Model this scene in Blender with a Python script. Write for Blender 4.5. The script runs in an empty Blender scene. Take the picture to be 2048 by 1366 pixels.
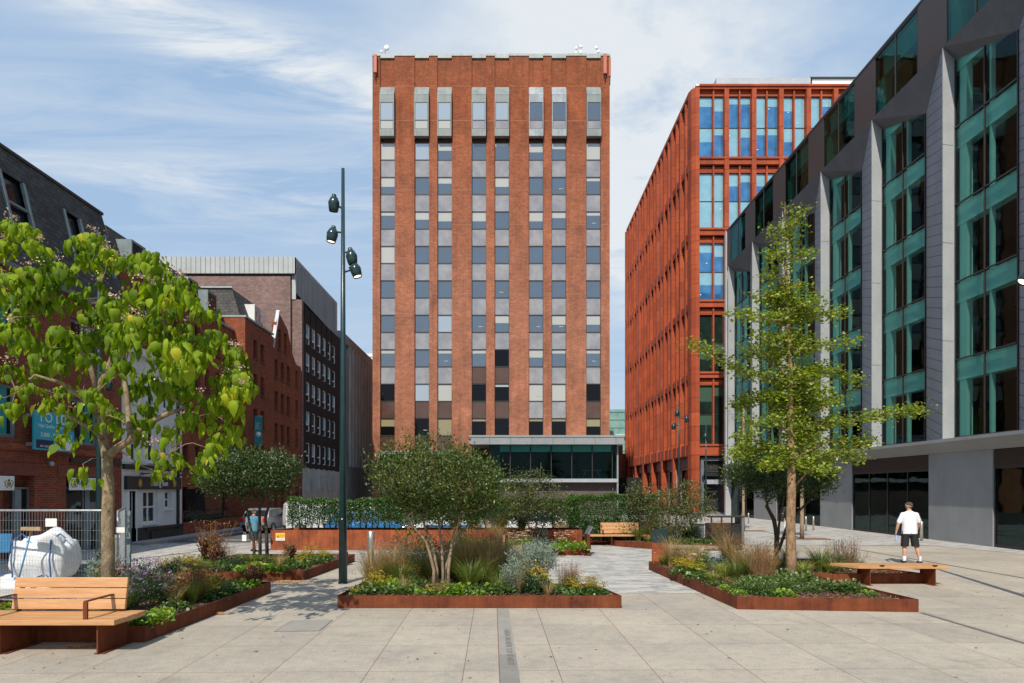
import bpy, bmesh, math, random
import numpy as np
from mathutils import Vector, Matrix, Euler
R = math.radians
random.seed(7)
sc = bpy.context.scene
col = sc.collection
F, CX, HY, EYE = 1365.33, 1017.0, 978.0, 2.2

def gp(px, py, z=0.0):
    Y = F * (EYE - z) / (py - HY)
    return Vector(((px - CX) / F * Y, Y, z))
def at(px, py, Y):
    return Vector(((px - CX) / F * Y, Y, EYE - (py - HY) / F * Y))
def wallY(px, X):
    return F * X / (px - CX)
def wallZ(px, py, X):
    return EYE - (py - HY) / (px - CX) * X

# ------------------------------------------------------------------ camera, world, sun
cam = bpy.data.cameras.new('camera'); camo = bpy.data.objects.new('camera', cam); col.objects.link(camo)
camo.location = (0, 0, EYE); camo.rotation_euler = (R(90), 0, 0)
cam.lens = 24; cam.sensor_width = 36; cam.shift_x = 7 / 2048; cam.shift_y = (HY - 683) / 2048
cam.clip_start = 0.1; cam.clip_end = 6000
sc.camera = camo
sc.view_settings.view_transform = 'Standard'; sc.view_settings.look = 'None'
sc.view_settings.exposure = 0; sc.view_settings.gamma = 1
sc.render.engine = 'CYCLES'
sc.cycles.max_bounces = 6; sc.cycles.transparent_max_bounces = 10
sc.cycles.sample_clamp_indirect = 4
try: sc.cycles.use_denoising = True
except Exception: pass

SUN_AZ, SUN_EL = R(14), R(46)          # azimuth: shadows run to +Y and a little to +X
world = bpy.data.worlds.new('World'); sc.world = world; world.use_nodes = True
nt = world.node_tree; nt.nodes.clear()
def N(nt, t, **kw):
    n = nt.nodes.new(t)
    for k, v in kw.items():
        if k.startswith('i_'):
            n.inputs[k[2:].replace('_', ' ')].default_value = v
        else:
            setattr(n, k, v)
    return n
def mth(nt, op, a, b=None, clamp=False):
    n = nt.nodes.new('ShaderNodeMath'); n.operation = op; n.use_clamp = clamp
    for i, x in enumerate((a, b)):
        if x is None: continue
        if isinstance(x, (int, float)): n.inputs[i].default_value = x
        else: nt.links.new(x, n.inputs[i])
    return n.outputs[0]
def mixc_w(f, a, b):
    m = nt.nodes.new('ShaderNodeMixRGB')
    for i, x in enumerate((f, a, b)):
        if isinstance(x, (int, float, tuple)): m.inputs[i].default_value = x
        else: nt.links.new(x, m.inputs[i])
    return m.outputs[0]
def build_world():
    L = nt.links.new
    sky = N(nt, 'ShaderNodeTexSky'); sky.sky_type = 'NISHITA'; sky.sun_disc = False
    sky.sun_elevation = SUN_EL
    sky.sun_rotation = math.pi + SUN_AZ
    sky.altitude = 50; sky.air_density = 1.1; sky.dust_density = 1.0; sky.ozone_density = 1.6
    tc = N(nt, 'ShaderNodeTexCoord')
    sep = N(nt, 'ShaderNodeSeparateXYZ'); L(tc.outputs['Generated'], sep.inputs[0])
    zz = mth(nt, 'MAXIMUM', sep.outputs[2], 0.06)
    u = mth(nt, 'DIVIDE', sep.outputs[0], zz); v = mth(nt, 'DIVIDE', sep.outputs[1], zz)
    cmb = N(nt, 'ShaderNodeCombineXYZ'); L(u, cmb.inputs[0]); L(v, cmb.inputs[1])
    def noise(rot, scale, sc3, detail=6, rough=.6, dist=0.0):
        mp = N(nt, 'ShaderNodeMapping'); mp.inputs['Rotation'].default_value = (0, 0, rot)
        mp.inputs['Scale'].default_value = sc3; L(cmb.outputs[0], mp.inputs[0])
        n = N(nt, 'ShaderNodeTexNoise'); n.inputs['Scale'].default_value = scale
        n.inputs['Detail'].default_value = detail; n.inputs['Roughness'].default_value = rough
        n.inputs['Distortion'].default_value = dist
        L(mp.outputs[0], n.inputs['Vector']); return n.outputs[0]
    def blob(cx, cy, rot, sx, sy, amp):
        du = mth(nt, 'SUBTRACT', u, cx); dv = mth(nt, 'SUBTRACT', v, cy)
        c, s = math.cos(rot), math.sin(rot)
        a = mth(nt, 'ADD', mth(nt, 'MULTIPLY', du, c / sx), mth(nt, 'MULTIPLY', dv, s / sx))
        b = mth(nt, 'ADD', mth(nt, 'MULTIPLY', du, -s / sy), mth(nt, 'MULTIPLY', dv, c / sy))
        q = mth(nt, 'ADD', mth(nt, 'MULTIPLY', a, a), mth(nt, 'MULTIPLY', b, b))
        e = mth(nt, 'POWER', 2.718, mth(nt, 'MULTIPLY', q, -1.0))
        return mth(nt, 'MULTIPLY', e, amp)
    wisp = noise(-R(37), 2.2, (0.55, 1.7, 1), 8, .62, .9)
    wisp2 = noise(-R(30), .6, (.7, 1.3, 1), 6, .55, .3)
    puff = noise(0, 1.1, (1, 1, 1), 8, .6, .2)
    haze = mth(nt, 'MULTIPLY', mth(nt, 'SUBTRACT', wisp2, .38, True), .9)
    wis = mth(nt, 'MULTIPLY', mth(nt, 'SUBTRACT', wisp, .40, True), 3.0)
    b1 = blob(-.60, 1.55, R(36), .62, .12, 2.0)
    b1b = blob(-1.0, 2.2, R(10), 1.2, .5, .7)
    b2 = blob(.58, 2.5, R(72), 1.5, .46, 2.6)
    b2b = blob(.50, 1.85, R(60), .35, .10, 1.0)
    m = mth(nt, 'MULTIPLY', wis, mth(nt, 'ADD', mth(nt, 'ADD', b1, b1b), .12))
    p = mth(nt, 'MULTIPLY', mth(nt, 'MULTIPLY', mth(nt, 'SUBTRACT', puff, .33, True), 3.3), mth(nt, 'ADD', b2, b2b))
    cl = mth(nt, 'MINIMUM', mth(nt, 'ADD', m, p, True), .92)
    hz = mth(nt, 'POWER', mth(nt, 'SUBTRACT', 1.0, zz, True), 3.0)
    hb = mth(nt, 'ADD', mth(nt, 'MULTIPLY', haze, .55), mth(nt, 'MULTIPLY', hz, .75), True)
    base = mixc_w(.80, sky.outputs[0], HAZE_BLUE)
    base = mixc_w(hb, base, HAZE_PALE)
    mix = N(nt, 'ShaderNodeMixRGB'); L(cl, mix.inputs[0]); L(base, mix.inputs[1])
    mix.inputs[2].default_value = CLOUD
    bg = N(nt, 'ShaderNodeBackground'); bg.inputs[1].default_value = SKY_S
    L(mix.outputs[0], bg.inputs[0])
    out = N(nt, 'ShaderNodeOutputWorld'); L(bg.outputs[0], out.inputs[0])
SKY_S = 0.13
CLOUD = (6.3, 6.6, 6.8, 1)
HAZE_BLUE = (2.55, 4.0, 6.1, 1)
HAZE_PALE = (4.6, 5.4, 6.2, 1)
build_world()

sun = bpy.data.lights.new('sun', 'SUN'); suno = bpy.data.objects.new('sun', sun); col.objects.link(suno)
sun.energy = 4.7; sun.angle = R(.5); sun.color = (1, .925, .80)
sd = Vector((-math.sin(SUN_AZ) * math.cos(SUN_EL), -math.cos(SUN_AZ) * math.cos(SUN_EL), math.sin(SUN_EL)))
suno.rotation_euler = sd.to_track_quat('Z', 'Y').to_euler()
suno.location = sd * 60

# ------------------------------------------------------------------ materials
MATS = {}
def newmat(name):
    m = bpy.data.materials.new(name); m.use_nodes = True
    m.node_tree.nodes.clear(); MATS[name] = m
    return m, m.node_tree
def rgb(h):
    """sRGB 0..255 triple to linear rgba"""
    return tuple([((c / 255) / 12.92 if c / 255 <= .04045 else ((c / 255 + .055) / 1.055) ** 2.4) for c in h] + [1.0])
def c4(c): return tuple(c) if len(c) == 4 else tuple(c) + (1.0,)
def boxuv(t):
    """world position flattened onto the wall the face lies in"""
    L = t.links.new
    g = N(t, 'ShaderNodeNewGeometry')
    sp = N(t, 'ShaderNodeSeparateXYZ'); L(g.outputs['Position'], sp.inputs[0])
    sn = N(t, 'ShaderNodeSeparateXYZ'); L(g.outputs['True Normal'], sn.inputs[0])
    ax = mth(t, 'GREATER_THAN', mth(t, 'ABSOLUTE', sn.outputs[0]), .6)
    az = mth(t, 'GREATER_THAN', mth(t, 'ABSOLUTE', sn.outputs[2]), .75)
    def mx(f, a, b):
        return mth(t, 'ADD', mth(t, 'MULTIPLY', a, mth(t, 'SUBTRACT', 1.0, f)), mth(t, 'MULTIPLY', b, f))
    u = mx(ax, sp.outputs[0], sp.outputs[1]); v = mx(az, sp.outputs[2], sp.outputs[1])
    c = N(t, 'ShaderNodeCombineXYZ'); L(u, c.inputs[0]); L(v, c.inputs[1])
    return c.outputs[0], g.outputs['Position']
def ntex(t, vec, scale, detail=4, rough=.6, sc3=None, dist=0):
    if sc3:
        mp = N(t, 'ShaderNodeMapping'); mp.inputs['Scale'].default_value = sc3
        t.links.new(vec, mp.inputs[0]); vec = mp.outputs[0]
    n = N(t, 'ShaderNodeTexNoise'); n.inputs['Scale'].default_value = scale
    n.inputs['Detail'].default_value = detail; n.inputs['Roughness'].default_value = rough
    n.inputs['Distortion'].default_value = dist
    t.links.new(vec, n.inputs['Vector']); return n.outputs[0]
def ramp(t, fac, stops, interp='LINEAR'):
    r = N(t, 'ShaderNodeValToRGB'); r.color_ramp.interpolation = interp
    els = r.color_ramp.elements
    while len(els) < len(stops): els.new(.5)
    for e, (p, c) in zip(els, stops): e.position = p; e.color = c4(c)
    t.links.new(fac, r.inputs[0]); return r.outputs[0]
def mixc(t, fac, a, b, mode='MIX'):
    m = N(t, 'ShaderNodeMixRGB'); m.blend_type = mode
    for i, x in enumerate((fac, a, b)):
        if isinstance(x, (int, float)): m.inputs[i].default_value = x
        elif isinstance(x, tuple): m.inputs[i].default_value = c4(x)
        else: t.links.new(x, m.inputs[i])
    return m.outputs[0]
def princ(t, base, rough=.7, metal=0, bump=None, bstr=.3, bdist=.01, spec=.5, trans=0):
    p = N(t, 'ShaderNodeBsdfPrincipled')
    if isinstance(base, tuple): p.inputs['Base Color'].default_value = c4(base)
    else: t.links.new(base, p.inputs['Base Color'])
    if isinstance(rough, (int, float)): p.inputs['Roughness'].default_value = rough
    else: t.links.new(rough, p.inputs['Roughness'])
    p.inputs['Metallic'].default_value = metal
    p.inputs['Specular IOR Level'].default_value = spec
    if bump is not None:
        b = N(t, 'ShaderNodeBump'); b.inputs['Strength'].default_value = bstr; b.inputs['Distance'].default_value = bdist
        t.links.new(bump, b.inputs['Height']); t.links.new(b.outputs[0], p.inputs['Normal'])
    o = N(t, 'ShaderNodeOutputMaterial'); t.links.new(p.outputs[0], o.inputs[0])
    return p
def pm(name, c1, c2=None, scale=3, rough=.7, metal=0, fine=40, bstr=.15, spec=.5, stretch=None, streak=0, bdist=.01):
    """painted, stone or metal surface with mottling and dirt"""
    m, t = newmat(name)
    if c2 is None: c2 = tuple(x * .8 for x in c1[:3])
    g = N(t, 'ShaderNodeTexCoord').outputs['Object']
    a = ntex(t, g, scale, 5, .65, stretch)
    f = ntex(t, g, fine, 3, .6, stretch)
    s = mth(t, 'ADD', mth(t, 'MULTIPLY', a, .7), mth(t, 'MULTIPLY', f, .3))
    base = ramp(t, s, [(.36, c2), (.62, c1)])
    if streak:
        w = ntex(t, g, 1.0, 4, .7, (3.5, 3.5, .25))
        base = mixc(t, mth(t, 'MULTIPLY', mth(t, 'SUBTRACT', w, .45, True), streak * 2.5, True), base, tuple(x * .45 for x in c2[:3]))
    ru = mth(t, 'ADD', mth(t, 'MULTIPLY', a, .25), rough - .12)
    princ(t, base, ru, metal, f, bstr, bdist, spec)
    return m
def brick(name, c1, c2, mortar, grad=None, bw=.225, rh=.075, bump=.35, dark=.35, stain=0):
    m, t = newmat(name)
    uv, pos = boxuv(t)
    b = N(t, 'ShaderNodeTexBrick')
    b.inputs['Color1'].default_value = c4(c1); b.inputs['Color2'].default_value = c4(c2)
    b.inputs['Mortar'].default_value = c4(mortar)
    b.inputs['Scale'].default_value = 1; b.inputs['Brick Width'].default_value = bw
    b.inputs['Row Height'].default_value = rh; b.inputs['Mortar Size'].default_value = .009
    b.inputs['Mortar Smooth'].default_value = .3; b.inputs['Bias'].default_value = -.1
    t.links.new(uv, b.inputs['Vector'])
    n1 = ntex(t, pos, .35, 5, .7); n2 = ntex(t, pos, 2.2, 5, .75, (1, 1, 2.2)); n3 = ntex(t, pos, 9, 3, .7, (1, 1, 3))
    base = mixc(t, 1.0, b.outputs[0], ramp(t, n1, [(.3, (1 - dark,) * 3), (.7, (1.15, 1.12, 1.1))]), 'MULTIPLY')
    base = mixc(t, 1.0, base, ramp(t, n2, [(.3, (.80,) * 3), (.68, (1.18, 1.15, 1.12))]), 'MULTIPLY')
    base = mixc(t, 1.0, base, ramp(t, n3, [(.3, (.78,) * 3), (.7, (1.2, 1.2, 1.2))]), 'MULTIPLY')
    if stain:
        ss = ntex(t, pos, 1.0, 5, .75, (2.6, 2.6, .13)); s2 = ntex(t, pos, 1.0, 4, .7, (5, 5, .5))
        sp = N(t, 'ShaderNodeSeparateXYZ'); t.links.new(pos, sp.inputs[0])
        hi = mth(t, 'DIVIDE', mth(t, 'SUBTRACT', sp.outputs[2], stain - 5), 5.0, True)
        base = mixc(t, mth(t, 'MULTIPLY', mth(t, 'SUBTRACT', ss, .47, True), 2.2, True), base, mixc(t, 1.0, base, (.55, .5, .5), 'MULTIPLY'))
        k = mth(t, 'MULTIPLY', mth(t, 'MULTIPLY', mth(t, 'SUBTRACT', s2, .46, True), 5.0, True), mth(t, 'POWER', hi, 2.5))
        base = mixc(t, k, base, (.16, .12, .105))
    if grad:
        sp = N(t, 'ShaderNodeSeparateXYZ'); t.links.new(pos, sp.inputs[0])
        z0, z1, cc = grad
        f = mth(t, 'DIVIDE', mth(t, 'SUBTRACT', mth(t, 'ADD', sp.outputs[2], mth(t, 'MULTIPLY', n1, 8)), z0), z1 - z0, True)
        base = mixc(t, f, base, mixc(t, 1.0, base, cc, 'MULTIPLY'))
    princ(t, base, .9, 0, b.outputs['Fac'], -bump, .012, .2)
    return m
def leafmat(name, stops, trans=.45, rough=.5, gl=.12):
    m, t = newmat(name)
    a = N(t, 'ShaderNodeAttribute'); a.attribute_name = 'leaf_tone'
    c = ramp(t, a.outputs['Fac'], stops)
    d = N(t, 'ShaderNodeBsdfDiffuse'); tr = N(t, 'ShaderNodeBsdfTranslucent'); g = N(t, 'ShaderNodeBsdfGlossy')
    g.inputs['Roughness'].default_value = rough; g.inputs[0].default_value = (.8, .85, .8, 1)
    t.links.new(c, d.inputs[0])
    hs = N(t, 'ShaderNodeHueSaturation'); hs.inputs['Saturation'].default_value = 1.15; hs.inputs['Value'].default_value = 1.35
    t.links.new(c, hs.inputs['Color']); t.links.new(hs.outputs[0], tr.inputs[0])
    m1 = N(t, 'ShaderNodeMixShader'); m1.inputs[0].default_value = trans
    t.links.new(d.outputs[0], m1.inputs[1]); t.links.new(tr.outputs[0], m1.inputs[2])
    m2 = N(t, 'ShaderNodeMixShader'); m2.inputs[0].default_value = gl
    t.links.new(m1.outputs[0], m2.inputs[1]); t.links.new(g.outputs[0], m2.inputs[2])
    o = N(t, 'ShaderNodeOutputMaterial'); t.links.new(m2.outputs[0], o.inputs[0])
    return m
def mirror(name, base, tint=(1, 1, 1), refl=.5, rough=.04, wave=.02, wscale=1.2, c2=None):
    """coated pane: body colour plus a wavy reflection"""
    m, t = newmat(name)
    g = N(t, 'ShaderNodeNewGeometry').outputs['Position']
    n = ntex(t, g, wscale, 2, .5)
    b = N(t, 'ShaderNodeBump'); b.inputs['Strength'].default_value = 1; b.inputs['Distance'].default_value = wave
    t.links.new(n, b.inputs['Height'])
    d = N(t, 'ShaderNodeBsdfDiffuse'); gl = N(t, 'ShaderNodeBsdfGlossy')
    if c2:
        nn = ntex(t, g, .9, 3, .6); t.links.new(ramp(t, nn, [(.35, base), (.65, c2)]), d.inputs[0])
    else: d.inputs[0].default_value = c4(base)
    gl.inputs[0].default_value = c4(tint); gl.inputs['Roughness'].default_value = rough
    t.links.new(b.outputs[0], gl.inputs['Normal'])
    lw = N(t, 'ShaderNodeLayerWeight'); lw.inputs['Blend'].default_value = .35
    f = mth(t, 'ADD', mth(t, 'MULTIPLY', lw.outputs['Fresnel'], .6), refl, True)
    mx = N(t, 'ShaderNodeMixShader'); t.links.new(f, mx.inputs[0])
    t.links.new(d.outputs[0], mx.inputs[1]); t.links.new(gl.outputs[0], mx.inputs[2])
    o = N(t, 'ShaderNodeOutputMaterial'); t.links.new(mx.outputs[0], o.inputs[0])
    return m
def clearglass(name, tint, refl=.12, wave=.0, rcol=(1, 1, 1)):
    m, t = newmat(name)
    tr = N(t, 'ShaderNodeBsdfTransparent'); tr.inputs[0].default_value = c4(tint)
    gl = N(t, 'ShaderNodeBsdfGlossy'); gl.inputs['Roughness'].default_value = .02
    gl.inputs[0].default_value = c4(rcol)
    if wave:
        g = N(t, 'ShaderNodeNewGeometry').outputs['Position']; n = ntex(t, g, .8, 2, .5)
        b = N(t, 'ShaderNodeBump'); b.inputs['Strength'].default_value = 1; b.inputs['Distance'].default_value = wave
        t.links.new(n, b.inputs['Height']); t.links.new(b.outputs[0], gl.inputs['Normal'])
    lw = N(t, 'ShaderNodeLayerWeight'); lw.inputs['Blend'].default_value = .3
    f = mth(t, 'ADD', mth(t, 'MULTIPLY', lw.outputs['Fresnel'], .7), refl, True)
    mx = N(t, 'ShaderNodeMixShader'); t.links.new(f, mx.inputs[0])
    t.links.new(tr.outputs[0], mx.inputs[1]); t.links.new(gl.outputs[0], mx.inputs[2])
    o = N(t, 'ShaderNodeOutputMaterial'); t.links.new(mx.outputs[0], o.inputs[0])
    return m

# ------------------------------------------------------------------ mesh builder and scene helpers
def tag(o, label=None, cat=None, group=None, kind=None):
    if label: o['label'] = label
    if cat: o['category'] = cat
    if group: o['group'] = group
    if kind: o['kind'] = kind
    return o
def world_of(p):
    m = p.matrix_parent_inverse @ p.matrix_basis
    return world_of(p.parent) @ m if p.parent is not None else p.matrix_basis.copy()
def link(o, parent=None):
    col.objects.link(o)
    if parent is not None:
        o.parent = parent
        if not getattr(link, 'local', False):
            o.matrix_parent_inverse = world_of(parent).inverted()
    return o
def empty(name, loc, label=None, cat=None, group=None, rz=0.0):
    o = bpy.data.objects.new(name, None); o.empty_display_size = .3; col.objects.link(o)
    o.location = loc; o.rotation_euler = (0, 0, rz)
    return tag(o, label, cat, group)
class Local:
    """inside this block parts are given in their thing's own coordinates"""
    def __enter__(s): s.o = getattr(link, 'local', False); link.local = True
    def __exit__(s, *a): link.local = s.o
class MB:
    def __init__(s): s.v = []; s.f = []; s.m = []; s.sm = []
    def face(s, pts, m=0, sm=False):
        b = len(s.v); s.v += [tuple(p) for p in pts]; s.f.append(tuple(range(b, b + len(pts)))); s.m.append(m); s.sm.append(sm); return s
    def box(s, x0, y0, z0, x1, y1, z1, m=0):
        if x0 > x1: x0, x1 = x1, x0
        if y0 > y1: y0, y1 = y1, y0
        if z0 > z1: z0, z1 = z1, z0
        b = len(s.v)
        s.v += [(x0, y0, z0), (x1, y0, z0), (x1, y1, z0), (x0, y1, z0), (x0, y0, z1), (x1, y0, z1), (x1, y1, z1), (x0, y1, z1)]
        for q in ((0, 3, 2, 1), (4, 5, 6, 7), (0, 1, 5, 4), (1, 2, 6, 5), (2, 3, 7, 6), (3, 0, 4, 7)):
            s.f.append(tuple(b + i for i in q)); s.m.append(m); s.sm.append(False)
        return s
    def obox(s, M, sx, sy, sz, m=0):
        """box of the given full size, centred, carried by matrix M"""
        t = MB().box(-sx / 2, -sy / 2, -sz / 2, sx / 2, sy / 2, sz / 2, m)
        return s.add(t, M)
    def add(s, t, M=None):
        b = len(s.v); M = M or Matrix()
        s.v += [tuple(M @ Vector(p)) for p in t.v]
        s.f += [tuple(b + i for i in q) for q in t.f]; s.m += t.m; s.sm += t.sm; return s
    def prism(s, poly, z0, z1, m=0, bottom=True):
        b = len(s.v); n = len(poly)
        s.v += [(p[0], p[1], z0) for p in poly] + [(p[0], p[1], z1) for p in poly]
        s.f.append(tuple(b + n + i for i in range(n))); s.m.append(m); s.sm.append(False)
        if bottom: s.f.append(tuple(b + n - 1 - i for i in range(n))); s.m.append(m); s.sm.append(False)
        for i in range(n):
            j = (i + 1) % n; s.f.append((b + i, b + j, b + n + j, b + n + i)); s.m.append(m); s.sm.append(False)
        return s
    def tube(s, pts, rad, n=8, m=0, cap=True, sm=True):
        pts = [Vector(p) for p in pts]
        if isinstance(rad, (int, float)): rad = [rad] * len(pts)
        b = len(s.v); K = len(pts)
        d0 = (pts[1] - pts[0]).normalized()
        up = Vector((0, 0, 1)) if abs(d0.z) < .9 else Vector((1, 0, 0))
        x = d0.cross(up).normalized()
        for i, p in enumerate(pts):
            d = (pts[min(i + 1, K - 1)] - pts[max(i - 1, 0)])
            d = d.normalized() if d.length > 1e-9 else d0
            x = (x - d * x.dot(d)); x = x.normalized() if x.length > 1e-6 else d.orthogonal().normalized()
            y = d.cross(x)
            for k in range(n):
                a = 2 * math.pi * k / n
                s.v.append(tuple(p + (x * math.cos(a) + y * math.sin(a)) * rad[i]))
        for i in range(K - 1):
            for k in range(n):
                k2 = (k + 1) % n
                s.f.append((b + i * n + k, b + i * n + k2, b + (i + 1) * n + k2, b + (i + 1) * n + k)); s.m.append(m); s.sm.append(sm)
        if cap:
            s.f.append(tuple(b + n - 1 - k for k in range(n))); s.m.append(m); s.sm.append(False)
            s.f.append(tuple(b + (K - 1) * n + k for k in range(n))); s.m.append(m); s.sm.append(False)
        return s
    def lathe(s, prof, n=20, m=0, M=None):
        """prof: (radius, z) pairs, closed at the ends when radius is 0"""
        t = MB(); K = len(prof)
        for r, z in prof:
            for k in range(n):
                a = 2 * math.pi * k / n; t.v.append((r * math.cos(a), r * math.sin(a), z))
        for i in range(K - 1):
            for k in range(n):
                k2 = (k + 1) % n
                t.f.append((i * n + k, i * n + k2, (i + 1) * n + k2, (i + 1) * n + k)); t.m.append(m); t.sm.append(True)
        return s.add(t, M)
    def ball(s, c, r, n=8, m=0, sq=(1, 1, 1)):
        prof = [(math.sin(math.pi * i / n) * r + 1e-5, -math.cos(math.pi * i / n) * r) for i in range(n + 1)]
        return s.lathe(prof, max(6, n + 2), m, Matrix.Translation(c) @ Matrix.Diagonal((*sq, 1)))
    def mesh(s, name, mats):
        me = bpy.data.meshes.new(name); me.from_pydata(s.v, [], s.f)
        for x in (mats if isinstance(mats, (list, tuple)) else [mats]): me.materials.append(MATS[x] if isinstance(x, str) else x)
        me.polygons.foreach_set('material_index', s.m); me.polygons.foreach_set('use_smooth', s.sm)
        me.update(); return me
    def build(s, name, mats, parent=None, bevel=0, seg=2):
        o = bpy.data.objects.new(name, s.mesh(name, mats)); link(o, parent)
        if bevel:
            b = o.modifiers.new('bevel', 'BEVEL'); b.width = bevel; b.segments = seg; b.limit_method = 'ANGLE'
        return o
def inst(name, me, loc, parent=None, rot=(0, 0, 0), scale=None):
    o = bpy.data.objects.new(name, me); o.location = loc; o.rotation_euler = rot
    if scale: o.scale = scale
    return link(o, parent)
def children(o): return [c for c in o.children]
def copy_tree(o, parent=None):
    c = o.copy(); col.objects.link(c)
    if parent is not None:
        c.parent = parent; c.matrix_parent_inverse = o.matrix_parent_inverse.copy()
    for ch in children(o): copy_tree(ch, c)
    return c
def text(txt, size, loc, rot, m, parent=None, name='lettering', align='CENTER', ext=.004, sx=1.0):
    cu = bpy.data.curves.new(name, 'FONT'); cu.body = txt; cu.size = size; cu.align_x = align; cu.align_y = 'CENTER'
    cu.extrude = ext; cu.resolution_u = 2
    tmp = bpy.data.objects.new('tmp_text', cu); col.objects.link(tmp)
    bpy.context.view_layer.update()
    me = bpy.data.meshes.new_from_object(tmp.evaluated_get(bpy.context.evaluated_depsgraph_get()))
    bpy.data.objects.remove(tmp); me.name = name
    me.materials.clear(); me.materials.append(MATS[m])
    o = bpy.data.objects.new(name, me); o.location = loc; o.rotation_euler = rot; o.scale = (sx, 1, 1)
    return link(o, parent)
FACE_CAM = (R(90), 0, 0)        # reads when looking along +Y
FACE_PX = (R(90), 0, R(90))     # on a wall that faces +X
# ------------------------------------------------------------------ surface library
corten_c = [(.045, .014, .008), (.145, .038, .015), (.24, .070, .026)]
def corten(name, k=1.0, stops=None):
    m, t = newmat(name)
    g = N(t, 'ShaderNodeNewGeometry').outputs['Position']
    a = ntex(t, g, 1.6, 7, .72, (1, 1, 1.0)); f = ntex(t, g, 60, 4, .7); s = ntex(t, g, 2.0, 5, .7, (4, 4, .35))
    x = mth(t, 'ADD', mth(t, 'ADD', mth(t, 'MULTIPLY', a, .5), mth(t, 'MULTIPLY', f, .22)), mth(t, 'MULTIPLY', s, .28))
    c = ramp(t, x, [(.36, tuple(v * k for v in corten_c[0])), (.50, tuple(v * k for v in corten_c[1])), (.66, tuple(v * k for v in corten_c[2]))])
    princ(t, c, .82, 0, f, .35, .004, .25)
    return m
corten('rust_steel', 1.0)
corten('rust_steel_orange', 1.9)
pm('wood_oak', (.60, .33, .15), (.42, .20, .08), 2.0, .55, fine=30, stretch=(1, 14, 14), bstr=.25)
pm('wood_grey', (.36, .28, .21), (.24, .17, .12), 2.0, .7, fine=30, stretch=(14, 1, 14), bstr=.25)
pm('stainless', (.55, .52, .46), (.42, .40, .36), 6, .34, metal=.75, fine=80, bstr=.03)
pm('post_green', (.018, .055, .062), (.012, .038, .044), 3, .32, fine=60, bstr=.04)
pm('lamp_green', (.02, .05, .05), (.012, .03, .03), 5, .22, fine=60, bstr=.02)
pm('dark_metal', (.022, .024, .026), (.012, .013, .014), 4, .45, fine=40, bstr=.08)
pm('totem_dark', (.012, .03, .03), (.008, .02, .02), 4, .35, bstr=.05)
pm('galvanised', (.42, .44, .44), (.30, .32, .33), 9, .45, metal=.6, fine=60, bstr=.05)
pm('white_paint', (.74, .73, .70), (.60, .59, .57), 1.2, .6, fine=25, bstr=.1, streak=.25)
pm('white_plain', (.80, .80, .78), (.72, .72, .70), 5, .6, bstr=.03)
pm('black_paint', (.014, .014, .015), (.022, .021, .021), 3, .5, fine=20, bstr=.1, streak=.1)
pm('grey_cap', (.40, .44, .43), (.27, .31, .31), 1.4, .5, fine=8, bstr=.05, streak=.6)
pm('zinc_box', (.26, .29, .28), (.17, .20, .20), 1.6, .6, metal=0, fine=12, bstr=.05, streak=.5)
pm('zinc_box_pale', (.38, .41, .43), (.24, .27, .30), 1.6, .65, metal=0, fine=12, bstr=.05, streak=.7)
pm('frame_dark', (.03, .028, .028), (.02, .018, .018), 4, .5, bstr=.04)
pm('frame_grey', (.16, .17, .18), (.11, .12, .13), 4, .5, bstr=.04)
pm('alu_grey', (.30, .32, .33), (.24, .26, .27), .9, .5, metal=.1, fine=6, bstr=.03, streak=.08)
pm('alu_light', (.42, .44, .47), (.34, .36, .39), .9, .5, metal=.1, fine=6, bstr=.03, streak=.15)
pm('render_white', (.72, .73, .72), (.62, .63, .63), .8, .7, bstr=.05)
pm('terracotta', (.43, .088, .034), (.30, .058, .022), .5, .7, fine=9, bstr=.06, streak=.22, spec=.25)
def terracotta_joints():
    m = MATS['terracotta']; t = m.node_tree
    p = [n for n in t.nodes if n.type == 'BSDF_PRINCIPLED'][0]; src = p.inputs['Base Color'].links[0].from_socket
    g = N(t, 'ShaderNodeNewGeometry').outputs['Position']; s = N(t, 'ShaderNodeSeparateXYZ'); t.links.new(g, s.inputs[0])
    q = mth(t, 'DIVIDE', s.outputs[2], 1.36); cell = mth(t, 'FLOOR', q)
    ln = mth(t, 'LESS_THAN', mth(t, 'FRACT', q), .028)
    w = N(t, 'ShaderNodeTexWhiteNoise'); w.noise_dimensions = '3D'; c = N(t, 'ShaderNodeCombineXYZ')
    t.links.new(mth(t, 'FLOOR', mth(t, 'DIVIDE', s.outputs[0], 1.3)), c.inputs[0]); t.links.new(mth(t, 'FLOOR', mth(t, 'DIVIDE', s.outputs[1], 1.83)), c.inputs[1]); t.links.new(cell, c.inputs[2]); t.links.new(c.outputs[0], w.inputs[0])
    v = ramp(t, w.outputs[0], [(0, (.82, .80, .80)), (1, (1.14, 1.12, 1.10))])
    base = mixc(t, 1.0, src, v, 'MULTIPLY'); base = mixc(t, ln, base, (.10, .02, .01)); t.links.new(base, p.inputs['Base Color'])
terracotta_joints()
pm('terracotta_deep', (.26, .040, .018), (.20, .03, .014), .8, .6, fine=14, bstr=.06)
pm('pillar_pale', (.42, .43, .44), (.34, .35, .365), .6, .6, fine=10, bstr=.05, streak=.15)
pm('precast', (.27, .275, .28), (.215, .22, .225), .7, .75, fine=26, bstr=.08, streak=.15)
pm('precast_dark', (.135, .135, .142), (.095, .095, .10), .7, .75, fine=26, bstr=.08, streak=.25)
pm('brown_panel', (.048, .030, .024), (.036, .022, .018), .5, .42, fine=20, bstr=.03)
pm('slab_edge', (.80, .88, .85), (.70, .80, .77), 1, .6, bstr=.03)
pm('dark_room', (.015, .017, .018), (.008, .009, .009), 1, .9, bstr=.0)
pm('room_brown', (.013, .008, .007), (.004, .005, .005), .4, .9, bstr=.0, stretch=(1, 1.6, .2))
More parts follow.
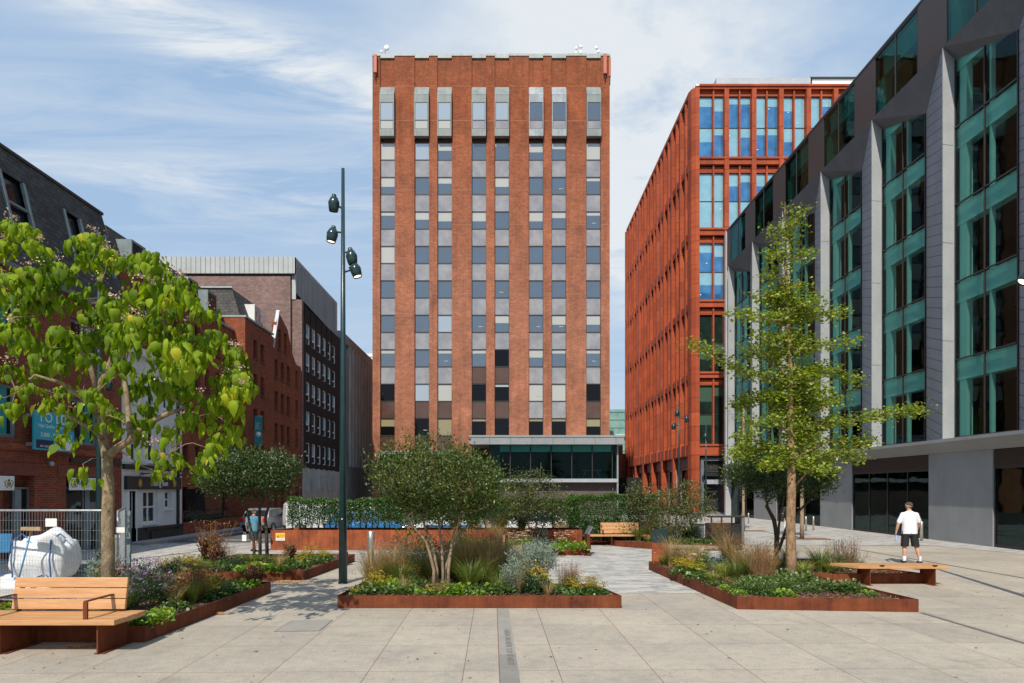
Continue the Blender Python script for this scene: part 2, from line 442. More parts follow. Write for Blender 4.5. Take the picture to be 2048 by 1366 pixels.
pm('concrete_pale', (.54, .52, .48), (.38, .365, .34), .7, .85, fine=14, bstr=.15, streak=.5)
pm('concrete_mid', (.38, .365, .34), (.27, .26, .245), .7, .85, fine=14, bstr=.15, streak=.6)
pm('metal_roof', (.42, .44, .43), (.33, .35, .35), .6, .5, metal=.1, fine=9, bstr=.04, streak=.2)
pm('metal_roof_shade', (.24, .27, .29), (.18, .21, .23), .6, .5, metal=.1, fine=9, bstr=.04, streak=.3)
pm('window_grey', (.20, .26, .27), (.14, .18, .19), 3, .5, bstr=.03)
pm('blind_cream', (.56, .53, .43), (.50, .47, .38), 2, .8, bstr=.02, stretch=(6, 1, .3))
pm('blind_tan', (.38, .33, .20), (.34, .29, .17), 2, .8, bstr=.02)
pm('blind_aqua', (.60, .90, .86), (.52, .82, .80), 1.5, .5, bstr=.02)
pm('soil_dark', (.13, .070, .042), (.045, .024, .015), 14, .95, fine=70, bstr=.9, bdist=.03)
pm('wood_chips', (.60, .36, .16), (.36, .19, .08), 16, .85, fine=60, bstr=.4)
pm('bark_chip', (.30, .15, .085), (.12, .06, .035), 16, .9, fine=60, bstr=.4)
pm('fabric_bag', (.78, .79, .80), (.64, .66, .68), 5, .75, fine=60, bstr=.5, bdist=.012)
pm('strap_blue', (.05, .17, .42), (.04, .12, .32), 6, .7, bstr=.1)
pm('plastic_blue', (.02, .16, .34), (.015, .11, .26), 3, .35, bstr=.02)
pm('broom_blue', (.05, .32, .62), (.04, .26, .5), 3, .4, bstr=.02)
pm('bristle', (.45, .36, .24), (.28, .22, .14), 20, .9, fine=90, bstr=.6)
pm('board_teal', (.015, .37, .47), (.012, .33, .43), 2, .5, bstr=.02)
pm('banner_teal', (.02, .25, .26), (.015, .21, .22), 2, .6, bstr=.02)
pm('navy', (.015, .02, .07), (.012, .016, .055), 2, .5, bstr=.02)
pm('ink', (.03, .03, .04), (.02, .02, .03), 2, .6, bstr=.02)
pm('gold', (.62, .40, .08), (.5, .3, .06), 5, .5, bstr=.05)
pm('gold_dim', (.10, .085, .035), (.07, .06, .025), 5, .6, bstr=.05)
pm('sign_yellow', (.85, .50, .01), (.8, .45, .01), 4, .5, bstr=.02)
pm('sign_blue', (.05, .06, .25), (.05, .06, .25), 4, .5, bstr=.02)
pm('sign_red', (.6, .03, .03), (.5, .03, .03), 4, .5, bstr=.02)
pm('antenna_pink', (.52, .15, .10), (.42, .11, .07), 5, .6, bstr=.03)
pm('slate', (.13, .125, .115), (.07, .068, .066), 2.0, .7, fine=14, bstr=.3, stretch=(1, 1, 3))
pm('bark_ginkgo', (.42, .26, .14), (.13, .08, .045), 12, .9, fine=40, bstr=.9, bdist=.02, stretch=(1, 1, .45))
pm('bark_catalpa', (.34, .255, .15), (.12, .09, .055), 12, .9, fine=45, bstr=.9, bdist=.02, stretch=(1, 1, .5))
pm('bark_pale', (.40, .30, .19), (.20, .14, .09), 9, .9, fine=50, bstr=.6, bdist=.01, stretch=(1, 1, .35))
pm('bark_dark', (.10, .075, .05), (.05, .036, .025), 8, .9, fine=40, bstr=.6, bdist=.01)
pm('flower_cream', (.66, .50, .42), (.40, .22, .14), 30, .8, fine=90, bstr=.1)
pm('skin', (.62, .34, .24), (.52, .27, .18), 8, .55, fine=50, bstr=.05)
pm('hair_short', (.10, .065, .045), (.05, .035, .025), 30, .85, fine=120, bstr=.3)
pm('tee_white', (.80, .80, .82), (.68, .69, .73), 5, .85, fine=60, bstr=.25, bdist=.02)
pm('tee_blue', (.10, .27, .36), (.06, .18, .26), 5, .85, fine=60, bstr=.3, bdist=.02)
pm('shorts_black', (.018, .018, .018), (.01, .01, .01), 5, .8, fine=60, bstr=.3)
pm('shorts_navy', (.02, .028, .045), (.012, .018, .03), 5, .8, fine=60, bstr=.3)
pm('hi_vis', (.22, .80, .05), (.18, .7, .04), 5, .8)
pm('sole', (.55, .55, .55), (.45, .45, .45), 5, .7)
pm('rubber', (.02, .02, .02), (.03, .03, .03), 10, .8)
pm('bottle_clear', (.35, .45, .75), (.30, .40, .7), 8, .2)
pm('car_white', (.70, .71, .72), (.66, .67, .68), 2, .28, bstr=.01)
pm('car_silver', (.42, .44, .46), (.38, .40, .42), 2, .28, metal=.5, bstr=.01)
pm('car_blue', (.05, .22, .52), (.04, .19, .46), 2, .25, metal=.3, bstr=.01)
pm('car_black', (.02, .021, .024), (.015, .016, .018), 2, .2, bstr=.01)
pm('tail_red', (.65, .02, .015), (.5, .015, .01), 4, .25)
mirror('car_glass', (.015, .018, .02), (.8, .85, .9), .25, .05, .0)
pm('chrome', (.7, .7, .7), (.6, .6, .6), 4, .2, metal=.9)
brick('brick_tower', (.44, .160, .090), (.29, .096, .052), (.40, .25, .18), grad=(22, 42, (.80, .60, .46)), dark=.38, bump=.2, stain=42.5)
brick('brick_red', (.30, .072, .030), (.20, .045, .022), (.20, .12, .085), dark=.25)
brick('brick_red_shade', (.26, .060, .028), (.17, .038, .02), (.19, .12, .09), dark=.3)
brick('brick_lintel', (.22, .075, .055), (.20, .066, .05), (.19, .07, .055), bw=3.0, rh=.6)
brick('brick_black', (.030, .027, .027), (.020, .018, .018), (.04, .036, .034), dark=.25)
brick('brick_brown', (.27, .175, .155), (.17, .11, .105), (.22, .18, .165), dark=.3)
brick('brick_grey', (.15, .12, .115), (.11, .09, .085), (.11, .095, .09), dark=.3)
brick('brick_slate', (.115, .112, .105), (.070, .068, .064), (.03, .03, .03), bw=.30, rh=.17, dark=.3)
mirror('pane_spandrel', (.40, .37, .35), (.58, .55, .54), .34, .09, .010, .9, (.26, .24, .235))
mirror('pane_spandrel_brown', (.085, .045, .03), (.5, .45, .42), .10, .12, .006, .9, (.11, .06, .042))
mirror('pane_blue', (.075, .088, .098), (.54, .59, .65), .30, .04, .030, .8, (.07, .10, .13))
mirror('pane_bright', (.34, .37, .37), (.85, .88, .92), .40, .04, .012, .8)
mirror('pane_black', (.006, .006, .006), (.30, .33, .38), .03, .04, .012, .8)
mirror('pane_pale_blind', (.46, .45, .40), (.75, .8, .85), .14, .06, .006, .8)
mirror('pane_tan_blind', (.30, .26, .15), (.6, .6, .6), .05, .06, .006, .8)
mirror('pane_sky_deep', (.022, .115, .27), (.40, .62, .90), .22, .03, .03, .5, (.06, .22, .44))  # deep blue sky reflection painted into the base colour
mirror('pane_sky_pale', (.20, .42, .50), (.6, .85, .95), .20, .03, .012, .6, (.28, .50, .58))
mirror('pane_dark_green', (.008, .018, .014), (.4, .55, .5), .05, .04, .012, .6, (.016, .035, .028))  # shade and reflection of the lower windows put into the green
mirror('pane_mid_green', (.055, .11, .075), (.4, .55, .5), .06, .04, .012, .6)
mirror('pane_left_sky', (.16, .24, .30), (.8, .9, 1.0), .35, .03, .012, .8)
mirror('pane_left_dark', (.014, .016, .018), (.5, .55, .6), .06, .04, .01, .8)
mirror('pane_teal_far', (.16, .42, .40), (.6, .85, .85), .15, .05, .01, .6, (.30, .55, .50))
clearglass('glass_teal', (.50, .84, .775), .05, .004, (.24, .36, .38))
clearglass('glass_shop', (.22, .36, .34), .04, .006, (.5, .6, .6))
clearglass('glass_canopy', (.55, .80, .76), .0, .004, (.35, .42, .42))

def emit(name, colr, s):
    m, t = newmat(name); e = N(t, 'ShaderNodeEmission'); e.inputs[0].default_value = c4(colr); e.inputs[1].default_value = s
    o = N(t, 'ShaderNodeOutputMaterial'); t.links.new(e.outputs[0], o.inputs[0])
emit('lamp_glow', (1, .84, .60), 2.6)
emit('lamp_room', (1, .9, .7), 1.0)

# leaves: stops run over a per-leaf tone
leafmat('leaf_catalpa', [(.0, (.09, .17, .006)), (.45, (.21, .32, .010)), (.85, (.34, .43, .018)), (1, (.60, .50, .04))], .50, .6, .015)
leafmat('leaf_ginkgo', [(.0, (.12, .18, .014)), (.5, (.21, .28, .022)), (.9, (.32, .38, .04)), (1, (.48, .42, .05))], .40, .5, .06)
leafmat('leaf_bush', [(.0, (.028, .058, .010)), (.5, (.068, .110, .018)), (.9, (.13, .165, .028)), (1, (.24, .22, .035))], .30, .45, .05)
leafmat('leaf_osman', [(.0, (.020, .045, .010)), (.5, (.048, .088, .017)), (.9, (.075, .115, .025)), (1, (.14, .17, .03))], .22, .45, .06)
leafmat('leaf_olive', [(.0, (.055, .080, .020)), (.5, (.10, .125, .032)), (.9, (.16, .17, .05)), (1, (.26, .20, .06))], .32, .5, .05)
leafmat('leaf_hedge', [(.0, (.022, .065, .012)), (.5, (.045, .11, .02)), (.9, (.08, .16, .025)), (1, (.14, .22, .03))], .30, .45, .05)
leafmat('leaf_lime', [(.0, (.12, .24, .02)), (.6, (.22, .36, .03)), (1, (.40, .48, .05))], .40, .5, .06)
leafmat('leaf_mid', [(.0, (.05, .10, .018)), (.6, (.10, .17, .03)), (1, (.20, .26, .05))], .35, .5, .07)
leafmat('leaf_deep', [(.0, (.016, .045, .014)), (.6, (.035, .080, .025)), (1, (.08, .13, .035))], .30, .45, .08)
leafmat('leaf_silver', [(.0, (.15, .20, .14)), (.6, (.26, .32, .25)), (1, (.40, .45, .38))], .25, .6, .04)
leafmat('leaf_bluegreen', [(.0, (.08, .14, .11)), (.6, (.14, .21, .17)), (1, (.22, .30, .24))], .25, .6, .04)
leafmat('leaf_red', [(.0, (.05, .018, .012)), (.6, (.11, .035, .02)), (1, (.20, .08, .03))], .3, .5, .06)
leafmat('grass_green', [(.0, (.07, .12, .015)), (.6, (.15, .21, .03)), (1, (.36, .34, .10))], .35, .5, .06)
leafmat('grass_lime', [(.0, (.14, .20, .02)), (.6, (.26, .32, .04)), (1, (.50, .45, .14))], .35, .5, .06)
leafmat('straw', [(.0, (.22, .14, .05)), (.6, (.42, .29, .12)), (1, (.62, .46, .22))], .3, .6, .04)
leafmat('yellow_bloom', [(.0, (.22, .17, .02)), (.6, (.40, .30, .03)), (1, (.60, .46, .05))], .3, .7, .02)
leafmat('purple_bloom', [(.0, (.20, .12, .24)), (.6, (.34, .22, .38)), (1, (.50, .36, .54))], .3, .7, .02)
leafmat('orange_bloom', [(.0, (.40, .12, .04)), (.6, (.60, .22, .07)), (1, (.75, .40, .15))], .3, .7, .02)
leafmat('pink_bloom', [(.0, (.42, .24, .16)), (.6, (.60, .42, .30)), (1, (.74, .62, .48))], .2, .7, .02)
leafmat('dark_spike', [(.0, (.06, .035, .05)), (.6, (.14, .08, .09)), (1, (.40, .36, .36))], .2, .7, .02)
leafmat('brown_dead', [(.0, (.16, .07, .03)), (.6, (.30, .15, .06)), (1, (.45, .26, .12))], .2, .7, .02)

# ------------------------------------------------------------------ ground
def m_slabs():
    m, t = newmat('slab_paving')
    g = N(t, 'ShaderNodeNewGeometry').outputs['Position']
    mp = N(t, 'ShaderNodeMapping'); mp.inputs['Rotation'].default_value = (0, 0, R(-1.2)); mp.inputs['Location'].default_value = (.37, -.0, 0)
    t.links.new(g, mp.inputs[0])
    b = N(t, 'ShaderNodeTexBrick'); b.offset = .0; b.squash = 1
    b.inputs['Color1'].default_value = (.47, .412, .342, 1); b.inputs['Color2'].default_value = (.41, .364, .305, 1)
    b.inputs['Mortar'].default_value = (.20, .13, .085, 1); b.inputs['Scale'].default_value = 1
    b.inputs['Brick Width'].default_value = 1.15; b.inputs['Row Height'].default_value = 1.38
    b.inputs['Mortar Size'].default_value = .0055; b.inputs['Mortar Smooth'].default_value = .2
    t.links.new(mp.outputs[0], b.inputs['Vector'])
    n1 = ntex(t, g, .5, 5, .65); n2 = ntex(t, g, 5, 5, .7); n3 = ntex(t, g, 65, 4, .85)
    c = mixc(t, 1.0, b.outputs[0], ramp(t, n1, [(.3, (.82, .82, .84)), (.7, (1.12, 1.10, 1.06))]), 'MULTIPLY')
    c = mixc(t, 1.0, c, ramp(t, n2, [(.28, (.80, .86, .87)), (.55, (1.0, 1.0, 1.0)), (.8, (1.06, 1.05, 1.04))]), 'MULTIPLY')
    c = mixc(t, 1.0, c, ramp(t, n3, [(.34, (.62, .62, .64)), (.5, (1.0, 1.0, .99)), (.68, (1.26, 1.24, 1.2))]), 'MULTIPLY')
    # stains: small dark splashes and larger damp marks
    v = N(t, 'ShaderNodeTexVoronoi'); v.inputs['Scale'].default_value = 2.3; t.links.new(mixc(t, .12, g, N(t, 'ShaderNodeTexNoise').outputs[1]), v.inputs['Vector'])
    sp = mth(t, 'LESS_THAN', v.outputs['Distance'], .055)
    sp = mth(t, 'MULTIPLY', sp, mth(t, 'GREATER_THAN', ntex(t, g, .8, 2, .5), .48))
    c = mixc(t, mth(t, 'MULTIPLY', sp, .6), c, (.13, .12, .115))
    st = mth(t, 'MULTIPLY', mth(t, 'SUBTRACT', ntex(t, g, 1.1, 6, .7), .56, True), 3.0, True)
    c = mixc(t, st, c, (.22, .185, .15))
    princ(t, c, .85, 0, n3, .25, .004, .3)
def m_blocks():
    m, t = newmat('block_paving')
    g = N(t, 'ShaderNodeNewGeometry').outputs['Position']
    b = N(t, 'ShaderNodeTexBrick'); b.offset = .41
    b.inputs['Color1'].default_value = (.52, .50, .46, 1); b.inputs['Color2'].default_value = (.20, .205, .205, 1)
    b.inputs['Mortar'].default_value = (.30, .29, .27, 1); b.inputs['Scale'].default_value = 1; b.inputs['Bias'].default_value = -.25
    b.inputs['Brick Width'].default_value = .42; b.inputs['Row Height'].default_value = .13; b.inputs['Mortar Size'].default_value = .003
    t.links.new(g, b.inputs['Vector'])
    n2 = ntex(t, g, 3, 4, .7); n3 = ntex(t, g, 90, 3, .8)
    c = mixc(t, 1.0, b.outputs[0], ramp(t, n2, [(.3, (.88, .88, .9)), (.7, (1.08, 1.07, 1.05))]), 'MULTIPLY')
    c = mixc(t, 1.0, c, ramp(t, n3, [(.3, (.82, .82, .84)), (.7, (1.1, 1.1, 1.08))]), 'MULTIPLY')
    princ(t, c, .85, 0, n3, .2, .004, .3)
def m_asphalt():
    m, t = newmat('asphalt')
    g = N(t, 'ShaderNodeNewGeometry').outputs['Position']
    n2 = ntex(t, g, .8, 5, .7); n3 = ntex(t, g, 120, 3, .8)
    c = ramp(t, n2, [(.3, (.075, .075, .076)), (.7, (.115, .113, .110))])
    c = mixc(t, 1.0, c, ramp(t, n3, [(.3, (.7,) * 3), (.7, (1.25,) * 3)]), 'MULTIPLY')
    princ(t, c, .9, 0, n3, .4, .005, .3)
m_slabs(); m_blocks(); m_asphalt()
pm('ground_far', (.20, .19, .175), (.15, .145, .135), .1, .9, fine=5)
def sheet(name, polys, z, m, kind='structure'):
    b = MB()
    for p in polys: b.face([(x, y, z) for x, y in p])
    o = b.build(name, m); o['kind'] = kind; return o
sheet('ground', [[(-1500, -600), (1500, -600), (1500, 3000), (-1500, 3000)]], -.012, 'ground_far')
sheet('plaza_paving', [[(-24, -14), (24, -14), (24, 27.0), (-24, 27.0)]], -.004, 'slab_paving')
sheet('block_paving', [[(1.9, 14.45), (4.2, 14.45), (4.1, 18.9), (9.0, 19.45), (9.0, 27.6), (-14.6, 27.6), (-14.6, 17.6), (-4.9, 17.6), (-4.4, 21.2), (-3.0, 17.8), (.4, 17.2), (1.1, 14.45)]], 0.0, 'block_paving')
sheet('footway', [[(9.0, 26.6), (16.4, 26.6), (17.5, 22.5), (17.7, 10), (18.4, 10), (18.4, 58), (6.2, 58), (6.2, 27.6), (9.0, 27.6)]], .004, 'block_paving')
sheet('road', [[(-14.2, 28.6), (6.1, 28.6), (6.1, 57), (17.0, 58), (17.0, 130), (-14.2, 130)]], .004, 'asphalt')
# lines painted on the road and the kerb of the left footway
b = MB()
b.box(-13.8, 29.35, .004, -8.8, 29.43, .008); b.box(-13.8, 31.2, .004, -13.68, 52, .008)
o = b.build('road_marking', 'white_plain'); o['kind'] = 'structure'
b = MB(); b.box(-14.95, 26.6, -.01, -14.2, 120, .10)
o = b.build('footway_kerb', 'concrete_mid'); o['kind'] = 'structure'
# drainage channels
def drain(pts, w, m='dark_metal'):
    b = MB(); (x0, y0), (x1, y1) = pts
    d = Vector((x1 - x0, y1 - y0, 0)).normalized(); n = Vector((-d.y, d.x, 0)) * w / 2
    A, B = Vector((x0, y0, 0)), Vector((x1, y1, 0))
    b.prism([A - n, B - n, B + n, A + n], -.003, .002)
    return b.build('drain_channel', m)
pm('drain_grate', (.21, .185, .17), (.14, .12, .115), 9, .6, fine=90, bstr=.2, metal=.2)
o = drain([(7.34, 12.15), (7.42, 2.0)], .075, 'drain_grate'); o['kind'] = 'structure'
o = drain([(12.7, 26.2), (12.78, 4)], .10, 'drain_grate'); o['kind'] = 'structure'
# inscribed strip in the paving
s0, s1 = Vector((-.205, 12.60, 0)), Vector((-.002, 12.60, 0)); e0, e1 = Vector((-.075, 7.0, 0)), Vector((.155, 7.0, 0))
pm('strip_stone', (.33, .31, .27), (.27, .255, .225), 3, .8, fine=110, bstr=.15)
pm('strip_stone_dark', (.25, .24, .21), (.21, .20, .18), 3, .8, fine=110, bstr=.15)
b = MB()
cuts = [0, .37, .63, 1.0]
def lp(a, c, f): return a + (c - a) * f
for i in range(3):
    f0, f1 = cuts[i] + .001, cuts[i + 1] - .001
    b.prism([lp(s1, e1, f0), lp(s0, e0, f0), lp(s0, e0, f1), lp(s1, e1, f1)][::-1], -.003, .0015, 1 if i == 2 else 0)
o = b.build('inscribed_paving_strip', ['strip_stone', 'strip_stone_dark']); o['kind'] = 'structure'
stripo = o
text('GARDEN  AND NEVER  STAY OF ABOUT', .12, (.0, 9.6, .003), (0, 0, R(-88.4)), 'drain_grate', stripo, ext=.0005)
b = MB()
for (A, B, w) in ((s0, e0, .012), (s1, e1, .012)):
    d = (B - A).normalized(); n = Vector((-d.y, d.x, 0)) * w
    b.prism([A - n, B - n, B, A], -.003, .001)
pm('rust_joint', (.24, .12, .075), (.18, .10, .07), 6, .8)
b.build('strip_joint', 'rust_joint', stripo)
# recessed inspection cover
A = [gp(548, 1263), gp(639, 1262), gp(667, 1240), gp(583, 1241)]
b = MB(); b.prism([(p.x, p.y) for p in A], -.003, .001, 1)
ce = sum((Vector(p) for p in A), Vector()) / 4
A2 = [ce + (p - ce) * .955 for p in A]
b.prism([(p.x, p.y) for p in A2], -.003, .0025, 0)
o = b.build('inspection_cover', ['strip_stone', 'drain_grate'])
tag(o, 'square stone-filled inspection cover with a thin steel frame, set flush in the pale slab paving', 'cover')
# ================================================================== brick tower
TY = 63.0
tw = empty('brick_tower', (-1.6, TY + 8, 0), 'tall red-brown brick tower with eight strips of windows, in the centre', 'building')
def tx(px): return (px - CX) / F * TY
def tz(py, Y=TY): return EYE - (py - HY) / F * Y
strips = [(760.3, 789.5), (829.1, 858.3), (874.9, 903.8), (943.5, 972.4), (989.3, 1018.5), (1057.5, 1086.7), (1103.3, 1132.5), (1172.5, 1201.7)]
X0, X1 = tx(745), tx(1219.5)
b = MB()
edges = [X0] + [v for s in strips for v in (tx(s[0]), tx(s[1]))] + [X1]
zt = tz(112)
for i in range(0, len(edges), 2):                       # brick piers between the strips
    b.box(edges[i], TY, 0, edges[i + 1], TY + .55, zt - (.0 if (edges[i + 1] - edges[i]) > 1.6 else .0))
for s in strips:                                        # brick head over the strips, a little back
    b.box(tx(s[0]), TY + .13, tz(174), tx(s[1]), TY + .5, zt - .03)
b.box(X0, TY + .55, 0, X1, TY + 16, zt)
pm('joint_pale', (.42, .20, .12), (.32, .12, .07), 3, .8)
for i in range(0, len(edges), 2):                       # pale movement joints on every floor
    for k in range(11):
        z = tz(836.6 - 69.2 * k + 28)
        if z < 6.9 or z > zt - 2: continue
        b.box(edges[i] + .01, TY - .006, z, edges[i + 1] - .01, TY + .01, z + .035, 1)
b.build('wall', ['brick_tower', 'joint_pale'], tw)
b = MB()
for i in range(0, len(edges), 2):
    b.box(edges[i] - .03, TY - .06, zt + .0, edges[i + 1] + .03, TY + .5, zt + .22)
for s in strips:
    b.box(tx(s[0]) + .03, TY - .02, zt - .18, tx(s[1]) - .03, TY + .5, zt + .20)
b.box(X0 - .03, TY + .5, zt + .0, X1 + .03, TY + 16.05, zt + .21)
b.build('parapet_coping', 'grey_cap', tw)
W = tx(strips[0][1]) - tx(strips[0][0])
hp = 69.2
# shared meshes
fr = MB().box(-W / 2, 0, -.045, W / 2, .07, .045).box(-W / 2, 0, .0, -W / 2 + .05, .07, 1.6).box(W / 2 - .05, 0, 0, W / 2, .07, 1.6).mesh('window_frame', 'frame_dark')
hz = hp / 2 * TY / F
pane_me = {}
def pane(mn, w, h):
    k = (mn, round(w, 3), round(h, 3))
    if k not in pane_me:
        pane_me[k] = MB().box(-w / 2, 0, 0, w / 2, .02, h).mesh('pane', mn)
    return pane_me[k]
# rows from the top; letters: b blue, c cream blind over blue, C all cream, g grey bright, k black, t tan blind, T half tan
rows = ['Cgcbccc C'.replace(' ', ''), 'cbcbcbbc', 'ccccbccc', 'Cbbbbbbb', 'bbbbbbbb', 'bbgbcbcc', 'cbcckccc', 'kgCkkCCk', 'TktkkkkT']
rng = random.Random(3)
for r in range(9):
    ytop = 836.6 - hp * (8 - r)
    for c, s in enumerate(strips):
        xm = (tx(s[0]) + tx(s[1])) / 2
        z0 = tz(ytop + hp / 2); kind = rows[r][c % len(rows[r])]
        wn = inst('window', fr, (xm, TY + .20, z0), tw)
        inst('head_bar', MB_head if 'MB_head' in globals() else globals().setdefault('MB_head', MB().box(-W / 2, 0, hz - .05, W / 2, .06, hz).mesh('head_bar', 'frame_dark')), (xm, TY + .19, z0), wn)
        ph = hz - .1
        if kind == 'b': inst('pane', pane('pane_blue', W - .1, ph), (xm, TY + .25, z0 + .045), wn)
        elif kind == 'g': inst('pane', pane('pane_bright', W - .1, ph), (xm, TY + .25, z0 + .045), wn)
        elif kind == 'k':
            inst('pane', pane('pane_black', W - .1, ph), (xm, TY + .25, z0 + .045), wn)
            if rng.random() < .5: inst('blind', pane('pane_tan_blind' if r > 7 else 'pane_pale_blind', W - .12, .2), (xm, TY + .235, z0 + .045 + ph - .2), wn)
        elif kind == 'C': inst('pane', pane('pane_pale_blind', W - .1, ph), (xm, TY + .25, z0 + .045), wn)
        elif kind == 't': inst('pane', pane('pane_tan_blind', W - .1, ph), (xm, TY + .25, z0 + .045), wn)
        elif kind in 'cT':
            h = ph * (rng.choice([.2, .35, .45, .55]) if kind == 'c' else .45)
            base = 'pane_blue' if kind == 'c' else 'pane_black'
            inst('pane', pane(base, W - .1, ph - h), (xm, TY + .25, z0 + .045), wn)
            inst('blind', pane('pane_pale_blind' if kind == 'c' else 'pane_tan_blind', W - .1, h), (xm, TY + .25, z0 + .045 + ph - h), wn)
        if rng.random() < .18:
            inst('ceiling_lamp', MB().box(-.18, 0, 0, .18, .01, .05).mesh('ceiling_lamp', 'blind_cream'), (xm + rng.uniform(-.2, .3), TY + .22, z0 + .5), wn)
        # spandrel under the window (one more above the first row is not there: the bay box covers it)
        br = (r == 8) or (r == 7 and c in (0, 1, 2, 3, 4, 7)) or (r == 6 and c in (3, 4))
        inst('spandrel_panel', pane('pane_spandrel_brown' if br else 'pane_spandrel', W - .06, hz - .09), (xm, TY + .24, z0 - hz + .045), tw)
b = MB()
for s in strips:
    b.box(tx(s[0]) + .001, TY + .3, 0, tx(s[1]) - .001, TY + .5, tz(280))
b.build('strip_backing', 'frame_dark', tw)
# projecting top-floor bays
for c, s in enumerate(strips):
    xa, xb = tx(s[0]) + .01, tx(s[1]) - .01
    P = .40; mm = 'zinc_box_pale' if c in (5, 6) else 'zinc_box'
    b = MB()
    zT, zS, zB = tz(173), tz(194), tz(276)
    prof = [(TY + .1, zT), (TY - P, zS), (TY - P, zB), (TY + .1, zB)]
    # cheeks
    for x in (xa, xb): b.face([(x, y, z) for y, z in (prof if x == xa else prof[::-1])])
    wl, wr, w0, w1 = xa + .07, xb - .07, tz(262), tz(209)
    b.face([(xa, TY + .1, zT), (xb, TY + .1, zT), (xb, TY - P, zS), (xa, TY - P, zS)][::-1])
    b.box(xa, TY - P, w1, xb, TY - P + .06, zS); b.box(xa, TY - P, zB, xb, TY - P + .06, w0)
    b.box(xa, TY - P, w0, wl, TY - P + .06, w1); b.box(wr, TY - P, w0, xb, TY - P + .06, w1)
    b.box(xa + .02, TY - P + .07, zB + .01, xb - .02, TY + .1, zB + .05)
    b.box(xa - .006, TY - P - .012, tz(194) - .02, xb + .006, TY - P + .01, tz(194) + .015)
    by = b.build('top_floor_bay', mm, tw)
    zm = tz(244.5)
    q = MB().box(wl, TY - P + .01, w0, wr, TY - P + .05, w0 + .04).box(wl, TY - P + .01, w1 - .04, wr, TY - P + .05, w1).box(wl, TY - P + .01, zm - .05, wr, TY - P + .05, zm + .03).box(wl, TY - P + .01, w0, wl + .04, TY - P + .05, w1).box(wr - .04, TY - P + .01, w0, wr, TY - P + .05, w1)
    wf = q.build('bay_window', 'frame_dark', by)
    MB().box(wl + .04, TY - P + .035, zm + .03, wr - .04, TY - P + .045, w1 - .04).build('pane', 'pane_bright' if c < 5 else 'pane_blue', wf)
    MB().box(wl + .04, TY - P + .035, w0 + .04, wr - .04, TY - P + .045, zm - .05).build('pane', 'pane_pale_blind' if c < 3 else 'pane_spandrel', wf)
# ground floor strip
b = MB().box(tx(757), TY - .05, tz(936), tx(835), TY + .1, tz(905))
g_ = b.build('entrance_window', 'pane_black', tw)
MB().box(tx(757), TY - .14, tz(908), tx(905), TY + .0, tz(902)).build('entrance_canopy', 'alu_grey', tw)
# glazed pavilion in front of the tower
PY = 58.0
def cx_(px): return (px - CX) / F * PY
def cz_(py): return EYE - (py - HY) / F * PY
pv = empty('glazed_pavilion', (4.2, PY + 2, 0), 'glazed pavilion with grey metal roof slab, at the foot of the tower', 'building')
b = MB(); b.box(cx_(940), PY - .9, cz_(890), cx_(1245), PY + 4.9, cz_(876)); b.box(cx_(939), PY - .95, cz_(876), cx_(1246), PY + 4.9, cz_(872))
rf = b.build('roof', 'alu_grey', pv)
b = MB()
for px in (980, 1021.5, 1063, 1104.5, 1146, 1187.5, 1228.5): b.box(cx_(px) - .012, PY - .905, cz_(889.5), cx_(px) + .012, PY - .89, cz_(876.6))
b.build('panel_joint', 'frame_dark', rf)
b = MB().box(cx_(1000), PY - .15, cz_(964.5), cx_(1236), PY + 4.9, cz_(957.5))
b.build('sill_slab', 'alu_light', pv)
MB().box(cx_(998), PY + .55, 0, cx_(1235), PY + 4.9, cz_(965)).build('wall', 'brick_grey', pv)
MB().box(cx_(1233.5), PY - .1, 0, cx_(1236.5), PY + 4.9, cz_(890)).build('end_post', 'alu_grey', pv)
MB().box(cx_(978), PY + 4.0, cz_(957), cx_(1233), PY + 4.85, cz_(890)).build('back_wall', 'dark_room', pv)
mxs = [980, 1020.5, 1061, 1102.5, 1143.5, 1184.5, 1224.5]
for i, px in enumerate(mxs):
    MB().box(cx_(px) - .04, PY - .05, cz_(957.5), cx_(px) + .04, PY + .1, cz_(890)).build('mullion', 'frame_dark', pv)
    nx = mxs[i + 1] if i < 6 else 1233
    g = MB().box(cx_(px) + .04, PY, cz_(957.4), cx_(nx) - .04, PY + .015, cz_(890.1)).build('pane', 'glass_canopy', pv)
    if i < 6: MB().box(cx_(px) + .06, PY + .12, cz_(903.5), cx_(nx) - .06, PY + .14, cz_(890.2)).build('blind', 'blind_aqua', pv)
MB().box(cx_(978), PY + .1, cz_(957.4), cx_(1000), PY + 4, cz_(890.1)).build('service_door', 'frame_dark', pv)
MB().box(cx_(1000), PY + .2, cz_(957.4), cx_(1232), PY + 4, cz_(956)).build('floor', 'frame_grey', pv)
for (px, dy) in ((1185, 2.6), (1085, 2.4)):              # trestle tables inside
    t_ = empty('trestle_table', (cx_(px) * 1.03, PY + dy, cz_(956)), 'white trestle table with splayed legs standing inside the glazed pavilion, ' + ('right of its middle' if px > 1100 else 'seen behind the small tree'), 'table')
    with Local():
        MB().box(-.85, -.35, .70, .85, .35, .73).build('tabletop', 'white_plain', t_)
        for sx_ in (-1, 1):
            MB().tube([(sx_ * .5, -.3, .70), (sx_ * .78, -.3, 0)], .02, 6).tube([(sx_ * .5, .3, .70), (sx_ * .78, .3, 0)], .02, 6).build('leg', 'white_plain', t_)
ws = MB().box(cx_(1224.5), PY + .53, cz_(981), cx_(1230.5), PY + .549, cz_(973.5)).build('wall_sign', 'black_paint')
tag(ws, 'small black notice with a white figure on the dark brick plinth of the pavilion', 'sign')
